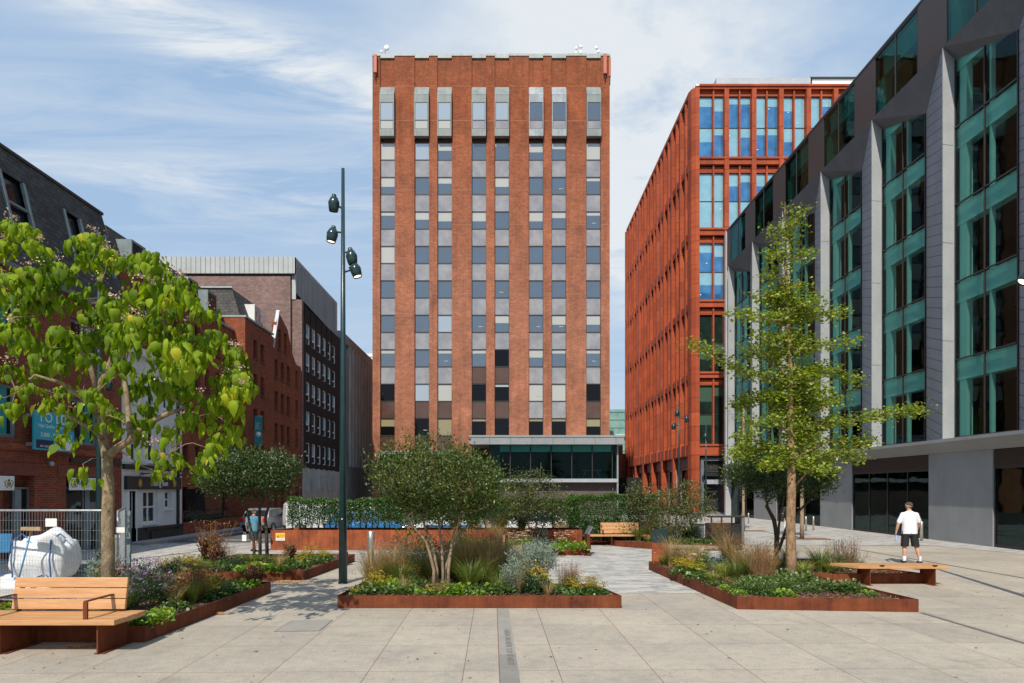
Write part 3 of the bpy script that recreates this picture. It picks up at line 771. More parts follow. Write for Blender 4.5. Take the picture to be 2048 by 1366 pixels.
MB().box(cx_(1226), PY + .52, cz_(980.4), cx_(1229), PY + .53, cz_(979)).ball((cx_(1227.6), PY + .525, cz_(976.3)), .05, 6, 0, (1, .2, 1)).build('symbol', 'white_plain', ws)
# things on the tower roof
def mast(px, lab, dishes):
    e = empty('roof_antenna', (tx(px), TY + .6, zt + .2), lab, 'antenna', 'antenna masts on the tower roof')
    with Local():
        MB().tube([(0, 0, 0), (0, 0, 1.15)], .035, 6).build('mast', 'galvanised', e)
        for (dx, dz, r) in dishes:
            MB().lathe([(.001, -.1), (r * .7, -.08), (r, 0), (r, .05), (.001, .07)], 12, 0, Matrix.Translation((dx, -.12, dz)) @ Matrix.Rotation(R(90), 4, 'X')).tube([(0, 0, dz), (dx, -.05, dz)], .02, 5).build('dish', 'white_plain', e)
mast(768, 'antenna mast with one large round dish at the left corner of the tower roof', [(.16, .85, .26), (-.32, .5, .12), (-.3, .15, .12)])
mast(1158, 'antenna mast with four small dishes near the right end of the tower roof', [(-.2, .8, .15), (.22, .95, .17), (-.2, .4, .14), (.2, .42, .15)])
mast(1197, 'antenna mast with dishes stepped down at the right corner of the tower roof', [(-.12, .85, .17), (.05, .5, .16), (.35, .2, .14)])
for (px, y0, y1, lab) in ((751.5, 112, 152, 'tall pink antenna panel fixed on the upper left corner of the tower'), (1209.5, 111, 154, 'tall pink antenna panel fixed on the upper right corner of the tower'), (1219, 118, 160, 'narrow pink antenna panel outermost on the upper right corner of the tower')):
    e = empty('antenna_panel', (tx(px), TY - .2, tz(y1)), lab, 'antenna', 'pink antenna panels on the tower')
    w = .16 if px < 1215 else .09
    with Local():
        h = tz(y0) - tz(y1)
        MB().box(-w, -.12, .15, w, .06, h).build('housing', 'antenna_pink', e, bevel=.04)
        MB().tube([(0, .1, -.2), (0, .1, h)], .03, 6).box(-.03, .06, .3, .03, .22, .36).box(-.03, .06, h - .4, .03, .22, h - .34).build('bracket', 'galvanised', e)
        MB().tube([(-.05, 0, .16), (-.04, .05, -.1), (.02, .12, -.5)], .02, 5).tube([(.05, 0, .16), (.06, .05, -.15), (.02, .12, -.6)], .02, 5).build('cable', 'rubber', e)

# ================================================================== red terracotta building
RY, RX = 65.0, 17.4
rb = empty('terracotta_building', (24, 75, 0), 'tall orange-red clad office block with closely set vertical fins, right of the tower', 'building')
def rx(px): return (px - CX) / F * RY
def rz(py): return EYE - (py - HY) / F * RY
RT = rz(170)
XE, YE = 40.0, 101.5
b = MB(); b.box(18.25, RY + .75, 5.9, XE, YE - .5, RT - .3).box(17.95, RY + 1.2, 5.9, 18.25, YE - .5, RT - .3)
b.build('core_wall', 'terracotta_deep', rb)
b = MB()                                                  # chamfered corner column with joints
b.prism([(18.2, RY), (18.2, RY + .8), (17.9, RY + 1.3), (RX, RY + 1.3), (RX, RY + .95), (17.5, RY + .35), (17.85, RY + .05)][::-1], 0, RT - .2)
for k in range(28):
    z = 1.2 + k * 1.4
    b.prism([(18.2, RY - .004), (17.85, RY + .045), (17.495, RY + .345), (RX - .004, RY + .95), (17.6, RY + .95), (17.9, RY + .3)][::-1], z, z + .03, 1)
b.build('corner_column', ['terracotta', 'terracotta_deep'], rb)
tiers = [(173, 313), (327, 455), (469, 599), (613, 743), (755, 888)]
bands = [(167.5, 176), (313, 327), (455, 469), (599, 613), (743, 755), (888, 911)]
for (a, c_) in bands:
    z1, z0 = rz(a), rz(c_)
    b = MB(); b.box(18.2, RY + .12, z0, XE, RY + .75, z1); b.box(18.2, RY, z1 - .18, XE, RY + .12, z1 + .002)
    b.box(RX + .12, RY + 1.3, z0, 17.95, YE, z1)
    b.build('floor_band', 'terracotta', rb)
bays = [18.2 + 2.605 * k for k in range(0, 9)]
for k, x in enumerate(bays):
    if k: 
        MB().box(x - .21, RY + .02, rz(911) if k > 1 else 0, x + .21, RY + .7, RT - .3).build('front_fin', 'terracotta', rb)
    MB().box(x + 1.30 + (.1 if k == 0 else 0) - .07, RY + .25, rz(888), x + 1.30 + (.1 if k == 0 else 0) + .07, RY + .7, RT - .3).build('mullion_fin', 'terracotta', rb)
rng = random.Random(11)
panes_made = 0
for ti, (ya, yb) in enumerate(tiers):
    zt1, zb1 = rz(ya + 14), rz(yb - 1)
    for k in range(0, 6 if ti == 0 else (4 if ti == 1 else 3)):
        for h in (0, 1):
            xc = bays[k] + (1.30 + (.1 if k == 0 else 0))
            xa = bays[k] + .21 if h == 0 else xc + .07
            xb = xc - .07 if h == 0 else bays[k + 1] - .21
            if k == 0 and h == 0: xa = 18.22
            zm = (zt1 + zb1) / 2
            f = MB().box(xa, RY + .60, zm - .03, xb, RY + .64, zm + .03).box(xa, RY + .60, zt1 - .04, xb, RY + .64, zt1).box(xa, RY + .60, zb1, xb, RY + .64, zb1 + .06).build('window', 'frame_dark', rb)
            for (p0, p1) in ((zb1 + .06, zm - .03), (zm + .03, zt1 - .04)):
                if ti < 3:
                    kd = rng.random()
                    if kd < .33: mm = 'pane_sky_pale'; q = [(p0, p1, mm)]
                    else:
                        hh = rng.choice([.22, .3, .45]) * (p1 - p0)
                        q = [(p0, p1 - hh, 'pane_sky_deep'), (p1 - hh, p1, 'pane_sky_pale')]
                else:
                    hh = rng.choice([.0, .35, .55]) * (p1 - p0)
                    q = [(p0, p1 - hh, 'pane_dark_green')] + ([(p1 - hh, p1, 'pane_mid_green')] if hh else [])
                for (c0, c1, mm) in q:
                    MB().box(xa, RY + .645, c0, xb, RY + .66, c1).build('pane' if 'pale' not in mm and 'mid' not in mm else 'blind', mm, f)
                if rng.random() < .35 and ti < 3:
                    MB().ball((rng.uniform(xa + .2, xb - .2), RY + .63, rng.uniform(p0 + .3, p1 - .3)), .055, 5, 0, (1.6, .2, 1)).build('ceiling_lamp', 'white_plain', f)
# upright panels at the head of each window group
b = MB()
for (ya, yb) in tiers:
    z1, z0 = rz(ya + 3), rz(ya + 14)
    b.box(18.22, RY + .45, z0, XE, RY + .72, z1)
b.build('head_panel', 'terracotta', rb)
# side elevation: fins
y = RY + 2.4; k = 0
while y < YE - .3:
    main = k % 2 == 1
    MB().box(RX + (.0 if main else .06), y, rz(911), 17.95, y + (.50 if main else .34), RT - .3 if main else RT - .5).build('side_fin', 'terracotta', rb)
    y += 1.83; k += 1
b = MB()
for i, (ya, yb) in enumerate(tiers): b.box(17.93, RY + 1.3, rz(yb), 17.949, YE, rz(ya + 6))
b.build('side_glazing', 'pane_dark_green', rb)
MB().box(RX, YE, 0, 18.3, YE + .5, RT - .2).build('rear_column', 'terracotta', rb)
for i in range(6):                                         # ground-floor columns on the side
    yy = RY + 7.4 + i * 5.4
    if yy > YE - 2: break
    MB().box(RX + .05, yy, 0, 18.2, yy + .55, rz(911)).build('column', 'terracotta', rb)
b = MB().box(17.95, RY + 1.3, 4.3, 18.3, YE, rz(911)).build('side_beam', 'terracotta_deep', rb)
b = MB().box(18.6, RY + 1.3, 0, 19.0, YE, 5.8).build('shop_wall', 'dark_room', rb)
for i in range(6):
    y0 = RY + 2.1 + i * 5.4; y1 = y0 + 5.1
    f = MB().box(18.28, y0, 0, 18.34, y0 + .14, 4.3).box(18.28, y1 - .14, 0, 18.34, y1, 4.3).box(18.28, y0 + .14, 4.16, 18.34, y1 - .14, 4.3).box(18.28, y0 + .14, .9, 18.34, y1 - .14, .98).build('shop_window', 'white_plain', rb)
    MB().box(18.30, y0 + .14, 0, 18.32, y1 - .14, 4.16).build('pane', 'glass_shop', f)
# dark entrance under the front
b = MB().box(18.3, RY + 2.2, 0, XE, RY + 2.5, rz(911)); b.build('entrance_back_wall', 'black_paint', rb)
b = MB().box(18.45, RY + .5, 0, 18.75, RY + .75, rz(915)).box(18.75, RY + .5, rz(921), XE, RY + .75, rz(915)).build('entrance_frame', 'frame_grey', rb)
MB().box(18.75, RY + .9, rz(952), 21.0, RY + 1.2, rz(921)).build('entrance_fascia', 'black_paint', rb)
MB().box(18.75, RY + .9, rz(968), 22.0, RY + 1.0, rz(959)).build('entrance_transom', 'alu_light', rb)
sg = empty('box_sign', (rx(1435), RY + .86, rz(935)), 'dim framed sign reading BOX above the black entrance of the red building', 'sign')
with Local():
    MB().box(-.78, 0, -.42, .78, .03, .42).build('board', 'black_paint', sg)
    MB().box(-.7, -.012, .32, .7, -.002, .36).box(-.7, -.012, -.36, .7, -.002, -.32).box(-.7, -.012, -.32, -.66, -.002, .32).box(.66, -.012, -.32, .7, -.002, .32).build('border', 'gold_dim', sg)
    text('BOX', .5, (0, -.012, 0), FACE_CAM, 'gold_dim', sg, ext=.01)
# roof line and plant rooms
b = MB().box(RX + .4, RY + .5, RT - .02, XE, YE, RT + .2).box(rx(1392), RY + .12, RT + .0, XE, RY + .5, RT + .16); b.build('roof_coping', 'white_plain', rb)
b = MB().box(20.7, RY + 3, RT + .2, 30.1, RY + 12, 43.15).build('plant_room', 'alu_light', rb)
b = MB().box(30.35, RY + 3.2, RT + .2, 39, RY + 13, 43.15); b.build('plant_room', 'white_plain', rb)
MB().box(30.1, RY + 3.05, 43.15, 39.2, RY + 13, 43.3).build('plant_room_roof', 'frame_dark', rb)

# ================================================================== grey building with teal glass on the right
GX, GA = 18.4, 17.9
gb = empty('zinc_building', (22, 38, 0), 'grey office building with tall teal windows and folded fins, on the right side', 'building')
def hatch():
    m, t = newmat('zinc_hatched')
    g = N(t, 'ShaderNodeNewGeometry').outputs['Position']; s = N(t, 'ShaderNodeSeparateXYZ'); t.links.new(g, s.inputs[0])
    q = mth(t, 'MULTIPLY', mth(t, 'ADD', s.outputs[2], mth(t, 'MULTIPLY', s.outputs[1], -.28)), 1 / .44)
    fr_ = mth(t, 'FRACT', q); ln = mth(t, 'LESS_THAN', fr_, .07)
    n = ntex(t, g, .7, 4, .6)
    c = mixc(t, ln, ramp(t, n, [(.3, (.195, .21, .235)), (.7, (.25, .265, .295))]), (.045, .05, .06))
    princ(t, c, .5, .15, mth(t, 'SUBTRACT', 1.0, ln), .5, .02)
hatch()
ZS, ZP, ZT = 4.25, 20.42, 23.55
arr = [28.15 + 5.5 * k for k in range(-3, 6)]              # fin positions along the street
y_end = 56.6
for i, Yi in enumerate(arr):
    # window bay on the near side of this fin
    W0, W1 = Yi + .13, Yi - 3.42; Pn = Yi - 5.5
    P0 = Vector((GA, Yi, 0))
    b = MB()                                               # pale face of the fin, toward the camera
    z0, z1 = ZS, ZP
    b.face([(GA, Yi, z0), (GX + .12, W0 - .0, z0), (GX + .12, W0, ZP - .45), (GA, Yi, z1)])
    b.face([(GA, Yi, z0), (GA, Yi, z1), (GX + .12, W0, ZP - .45), (GX + .12, W0, z0)][::-1]) if False else None
    o = b.build('pale_fin', 'pillar_pale', gb)
    b = MB()
    for zz in (8.3, 12.35, 16.4): b.face([(GA - .004, Yi - .002, zz), (GX + .1, W0 - .004, zz), (GX + .1, W0 - .004, zz + .03), (GA - .004, Yi - .002, zz + .03)])
    b.build('fin_joint', 'frame_grey', o)
    b = MB()                                               # hatched face behind it
    yh = Yi + 2.08
    b.face([(GA, Yi, z0), (GA, Yi, z1), (GX + .1, yh, 18.84), (GX + .1, yh, z0)])
    b.build('hatched_fin', 'zinc_hatched', gb)
    # folded head panel between this fin and the nearer one
    b = MB()
    b.face([(GA, Yi, ZP), (GA, Pn, ZP), (GX + .1, W1, 18.84)]); b.face([(GA, Yi, ZP), (GX + .1, W1, 18.84), (GX + .1, W0, ZP - .45)])
    b.build('folded_head', 'precast_dark', gb)
    # the window
    ym = (W0 + W1) / 2
    def headz(y): return (ZP - .45) + (18.84 - ZP + .45) * (W0 - y) / (W0 - W1)
    b = MB()
    zs = [ZS + .08 + 3.2 * k for k in range(5)]
    for z in zs: b.box(GX + .06, W1, z - .028, GX + .13, W0, z + .028)
    for yy in (W1 + .04, ym, W0 - .04): b.box(GX + .06, yy - .022, zs[0], GX + .125, yy + .022, headz(yy) )
    wf = b.build('window', 'frame_dark', gb)
    for k in range(5):
        for (ya, yb) in ((W1 + .062, ym - .022), (ym + .022, W0 - .062)):
            za = zs[k] + .028
            q = MB()
            if k < 4: zb0 = zb1 = zs[k + 1] - .028
            else: zb0, zb1 = headz(ya), headz(yb)
            q.face([(GX + .10, ya, za), (GX + .10, yb, za), (GX + .10, yb, zb1), (GX + .10, ya, zb0)][::-1])
            q.build('pane', 'glass_teal', wf)
    # upper strip: glass over the window, brown panel over the fin
    b = MB(); b.box(GX - .28, W1 - .0, ZP + .0, GX - .2, W0, ZP + .06).box(GX - .28, W1, ZT - .10, GX - .2, W0, ZT)
    for yy in (W1, ym, W0): b.box(GX - .28, yy - .03, ZP + .06, GX - .2, yy + .03, ZT - .10)
    sf = b.build('clerestory_window', 'frame_dark', gb)
    for (ya, yb) in ((W1 + .03, ym - .03), (ym + .03, W0 - .03)):
        MB().box(GX - .25, ya, ZP + .06, GX - .235, yb, ZT - .10).build('pane', 'glass_teal', sf)
    MB().box(GX - .285, Pn + .13, ZP, GX - .15, W1 - .03, ZT).build('brown_panel', 'brown_panel', gb)
    if i == len(arr) - 1: MB().box(GX - .285, W0 + .03, ZP, GX - .15, y_end, ZT).build('brown_panel', 'brown_panel', gb)
    # room behind: pale slab edges and a pale column on the far side
    b = MB()
    for k in range(6):
        z = zs[0] + 3.2 * k - .12
        if k: b.box(GX + .22, W1 - .2, z - .72, GX + .6, W0 + .3, z + .10)
    b.box(GX + .24, W0 - .50, ZS, GX + .50, W0 - .08, 20.2)
    b.box(GX + .24, ym - .16, ZS, GX + .4, ym - .05, 20.2)
    b.box(GX - .1, W1, ZT - 1.25, GX + .3, W0, ZT - .2).box(GX - .1, W0 - .5, ZP, GX + .3, W0 - .05, ZT - .2)
    b.build('slab_edge', 'slab_edge', gb)
    for k in range(6):
        MB().box(GX + .9, Pn + .1, zs[0] + 3.2 * k - .3, GX + 4.4, W0 + .1, zs[0] + 3.2 * k - .04).build('floor_slab', 'frame_grey', gb)
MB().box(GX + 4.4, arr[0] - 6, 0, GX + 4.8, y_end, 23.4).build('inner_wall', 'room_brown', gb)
MB().box(GX - .3, arr[0] - 6, ZT, GX + 5, y_end + .1, ZT + .12).build('roof', 'frame_dark', gb)
MB().box(GA + .1, y_end, 0, GX + 5, y_end + .3, ZT).build('end_wall', 'pillar_pale', gb)
b = MB()                                                    # ledge above the shops
ya, yb = arr[0] - 6, y_end
prof = [(GA - .12, 4.25), (GX + .3, 4.25), (GX + .3, 3.72), (GX + .02, 3.72), (GA - .12, 4.12)]
n_ = len(prof)
for i in range(n_):
    (xa, za), (xb, zb) = prof[i], prof[(i + 1) % n_]
    b.face([(xa, ya, za), (xb, ya, zb), (xb, yb, zb), (xa, yb, za)])
b.face([(x, ya, z) for x, z in prof]); b.face([(x, yb, z) for x, z in prof][::-1])
b.build('ledge', 'precast', gb)
solid = [(10.5, 15.0), (25.95, 29.9), (36.6, 40.3), (46.9, 51.2)]
glz = [(15.0, 25.95), (29.9, 36.6), (40.3, 46.9), (51.2, y_end)]
for (a, c_) in solid: MB().box(GX, a, 0, GX + .6, c_, 3.72).build('base_wall', 'precast', gb)
for (a, c_) in glz:
    n = max(2, round((c_ - a) / 1.9)); st = (c_ - a) / n
    b = MB().box(GX + .06, a, 0, GX + .16, c_, .10).box(GX + .06, a, 2.98, GX + .16, c_, 3.05)
    for i in range(n + 1): b.box(GX + .06, min(a + i * st, c_ - .05) - .0, .10, GX + .14, min(a + i * st, c_ - .05) + .05, 2.98)
    sf = b.build('shop_window', 'frame_dark', gb)
    for i in range(n): MB().box(GX + .09, a + i * st + .05, .1, GX + .105, a + (i + 1) * st - .0, 2.98).build('pane', 'glass_shop', sf)
    b = MB()
    for k in range(8): b.box(GX + .04, a, 3.06 + k * .08, GX + .14, c_, 3.06 + k * .08 + .05)
    b.box(GX + .1, a, 3.05, GX + .16, c_, 3.72)
    b.build('louvre', 'brown_panel', sf)
    MB().box(GX + .35, c_ - .95, 0, GX + .8, c_ - .2, 3.7).build('inner_column', 'slab_edge', gb)
MB().box(GX + .3, 10, .0, GX + 4.4, y_end, .02).build('shop_floor', 'frame_dark', gb)

# ================================================================== left side of the street
LX = -15.0
def lz(px, py, X=LX): return wallZ(px, py, X)
# -- near brick building with a slate top
nb = empty('brick_office_building', (-18, 20, 0), 'dark red brick building with slate-clad top floor, at the left edge', 'building')
YA, YB = 9.0, 26.45
b = MB().box(LX - 8, YA, 0, LX - .35, YB, 9.0).box(LX - 8, YB, 7.95, LX - .05, 27.4, 9.0)
gw = [(20.25, 21.6), (23.15, 25.55), (10.5, 18.6)]            # shop openings
prev = YA
for (a, c_) in sorted(gw):
    b.box(LX - .35, prev, 0, LX, a, 2.62); prev = c_
b.box(LX - .35, prev, 0, LX, YB, 2.62)
fw = [(11.0, 13.2), (14.6, 16.8), (18.6, 20.9), (23.4, 25.0)]
def band(z0, z1, ops):
    p = YA
    for (a, c_) in ops: b.box(LX - .35, p, z0, LX, a, z1); p = c_
    b.box(LX - .35, p, z0, LX, YB, z1)
b.box(LX - .35, YA, 2.62, LX, YB, 3.75); band(3.75, 5.35, fw); b.box(LX - .35, YA, 5.35, LX, YB, 6.55); band(6.55, 8.1, fw); b.box(LX - .35, YA, 8.1, LX, YB, 9.0)
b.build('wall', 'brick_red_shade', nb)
b = MB()
for (a, c_) in gw: b.box(LX - .01, a - .45, 2.62, LX + .035, c_ + .3, 3.0)
b.build('lintel', 'brick_lintel', nb)
MB().box(LX, YA, 3.38, LX + .05, YB, 3.6).build('soldier_course', 'brick_red', nb)
MB().box(LX, YA, 8.82, LX + .14, YB, 9.0).build('gutter', 'frame_grey', nb)
MB().box(LX - .01, 23.3, 3.12, LX + .08, YB - .1, 3.26).build('dark_band', 'frame_dark', nb)
for (zz0, zz1) in ((3.75, 5.35), (6.55, 8.1)):
    for (a, c_) in fw:
        q = MB().box(LX - .22, a, zz0, LX - .12, c_, zz0 + .12).box(LX - .22, a, zz1 - .1, LX - .12, c_, zz1).box(LX - .22, a, zz0 + .12, LX - .12, a + .12, zz1 - .1).box(LX - .22, c_ - .12, zz0 + .12, LX - .12, c_, zz1 - .1).box(LX - .22, (a + c_) / 2 - .05, zz0 + .12, LX - .12, (a + c_) / 2 + .05, zz1 - .1)
        f = q.build('window', 'window_grey', nb)
        MB().box(LX - .19, a + .12, zz0 + .12, LX - .17, c_ - .12, zz1 - .1).build('pane', 'pane_left_dark', f)
        MB().box(LX - .165, c_ - .6, zz0 + .12, LX - .15, c_ - .3, zz1 - .1).build('blind', 'banner_teal', f)
for (a, c_) in gw:
    q = MB()
    n = 2 if c_ - a < 4 else 5
    for i in range(n + 1): q.box(LX - .25, a + (c_ - a - .07) * i / n, 0, LX - .17, a + (c_ - a - .07) * i / n + .07, 2.2)
    q.box(LX - .25, a, 2.2, LX - .15, c_, 2.26)
    f = q.build('shop_window', 'frame_grey', nb)
    MB().box(LX - .22, a, 0, LX - .20, c_, 2.2).build('pane', 'pane_left_dark', f)
    MB().box(LX - .19, a + (c_ - a) * .55, 0, LX - .18, a + (c_ - a) * .55 + .28, 2.2).build('door_edge', 'window_grey', f)
# slate top floor
zt_, zb_ = 13.1, 9.0
sl = MB()
def slx(z): return LX - .15 - (z - 9.0) * .24
def slab_(y0, y1, z0, z1): sl.face([(slx(z0), y0, z0), (slx(z0), y1, z0), (slx(z1), y1, z1), (slx(z1), y0, z1)])
dw = [(10.5, 11.6), (13.4, 14.5), (17.4, 18.5), (21.3, 22.3), (24.4, 25.25), (26.35, 26.8)]
p = YA
for (a, c_) in dw: slab_(p, a, 10.5, 12.2); p = c_
slab_(p, 27.2, 10.5, 12.2); slab_(YA, 27.4, 9.0, 10.5); slab_(YA, 27.05, 12.2, zt_)
sl.face([(slx(9), 27.4, 9.0), (LX - 8, 27.4, 9.0), (LX - 8, 27.0, zt_), (slx(zt_), 27.05, zt_)])
sl.box(LX - 8, YA, 9.0, LX - 1.5, 26.95, zt_ - .05)
sl.build('slate_storey', 'brick_slate', nb)
MB().box(LX - 7.9, YA, zt_ - .04, slx(zt_) + .06, 27.1, zt_ + .06).build('roof_edge', 'frame_dark', nb)
for (a, c_) in dw:
    q = MB()
    for y_ in (a - .08, c_ - .02): q.add(MB().box(-.06, 0, 0, .06, .1, 1.76), Matrix.Translation((slx(10.5) + .02, y_, 10.47)) @ Matrix.Rotation(R(-13.5), 4, 'Y'))
    q.add(MB().box(-.05, a, 0, .05, c_, .07), Matrix.Translation((slx(11.3), 0, 11.2)))
    f = q.build('dormer_window', 'window_grey', nb)
    g = MB(); g.face([(slx(10.5) - .12, a, 10.5), (slx(10.5) - .12, c_, 10.5), (slx(12.2) - .12, c_, 12.2), (slx(12.2) - .12, a, 12.2)]); g.build('pane', 'pane_left_dark', f)
# signs and fittings
for (yc, w, z) in ((24.35, 2.2, 2.36), (19.35, 2.6, 2.36)):
    e = empty('shop_sign', (LX + .06, yc, z), 'fascia sign reading MANCHESTER CREDIT UNION ' + ('over the shop window beside the white pub' if yc > 22 else 'cut by the left edge of the view'), 'sign')
    with Local():
        MB().box(-.04, -w / 2, -.2, .0, w / 2, .23).build('board', 'white_plain', e, bevel=.01)
        text('MANCHESTER', .165, (.006, .06 if yc > 22 else .0, .11), FACE_PX, 'navy', e, ext=.002, sx=1.05)
        text('CREDIT UNION', .145, (.006, .06 if yc > 22 else .0, -.06), FACE_PX, 'gold', e, ext=.002, sx=1.0)
        for s_ in (-1, 1):
            yb_ = s_ * (w / 2 - .24)
            q = MB().ball((.01, yb_, .0), .085, 8, 0, (.15, 1, 1.1)).ball((.01, yb_, .09), .045, 6, 1, (.15, 1, 1))
            q.box(.012, yb_ - .07, .01, .026, yb_ + .07, .025, 1).box(.012, yb_ - .06, -.035, .026, yb_ + .06, -.02, 1)
            q.tube([(.01, yb_ - .06, -.12), (.01, yb_ - .15, -.05), (.01, yb_ - .17, .05), (.01, yb_ - .10, .10)], .008, 5, 1).tube([(.01, yb_ + .06, -.12), (.01, yb_ + .15, -.05), (.01, yb_ + .17, .05), (.01, yb_ + .10, .10)], .008, 5, 1)
            q.build('bee_emblem', ['gold', 'ink'], e)
bd = empty('letting_board', (LX + .35, 22.05, 4.05), 'bright teal TO LET board with phone panels fixed to the brick wall above the shop', 'sign')
with Local():
    MB().box(-.05, -.98, -.62, .0, .98, .62).build('board', 'board_teal', bd)
    text('TO LET', .44, (.006, 0, .40), FACE_PX, 'white_plain', bd, ext=.003, sx=1.1)
    text('High Quality Office Space', .15, (.006, 0, .14), FACE_PX, 'white_plain', bd, ext=.002)
    text('2,000 - 8,000 SQ FT', .19, (.006, .1, -.14), FACE_PX, 'white_plain', bd, ext=.002)
    MB().box(.001, -.88, -.57, .004, -.08, -.3).build('navy_panel', 'navy', bd)
    text('0161 669 4', .10, (.008, -.48, -.50), FACE_PX, 'white_plain', bd, ext=.001)
    MB().box(.001, 0, -.57, .004, .88, -.3).build('white_panel', 'white_plain', bd)
    text('OBI', .22, (.008, .35, -.39), FACE_PX, 'ink', bd, ext=.002, sx=.8)
    text('0161 237', .085, (.008, .40, -.52), FACE_PX, 'ink', bd, ext=.001)
    MB().box(-.30, -.9, -.5, -.05, -.8, -.4).box(-.30, .8, -.5, -.05, .9, -.4).box(-.30, -.9, .4, -.05, -.8, .5).box(-.30, .8, .4, -.05, .9, .5).build('bracket', 'galvanised', bd)
lm = MB().ball((LX + .14, 22.2, 3.02), .09, 8).tube([(LX, 22.2, 3.08), (LX + .1, 22.2, 3.06)], .025, 6).build('wall_lamp', 'galvanised')
tag(lm, 'small round metal wall lamp on the brick below the teal letting board', 'lamp')

# -- white pub
pb = empty('white_pub', (-17, 29, 0), 'white painted public house with a black base and black fascia, between brick buildings', 'building')
Y0, Y1 = 26.5, 31.35
def py_(px): return wallY(px, LX)
b = MB().box(LX - 5, Y0, 0, LX - .3, Y1, 7.75)
gops = [(py_(256), py_(270), 0, 2.12), (py_(286), py_(315), .78, 2.12), (py_(330), py_(343), 1.35, 2.12)]
def wallwith(b, X, dep, y0, y1, z0, z1, ops):
    """front skin with rectangular openings"""
    ys = sorted(set([y0, y1] + [v for o in ops for v in o[:2]])); 
    for ya, yb in zip(ys[:-1], ys[1:]):
        ym = (ya + yb) / 2; cuts = sorted([(o[2], o[3]) for o in ops if o[0] < ym < o[1]])
        p = z0
        for (c0, c1) in cuts:
            if c0 > p: b.box(X - dep, ya, p, X, yb, c0)
            p = c1
        if p < z1: b.box(X - dep, ya, p, X, yb, z1)
uops = [(py_(262), py_(276), 3.35, 4.75), (py_(296), py_(311), 3.35, 5.0), (py_(327), py_(339), 3.35, 5.0), (py_(262), py_(276), 5.7, 6.9), (py_(296), py_(311), 5.7, 7.0), (py_(327), py_(339), 5.7, 7.0)]
wallwith(b, LX, .3, Y0, Y1, .62, 7.75, [(a, c_, max(z0, .62), z1) for a, c_, z0, z1 in gops] + uops)
b.build('wall', 'white_paint', pb)
b = MB(); wallwith(b, LX + .05, .35, Y0 + .9, Y1 + .02, 0, .62, [(py_(256), py_(270), 0, .62)]); b.box(LX + .05, Y0 + 1.6, .52, LX + .12, Y1, .60).box(LX + .05, Y0 + 2.0, .1, LX + .10, Y1 - .2, .42)
b.box(LX - .3, Y0, 0, LX + .02, Y0 + .12, .62)
b.build('base', 'black_paint', pb)
MB().box(LX, Y0, 2.98, LX + .12, Y1, 3.18).build('string_course', 'black_paint', pb)
MB().box(LX, Y0 - .02, 7.6, LX + .18, Y1, 7.9).build('cornice', 'white_paint', pb)
MB().box(LX, Y1 - .52, 0, LX + .09, Y1 - .38, 7.6).build('downpipe', 'black_paint', pb)
MB().box(LX - .2, gops[0][0], 0, LX - .15, gops[0][1], 2.12).build('door', 'black_paint', pb)
MB().box(LX - .1, gops[0][0] - .05, 0, LX + .06, gops[0][0], 2.2).box(LX - .1, gops[0][1], 0, LX + .06, gops[0][1] + .06, 2.2).box(LX - .1, gops[0][0], 2.12, LX + .06, gops[0][1], 2.2).build('door_frame', 'white_plain', pb)
for (a, c_, z0, z1) in gops[1:] + uops:
    n = 2 if c_ - a > 1.0 else 1
    q = MB().box(LX - .2, a, z0, LX - .12, c_, z0 + .07).box(LX - .2, a, z1 - .07, LX - .12, c_, z1).box(LX - .19, a, (z0 + z1) / 2 - .03, LX - .12, c_, (z0 + z1) / 2 + .03)
    for i in range(n + 1): q.box(LX - .2, a + (c_ - a - .07) * i / n, z0, LX - .11, a + (c_ - a - .07) * i / n + .07, z1)
    q.box(LX - .1, a - .06, z0 - .08, LX + .07, c_ + .06, z0 - .01)
    f = q.build('window', 'white_plain', pb)
    MB().box(LX - .17, a, z0, LX - .16, c_, z1).build('pane', 'pane_left_dark', f)
fs = empty('pub_sign', (LX + .12, (Y0 + Y1) / 2 - .05, 2.44), 'black fascia sign reading Rising Sun with gold suns, on the white pub', 'sign')
with Local():
    MB().box(-.12, -2.25, -.26, .0, 2.2, .27).build('board', 'black_paint', fs)
    text('Rising Sun', .36, (.008, .25, .0), FACE_PX, 'white_plain', fs, ext=.006, sx=.95)
    for yy in (-1.3, 1.55):
        q = MB().ball((.01, yy, 0), .09, 8, 0, (.2, 1, 1))
        for k in range(12):
            a = k * math.pi / 6; q.tube([(.01, yy + .09 * math.cos(a), .09 * math.sin(a)), (.01, yy + .2 * math.cos(a), .2 * math.sin(a))], [.02, .004], 4)
        q.build('sun_emblem', 'gold', fs)
    for yy in (-1.4, .1, 1.7): MB().tube([(0, yy, .3), (.3, yy, .38)], .015, 5).box(.2, yy - .3, .36, .3, yy + .3, .41).build('trough_lamp', 'black_paint', fs)
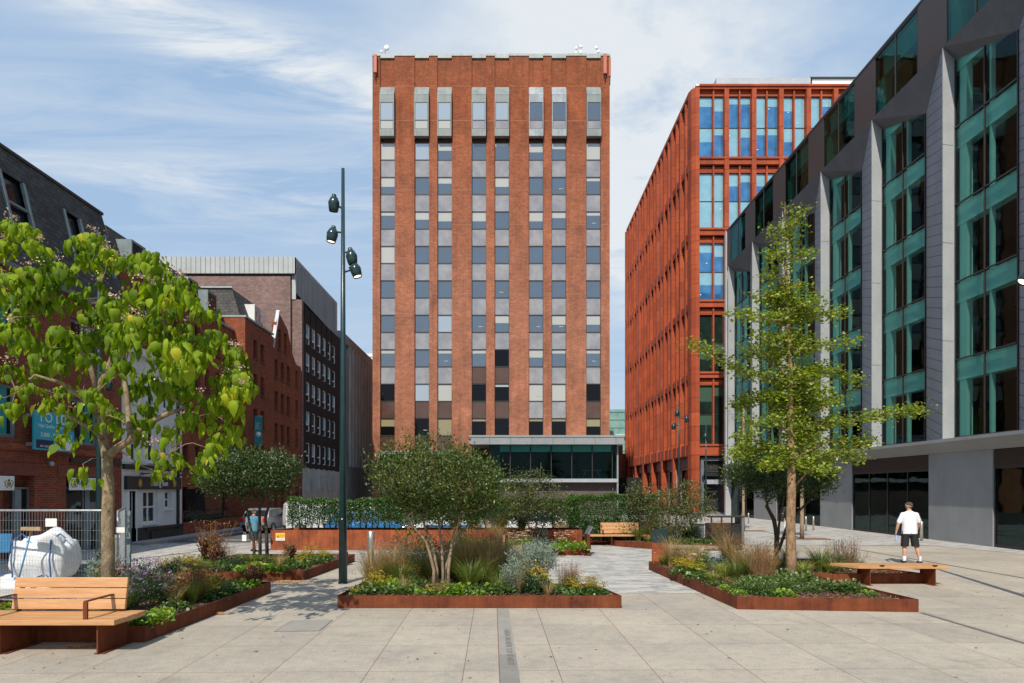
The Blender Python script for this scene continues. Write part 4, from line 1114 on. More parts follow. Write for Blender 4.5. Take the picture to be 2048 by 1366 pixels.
# -- tall red brick terrace behind and beside the pub
tb = empty('gabled_brick_building', (-18, 37, 0), 'tall red brick office building with slate mansards and a gable, beyond the white pub', 'building')
SX = -15.7
b = MB()
b.box(SX - 8, 27.5, 0, SX - .3, 38.85, 11.2)
def rowz(z0, hh, n, st): return [(z0 - st * k, z0 - st * k + hh) for k in range(n)]
wy = [28.4, 29.4, 30.6, 31.9, 32.9, 34.2, 35.3, 36.6, 37.6]
ops = [(y, y + .55, z0, z1) for y in wy for (z0, z1) in rowz(9.35, 1.15, 5, 2.05) if not (y < 31.4 and z0 < 7.6)]
wallwith(b, SX, .3, 27.5, 38.85, 0, 11.2, ops)
YF0, YF1 = 38.9, 49.35
fy = [wallY(x, LX) for x in (507, 521.5, 549.5, 562, 574, 591)]
ops2 = []
for k, y in enumerate(fy):
    for (z0, z1) in rowz(9.95, 1.12, 5, 2.06):
        ops2.append((y, y + (.62 if k < 5 else .55), z0 + (-.55 if k > 1 else 0), z1 + (-.5 if k > 1 else 0)))
ops2 += [(wallY(x, LX), wallY(x, LX) + .55, 11.35, 12.65) for x in (556.5, 568.5)]
wallwith(b, LX, .3, YF0, YF1, 0, 11.0, [o for o in ops2 if o[2] < 11])
b.box(LX - .3, YF0, 11.0, LX, 43.6, 11.9)
# gable part
g0, g1, gp_ = 43.6, 47.3, 44.3
wallwith(b, LX, .3, 44.1, 46.4, 11.0, 13.0, [o for o in ops2 if o[2] > 11])
b.face([(LX, g0, 11.0), (LX, 44.1, 11.0), (LX, 44.1, 13.0)][::1]); b.face([(LX, 44.1, 13.0), (LX, 46.4, 13.0), (LX, 44.6, 13.75)]); b.face([(LX, 46.4, 11.0), (LX, 47.8, 11.0), (LX, 46.4, 13.0)])
b.box(LX - 8, YF0, 0, LX - .3, YF1, 11.0)
b.box(LX - 1.9, YF0 - .02, 0, LX, YF0 - .001, 12.0).box(LX - 1.9, YF0, 11.9, LX - .3, YF0 + .4, 12.0)
b.build('wall', 'brick_red', tb)
for (y0, y1, z0, z1) in ops + ops2:
    X = SX if y0 < 38.8 else LX
    q = MB().box(X - .24, y0, z0, X - .18, y1, z0 + .05).box(X - .24, y0, z1 - .05, X - .18, y1, z1).box(X - .24, y0, z0, X - .18, y0 + .05, z1).box(X - .24, y1 - .05, z0, X - .18, y1, z1).box(X - .23, y0, (z0 + z1) / 2 - .03, X - .18, y1, (z0 + z1) / 2 + .03).box(X - .02, y0 - .04, z0 - .09, X + .05, y1 + .04, z0)
    f = q.build('window', 'frame_dark', tb)
    MB().box(X - .22, y0, z0, X - .21, y1, z1).build('pane', 'pane_left_sky' if (hash((round(y0 * 10), round(z0 * 10))) % 3 == 0) else 'pane_left_dark', f)
# mansards
b = MB()
def mans(y0, y1, X, z0, z1, lean=.32, back=5):
    b = MB()
    xt = X - (z1 - z0) * lean
    b.face([(X, y0, z0), (X, y1, z0), (xt, y1 - .3, z1), (xt, y0 + .3, z1)])
    b.face([(X - back, y0, z0), (X, y0, z0), (xt, y0 + .3, z1), (X - back, y0 + .3, z1)])
    b.face([(X, y1, z0), (X - back, y1, z0), (X - back, y1 - .3, z1), (xt, y1 - .3, z1)])
    b.face([(X - back, y0 + .3, z1), (xt, y0 + .3, z1), (xt, y1 - .3, z1), (X - back, y1 - .3, z1)])
    b.build('mansard_roof', 'brick_slate', tb)
mans(27.6, 31.0, SX - .2, 11.2, 13.0); mans(32.2, 38.2, SX - .2, 11.2, 13.0); mans(39.3, 43.5, LX - .4, 12.0, 13.85, .36, 6); mans(47.2, 49.3, LX - .3, 11.0, 12.6)
b = MB().box(LX - 6.2, 39.5, 13.85, LX - 1.0, 39.62, 13.93).box(SX - .3, 27.5, 11.2, SX + .1, 38.85, 11.32).box(LX - 2, YF0 - .05, 12.0, LX + .06, 43.5, 12.1)
b.build('parapet_coping', 'grey_cap', tb)
q = MB().prism([(0, 0)] * 0 + [(LX + .06, 43.45), (LX - .3, 43.45), (LX - .3, 43.75), (LX + .06, 43.75)][::-1], 11.0, 11.01)
q = MB()
for (a, c_) in (((43.5, 11.2), (44.6, 13.85)),):
    q.add(MB().box(-.16, -.06, 0, .06, .06, 2.87), Matrix.Translation((LX, a[0], a[1])) @ Matrix.Rotation(-math.atan2(1.1, 2.65), 4, 'X'))
q.build('gable_coping', 'alu_light', tb)
q = MB().box(LX - .9, 41.0, 12.1, LX - .25, 42.1, 13.3); dq = q.build('dormer', 'white_paint', tb); MB().box(LX - .26, 41.12, 12.2, LX - .235, 41.98, 13.2).build('pane', 'pane_left_sky', dq)
for yy in (33.4, 35.6, 28.4):
    q = MB().box(SX - .9, yy, 11.3, SX + .02, yy + 1.1, 12.6); dq = q.build('dormer', 'window_grey', tb); MB().box(SX + .021, yy + .1, 11.4, SX + .03, yy + 1.0, 12.5).build('pane', 'pane_left_dark', dq)
for yy in ():
    q = MB(); q.face([(SX + .1, yy, 9.9), (SX + .1, yy + .9, 9.9), (SX + .1, yy + .9, 12.6), (SX + .1, yy + .45, 13.2), (SX + .1, yy, 12.2)]); q.face([(SX + .1, yy, 9.9), (SX + .1, yy, 12.2), (SX - .5, yy, 12.2), (SX - .5, yy, 9.9)][::1]); q.build('gable_coping', 'alu_light', tb)
# street-level glass and the low wall with its hedge
MB().box(SX + .01, 33.0, .6, SX + .04, 37.5, 2.2).build('shop_window', 'pane_left_dark', tb)
MB().box(SX + .01, 31.7, .0, SX + .05, 32.7, 2.3).build('entrance_door', 'black_paint', tb)
lw = MB().box(-15.35, 31.6, 0, -15.1, 46, .62).build('low_brick_wall', 'brick_red')
tag(lw, 'long low red brick wall at the foot of the gabled brick building', 'wall')
bn = empty('hanging_banner', (LX + .01, 40.1, 4.75), 'tall teal banner with white lettering and a white disc, hanging from the red brick building', 'banner')
with Local():
    MB().box(.08, -.012, 0, .52, .012, 1.72).build('cloth', 'banner_teal', bn)
    MB().tube([(0, 0, 1.73), (.54, 0, 1.73)], .02, 6).tube([(0, 0, -.01), (.54, 0, -.01)], .02, 6).build('arm', 'galvanised', bn)
    MB().lathe([(.001, 0), (.15, 0), (.15, .004), (.001, .004)], 20, 0, Matrix.Translation((.30, -.013, .66)) @ Matrix.Rotation(R(90), 4, 'X')).build('disc', 'white_plain', bn)
    for k, s_ in enumerate(("We're", 'ready', 'when', 'you are')): text(s_, .105, (.10, -.015, 1.32 - k * .105), FACE_CAM, 'white_plain', bn, align='LEFT', ext=.001)
# -- black brick block with metal roof
kb = empty('black_brick_building', (-18, 56, 0), 'dark block with white-framed windows and ribbed grey metal roof, left of the tower', 'building')
KY0, KY1 = 49.6, 60.9
wys = [50.6 + 1.52 * k for k in range(6)]
wrs = [(13.0, 14.5), (10.95, 12.35), (8.75, 10.2), (6.5, 8.0), (4.15, 5.65), (2.65, 3.65)]
b = MB(); b.box(LX - 12, KY0 + .3, 0, LX - .3, KY1, 15.6).box(LX - 12, KY0 + .3, 15.6, LX - .5, KY1, 17.5)
ko = [(y, y + 1.0, z0, z1) for y in wys for (z0, z1) in wrs[:5]]
wallwith(b, LX, .3, KY0, KY1, 3.7, 15.6, ko)
b.build('wall', 'brick_black', kb)
b = MB(); wallwith(b, LX + .05, .35, KY0, KY1, 0, 3.7, [(y, y + .75, 2.3, 3.3) for y in wys]); 
for y in wys: b.box(LX + .05, y - .42, 2.1, LX + .25, y - .12, 3.75)
b.build('base', 'concrete_pale', kb)
b = MB(); b.box(LX - 12, KY0 - .05, 0, LX + .01, KY0 + .3, 15.95).box(LX - 12, KY0 - .3, 0, LX - .75, KY0 - .05, 17.6)
b.build('end_wall', 'brick_brown', kb)
for y in wys: MB().box(LX - .001, y - .45, 14.7, LX + .06, y - .38, 15.6).build('pilaster_strip', 'brick_black', kb)
for i, (y0, y1, z0, z1) in enumerate(ko + [(y, y + .75, 2.3, 3.3) for y in wys]):
    zm = z0 + (z1 - z0) * .36
    q = MB().box(LX - .16, y0, z0, LX - .06, y1, z0 + .06).box(LX - .16, y0, z1 - .06, LX - .06, y1, z1).box(LX - .16, y0, z0, LX - .06, y0 + .07, z1).box(LX - .16, y1 - .07, z0, LX - .06, y1, z1).box(LX - .16, y0, zm - .05, LX - .06, y1, zm + .05)
    f = q.build('window', 'white_plain', kb)
    sk = y0 < 56 and z0 > 8
    MB().box(LX - .13, y0, zm, LX - .12, y1, z1).build('pane', 'pane_left_sky' if sk else ('pane_sky_pale' if (i * 7) % 3 == 0 and z0 > 4 else 'pane_left_dark'), f)
    MB().box(LX - .13, y0, z0, LX - .12, y1, zm).build('pane', 'pane_left_dark', f)
b = MB(); za, zb, zc = 17.75, 18.95, 15.9
b.box(LX - 12, KY0 - .4, za, LX - .4, KY0 - .1, zb); 
b.face([(LX - .4, KY0 - .1, 16.4), (LX - .4, KY1 + .5, 15.8), (LX - .4, KY1 + .5, zb - .05), (LX - .4, KY0 - .4, zb)]); b.face([(LX - .4, KY0 - .4, za), (LX - .4, KY0 - .1, 16.4), (LX - .4, KY0 - .4, zb)])
b.face([(LX - 12, KY0 - .4, zb), (LX - .4, KY0 - .4, zb), (LX - .4, KY1 + .5, zb), (LX - 12, KY1 + .5, zb)])
b.box(LX - .7, KY0 - .12, 15.95, LX - .42, KY0 - .06, za)
mr = b.build('metal_roof', 'metal_roof', kb)
b = MB()
for k in range(34): b.box(LX - .55 - k * .35, KY0 - .43, za + .01, LX - .53 - k * .35, KY0 - .4, zb)
for k in range(32):
    y = KY0 + .1 + k * .35; b.box(LX - .4, y, 16.4 - .055 * (k * .35), LX - .36, y + .025, zb)
b.build('roof_seam', 'metal_roof_shade', mr)
MB().box(LX - 12, KY0 - .42, za - .06, LX - .42, KY0 - .05, za).build('gutter', 'frame_dark', kb)
# -- grey concrete ribbed building
cb = empty('ribbed_concrete_building', (-18, 68, 0), 'grey concrete building with vertical ribs, between the dark block and the tower', 'building')
CY0, CY1 = 61.4, 90.0
MB().box(LX - 12, CY0, 0, LX - .35, CY1, 16.1).build('wall', 'frame_grey', cb)
b = MB().box(LX - .35, CY0, 0, LX, CY0 + 1.1, 16.4).box(LX - .35, CY0 + 1.1, 15.6, LX + .02, CY1, 16.45).box(LX - .35, CY0 + 1.1, 0, LX + .02, CY1, 4.3).box(LX - 12, CY0 - .02, 0, LX, CY0 + .02, 16.45)
b.build('concrete_frame', 'concrete_mid', cb)
y = CY0 + 3.0
while y < CY1 - 1:
    MB().box(LX - .35, y, 4.3, LX + .12, y + .36, 15.6).build('rib', 'concrete_pale', cb); y += 1.35
for zz in (4.3, 6.6, 9.0, 11.4, 13.7):
    MB().box(LX - .34, CY0 + 1.1, zz, LX - .12, CY1, zz + .75).build('spandrel_band', 'concrete_mid', cb)
MB().box(LX - .34, CY0 + 1.2, 4.3, LX - .05, CY0 + 2.9, 14.6).build('mesh_panel', 'alu_grey', cb)
wbk = empty('white_roof_building', (-24, 150, 0), 'plain white roofed building far behind, just left of the tower', 'building')
MB().box(-46, 150, 0, -28.5, 165, 32.0).build('wall', 'render_white', wbk)
q = MB()
for k in range(6): q.box(-46, 149.9, 31.2 - k * .9, -28.5, 150, 31.26 - k * .9)
q.build('cladding_joint', 'alu_grey', wbk)
# -- glimpse between tower and red building
gl_ = empty('teal_glass_building', (17, 108, 0), 'distant pale teal glass building seen in the gap between tower and red building', 'building')
MB().box(14.5, 108, 6.6, 20, 118, 14.8).build('wall', 'pane_teal_far', gl_)
q = MB()
for k in range(7): q.box(14.4, 107.9, 6.9 + k * 1.25, 20, 108, 6.98 + k * 1.25)
for k in range(5): q.box(14.6 + k * 1.2, 107.9, 6.6, 14.68 + k * 1.2, 107.99, 14.8)
q.build('glazing_bar', 'alu_light', gl_)
MB().box(14.4, 107.5, 10.4, 20, 118, 10.8).build('floor_edge', 'white_plain', gl_)
ch = MB().box(14.0, 100.5, 0, 17.2, 105, 7.4).box(15.9, 99.8, 0, 16.7, 100.5, 8.6)
o = ch.build('brick_wall_building', 'brick_red'); tag(o, 'sliver of an old red brick building in the gap right of the pavilion', 'building')
hv = MB().box(13.3, 84, 0, 16.4, 86, 3.6).build('ivy_wall', 'dark_room'); tag(hv, 'dark hedge-covered wall in the narrow gap between the pavilion and the red building', 'wall')
# ================================================================== planters
def ccw(poly):
    a = sum(poly[i][0] * poly[(i + 1) % len(poly)][1] - poly[(i + 1) % len(poly)][0] * poly[i][1] for i in range(len(poly)))
    return poly if a > 0 else poly[::-1]
def inset(poly, d):
    n = len(poly); out = []
    for i in range(n):
        p0, p1, p2 = (Vector(poly[(i + k) % n]) for k in (-1, 0, 1))
        e1 = (p1 - p0).normalized(); e2 = (p2 - p1).normalized()
        n1 = Vector((-e1.y, e1.x)); n2 = Vector((-e2.y, e2.x))
        k = (n1 + n2); k = k / max(.3, k.dot(n1)) if k.length > 1e-6 else n1
        out.append(tuple(p1 + k * d))
    return out
def planter(label, poly, h=.23, th=.014, soil=.16, m='rust_steel', chips=True):
    poly = ccw([tuple(p) for p in poly]); ins = inset(poly, th); n = len(poly)
    cx = sum(p[0] for p in poly) / n; cy = sum(p[1] for p in poly) / n
    e = empty('steel_planter', (cx, cy, 0), label, 'planter')
    b = MB()
    for i in range(n):
        j = (i + 1) % n
        a, c, a2, c2 = poly[i], poly[j], ins[i], ins[j]
        b.face([(*a, 0), (*c, 0), (*c, h), (*a, h)]); b.face([(*a2, h), (*c2, h), (*c2, 0), (*a2, 0)])
        b.face([(*a, h), (*c, h), (*c2, h), (*a2, h)])
    # small weld seams on the long sides
    for i in range(n):
        p, q = Vector(poly[i]), Vector(poly[(i + 1) % n]); L = (q - p).length; d = (q - p) / max(L, .01); nn = Vector((d.y, -d.x))
        k = 1
        while k * 1.9 < L - .3:
            c0 = p + d * k * 1.9; b.face([(*(c0 + nn * .003), .01), (*(c0 + d * .008 + nn * .003), .01), (*(c0 + d * .008 + nn * .003), h - .01), (*(c0 + nn * .003), h - .01)]); k += 1
    b.build('edging', m, e)
    # soil as a bumpy sheet
    from mathutils.geometry import tessellate_polygon
    bm = bmesh.new(); vs = [bm.verts.new((*p, soil)) for p in ins]
    for t3 in tessellate_polygon([[Vector((*p, 0)) for p in ins]]): bm.faces.new([vs[i] for i in t3])
    bmesh.ops.recalc_face_normals(bm, faces=bm.faces); bmesh.ops.subdivide_edges(bm, edges=bm.edges[:], cuts=7, use_grid_fill=True)
    for v in bm.verts:
        if not v.is_boundary: v.co.z += random.uniform(-.01, .035)
    me = bpy.data.meshes.new('soil'); bm.to_mesh(me); bm.free(); me.materials.append(MATS['soil_dark'])
    link(bpy.data.objects.new('soil', me), e)
    if chips:
        b = MB(); rr = random.Random(int(cx * 100))
        for _ in range(int(120 * abs(sum(poly[i][0] * poly[(i + 1) % n][1] - poly[(i + 1) % n][0] * poly[i][1] for i in range(n)) / 2))):
            x, y = rnd_in(poly, rr); b.obox(Matrix.Translation((x, y, soil + .03)) @ Euler((rr.uniform(-.6, .6), rr.uniform(-.6, .6), rr.uniform(0, 6))).to_matrix().to_4x4(), rr.uniform(.02, .07), rr.uniform(.01, .03), .007)
        b.build('bark_mulch', 'bark_chip', e)['kind'] = 'stuff'
    return e, poly
def inside(poly, x, y):
    c = False; n = len(poly)
    for i in range(n):
        (x0, y0), (x1, y1) = poly[i], poly[(i + 1) % n]
        if (y0 > y) != (y1 > y) and x < (x1 - x0) * (y - y0) / (y1 - y0) + x0: c = not c
    return c
def rnd_in(poly, rr, m=.0):
    xs = [p[0] for p in poly]; ys = [p[1] for p in poly]
    for _ in range(400):
        x, y = rr.uniform(min(xs), max(xs)), rr.uniform(min(ys), max(ys))
        if inside(poly, x, y) and (m == 0 or all(inside(poly, x + dx, y + dy) for dx, dy in ((m, 0), (-m, 0), (0, m), (0, -m)))): return x, y
    return sum(xs) / len(xs), sum(ys) / len(ys)
PA = [(-3.16, 12.62), (2.09, 12.62), (1.78, 14.2), (.95, 14.25), (.15, 16.9), (-2.98, 17.4)]
PB = [(4.19, 12.5), (7.33, 12.2), (6.95, 15.8), (9.7, 15.97), (8.5, 19.3), (3.82, 18.6)]
PC = [(-5.22, 9.8), (-5.05, 14.5), (-5.75, 14.75), (-7.4, 12.0), (-9.8, 11.7), (-9.8, 9.92)]
PD = [(-8.75, 15.9), (-4.92, 16.5), (-4.66, 20.7), (-8.2, 20.7)]
PF = [(-2.0, 23.8), (.55, 23.8), (.6, 24.3), (-1.9, 24.35)]
PG = [(.4, 22.6), (2.55, 22.6), (2.7, 24.3), (.3, 24.35)]
PH = [(4.1, 26.2), (5.9, 24.2), (8.0, 24.4), (8.0, 28.2), (1.6, 28.2), (1.6, 27.2), (4.0, 27.1)]
PE = [(-8.54, 24.5), (6.0, 24.55), (6.0, 26.0), (-8.2, 26.0)]
planter('long low rust-coloured steel planter in the front centre, holding the many-stemmed bushy tree', PA)
planter('low rusty steel planter in the right foreground, holding the tall pale-trunked tree', PB)
planter('low rusty planter behind the front left bench, holding the large-leaved lime green tree', PC)
planter('low rusty planter left of the lamp post, holding the flat-topped dark tree', PD)
planter('small low rusty planter behind the front centre planter, left of the pink-flowered one', PF, soil=.17)
planter('small low rusty planter with pink flat flower heads and a spindly tree', PG, soil=.17)
planter('low rusty planter behind the far timber bench and the dark information post', PH, soil=.17)
PEo, _ = planter('long high orange-rust planter wall with a hedge growing in it, closing off the square', [(-8.54, 24.5), (-1.0, 24.55), (2.65, 24.6), (2.65, 26.0), (-8.2, 26.0)], h=.73, th=.03, soil=.62, m='rust_steel_orange', chips=False)

# ------------------------------------------------------------------ leaves
T_HEART = ([(0, 0, 0), (-.28, .06, .00), (-.40, .34, -.08), (-.26, .68, -.20), (0, 1.0, -.34), (.26, .68, -.20), (.40, .34, -.08), (.28, .06, .0), (0, .38, .10), (0, .7, .00)],
           [(0, 8, 1), (1, 8, 2), (2, 8, 9, 3), (3, 9, 4), (0, 7, 8), (7, 6, 8), (6, 5, 9, 8), (5, 4, 9)])
T_OVAL = ([(0, 0, 0), (-.26, .5, .07), (0, 1, -.06), (.26, .5, .07)], [(0, 2, 1), (0, 3, 2)])
T_FAN = ([(0, 0, 0), (-.62, .72, .10), (-.22, 1.0, -.04), (.22, 1.0, .08), (.62, .72, -.06)], [(0, 2, 1), (0, 3, 2), (0, 4, 3)])
T_ROUND = ([(0, 0, 0), (-.5, .25, .08), (-.45, .75, .02), (0, 1, -.05), (.45, .75, .02), (.5, .25, .08)], [(0, 3, 2, 1), (0, 5, 4, 3)])
T_NARROW = ([(0, 0, 0), (-.12, .5, .05), (0, 1, -.08), (.12, .5, .05)], [(0, 2, 1), (0, 3, 2)])
T_BIT = ([(-.5, -.5, 0), (.5, -.5, 0), (.5, .5, .2), (-.5, .5, .0)], [(0, 1, 2, 3)])
nr = np.random.default_rng(5)
def unit(a): return a / np.maximum(np.linalg.norm(a, axis=1, keepdims=True), 1e-9)
def leafmesh(name, tpl, P, D, Nn, S, m, leaf_tone=None, wx=None, cz=None):
    P = np.asarray(P, float); D = unit(np.asarray(D, float)); Nn = np.asarray(Nn, float); S = np.asarray(S, float)
    if leaf_tone is None: leaf_tone = nr.random(len(P))
    Xa = unit(np.cross(D, Nn) + 1e-6); Z = np.cross(Xa, D)
    tv, tf = tpl; tv = np.array(tv)
    wx = np.ones(len(P)) if wx is None else wx; cz = np.ones(len(P)) if cz is None else cz
    V = P[:, None, :] + S[:, None, None] * (tv[None, :, 0, None] * (Xa * wx[:, None])[:, None, :] + tv[None, :, 1, None] * D[:, None, :] + tv[None, :, 2, None] * (Z * cz[:, None])[:, None, :])
    n = len(P); k = len(tv); off = np.arange(n) * k
    loops = []; 
    flat = np.concatenate([np.array(f) for f in tf]); lens = np.array([len(f) for f in tf])
    LV = (off[:, None] + flat[None, :]).ravel(); LT = np.tile(lens, n); LS = np.concatenate([[0], np.cumsum(LT)[:-1]])
    me = bpy.data.meshes.new(name)
    me.vertices.add(n * k); me.vertices.foreach_set('co', V.ravel())
    me.loops.add(len(LV)); me.loops.foreach_set('vertex_index', LV.astype(np.int32))
    me.polygons.add(len(LT)); me.polygons.foreach_set('loop_start', LS.astype(np.int32)); me.polygons.foreach_set('loop_total', LT.astype(np.int32))
    me.materials.append(MATS[m]); 
    a = me.attributes.new('leaf_tone', 'FLOAT', 'FACE'); a.data.foreach_set('value', np.repeat(leaf_tone, len(tf)).astype(np.float32))
    me.update(calc_edges=True); me.validate(); return me
def rdir(n, up=0.0):
    d = unit(nr.normal(size=(n, 3))); d[:, 2] += up; return unit(d)

# ------------------------------------------------------------------ tree skeleton
class Skel:
    def __init__(s, trunk, r0, r1, rt=.006, ex=.5, wob=.1, seed=1):
        s.n = [Vector(p) for p in trunk]; s.p = [-1] + list(range(len(trunk) - 1)); s.nt = len(trunk)
        s.fix = {i: r0 + (r1 - r0) * i / max(1, len(trunk) - 1) for i in range(len(trunk))}
        s.rt = rt; s.ex = ex; s.wob = wob; s.rg = random.Random(seed); s.tips = []
    def limb(s, start, pts, r0=None, r1=None):
        """explicit limb from the node nearest to start"""
        i = min(range(len(s.n)), key=lambda k: (s.n[k] - Vector(start)).length)
        for j, p in enumerate(pts):
            s.n.append(Vector(p)); s.p.append(i); i = len(s.n) - 1
            if r0: s.fix[i] = r0 + (r1 - r0) * j / max(1, len(pts) - 1)
        return i
    def grow(s, tips, kmin=1, seg=.25, rise=.15, down=.6):
        base = s.n[kmin]
        for tp in sorted([Vector(t) for t in tips], key=lambda t: (t - base).length):
            best, bc = kmin, 1e9
            for i in range(kmin, len(s.n)):
                q = s.n[i]; d = tp - q
                c = d.length + down * max(0, q.z - tp.z) + .08 * (q - base).length
                if c < bc: best, bc = i, c
            a = s.n[best]; d = tp - a; L = d.length; m = max(1, int(L / seg)); par = best
            for k in range(1, m + 1):
                f = k / m; q = a + d * f + Vector((0, 0, rise * L * math.sin(math.pi * f) * (-1 if d.z > L * .8 else 1)))
                if k < m: q += Vector([s.rg.uniform(-1, 1) for _ in range(3)]) * s.wob * min(.35, L / m)
                s.n.append(q); s.p.append(par); par = len(s.n) - 1
            s.tips.append(par)
    def mesh(s, name, m, nseg=7):
        n = len(s.n); ch = [[] for _ in range(n)]
        for i, p in enumerate(s.p):
            if p >= 0: ch[p].append(i)
        cnt = [0] * n
        for i in range(n - 1, -1, -1):
            cnt[i] = max(1, sum(cnt[c] for c in ch[i]) if ch[i] else 1)
        # children can have lower index only when built in order, which holds here
        rad = [s.rt * cnt[i] ** s.ex for i in range(n)]
        for i, r in s.fix.items(): rad[i] = r
        s.rad = rad; s.cnt = cnt
        b = MB(); st = [(0, None)]
        while st:
            i, par = st.pop(); pts, rs = [], []
            if par is not None: pts.append(s.n[par]); rs.append(min(rad[par] * .85, rad[i] * 1.25))
            while True:
                pts.append(s.n[i]); rs.append(rad[i])
                if not ch[i]: break
                c = max(ch[i], key=lambda k: rad[k] + (1 if k in s.fix else 0)); 
                for o in ch[i]:
                    if o != c: st.append((o, i))
                i = c
            if len(pts) > 1:
                rs[-1] *= .6 if rs[-1] < .03 else 1
                b.tube(pts, rs, nseg if max(rs) > .03 else 4, cap=True)
        return b.mesh(name, m)
    def terminals(s, maxcnt=2):
        return [i for i in range(s.nt, len(s.n)) if s.cnt[i] <= maxcnt]
def tree(name, label, group=None, loc=(0, 0, 0)):
    return empty(name, loc, label, 'tree', group)

# ---- the large-leaved tree at the left (catalpa-like)
rg = random.Random(21)
CYt = 10.3; tb_ = at(216, 1150, CYt)
ct = tree('large_leaved_tree', 'young tree with big drooping lime-green leaves and dry cream flower heads, in the left foreground', loc=(tb_.x, CYt, .16))
def A(px, py, dy=0.0): return at(px, py, CYt + dy)
trunk = [Vector((tb_.x, CYt, .12)), A(216, 1100), A(215, 1040), A(217, 985), A(215, 945), A(214, 915)]
sk = Skel(trunk, .098, .076, rt=.0055, ex=.50, wob=.45, seed=4)
i0 = sk.limb(trunk[-1], [A(206, 880), A(204, 830), A(193, 780), A(180, 730), A(150, 690)], .065, .03)
i1 = sk.limb(trunk[-1], [A(232, 898, -.1), A(262, 878, -.15), A(290, 850, -.2), A(330, 830, -.3), (A(370, 815, -.35))], .06, .03)
sk.limb(A(262, 878), [A(258, 840, .15), A(252, 780, .3), A(246, 730, .35), A(262, 680, .5)], .045, .025)
sk.limb(A(193, 780), [A(215, 740, .2), A(232, 690, .3), A(222, 630, .4)], .04, .02)
sk.limb(A(204, 830), [A(170, 800, -.3), A(120, 765, -.5), A(70, 750, -.6)], .035, .018)
sk.limb(A(206, 880), [A(190, 862, -.4), A(150, 840, -.8), A(110, 815, -1.1)], .03, .015)
tipspx = [(20, 435), (48, 440), (10, 475), (80, 480), (150, 470), (188, 462), (175, 500), (215, 495), (120, 520), (60, 530), (20, 545), (240, 510), (265, 505), (300, 500), (322, 520),
          (345, 545), (385, 590), (360, 570), (415, 608), (432, 655), (470, 720), (455, 745), (480, 770), (465, 800), (430, 790), (400, 700), (440, 860), (465, 840), (420, 880), (330, 600), (280, 560), (250, 590), (200, 560), (150, 580), (90, 600), (40, 610),
          (5, 640), (60, 670), (110, 690), (15, 720), (60, 760), (20, 800), (100, 790), (130, 760), (170, 660), (220, 650), (280, 640), (330, 680), (370, 720), (340, 770), (300, 740), (250, 720), (210, 800), (240, 820),
          (300, 830), (340, 850), (290, 800), (380, 820), (400, 780), (350, 900), (300, 890), (170, 930), (130, 860), (410, 920), (325, 930), (478, 735), (486, 760), (470, 690), (455, 780), (430, 820), (300, 620), (380, 660), (350, 720), (120, 650), (75, 720), (180, 700), (130, 700), (30, 570), (90, 560), (260, 650), (230, 600), (190, 610), (-30, 600), (-40, 700), (-60, 800), (-20, 520), (-70, 650)]
tips = []
for (x, y) in tipspx:
    edge = max(abs(x - 215) / 290, abs(y - 680) / 280)
    dy = rg.uniform(-1.75, 1.75) * math.sqrt(max(.05, 1.05 - min(1, edge) ** 2))
    # keep the picture position whatever the depth
    q = at(x, y + 18, CYt + dy); tips.append(q)
for _ in range(38):
    x, y = rg.gauss(220, 120), rg.gauss(690, 100)
    if 0 < x < 470 and 470 < y < 900: tips.append(at(x, y, CYt + rg.uniform(-1.7, 1.7)))
sk.grow(tips, kmin=5, seg=.2, rise=.12, down=.5)
tm = sk.mesh('trunk', 'bark_catalpa', 10)
inst('trunk', tm, (0, 0, 0), ct)
P, D, NN, S, FP, FS = [], [], [], [], [], []; shade_tone = []; CC = A(215, 720)
for ti in sk.tips + [i for i in sk.terminals(2) if rg.random() < .16]:
    c = sk.n[ti]; k = int(rg.randint(23, 36) * (1 if sk.n[ti].z > 3.3 else .6)) if ti in sk.tips else rg.randint(3, 6)
    for j in range(k):
        a = rg.uniform(0, 6.283); rr = rg.uniform(.02, .22) ; h = .12 - rr * rg.uniform(.2, 1.5)
        p = c + Vector((math.cos(a) * rr, math.sin(a) * rr, h))
        dr = rg.uniform(.7, 3.5)
        d = Vector((math.cos(a), math.sin(a), -dr)).normalized()
        P.append(p); D.append(d); up = Vector((math.cos(a) * dr * .8, math.sin(a) * dr * .8, .9)) + Vector([rg.uniform(-.5, .5) for _ in range(3)]); NN.append(up + Vector([rg.gauss(0, .45) for _ in range(3)])); shade_tone.append(min(1, max(0, .16 + .30 * min(1.2, (p - CC).length / 2.1) ** 2 + rg.gauss(0, .20) + (.35 if rg.random() < .05 else 0)))); S.append(.06 + .155 * rg.random() ** 1.4)  # lower tone toward the crown centre paints inner shade into the leaf colour
    if rg.random() < .42 and ti in sk.tips:
        for _ in range(30):
            FP.append(c + Vector((rg.gauss(0, .055), rg.gauss(0, .055), .13 + rg.gauss(.03, .035)))); FS.append(rg.uniform(.012, .028))
lm = leafmesh('crown', T_HEART, [tuple(x) for x in P], [tuple(x) for x in D], [tuple(x) for x in NN], S, 'leaf_catalpa', np.array(shade_tone), nr.uniform(.45, 1.08, len(P)), nr.uniform(.3, 2.8, len(P)))
crown = inst('crown', lm, (0, 0, 0), ct)
fm = leafmesh('flower_head', T_BIT, [tuple(x) for x in FP], rdir(len(FP)), rdir(len(FP)), FS, 'pink_bloom')
inst('flower_heads', fm, (0, 0, 0), crown)['kind'] = 'stuff'

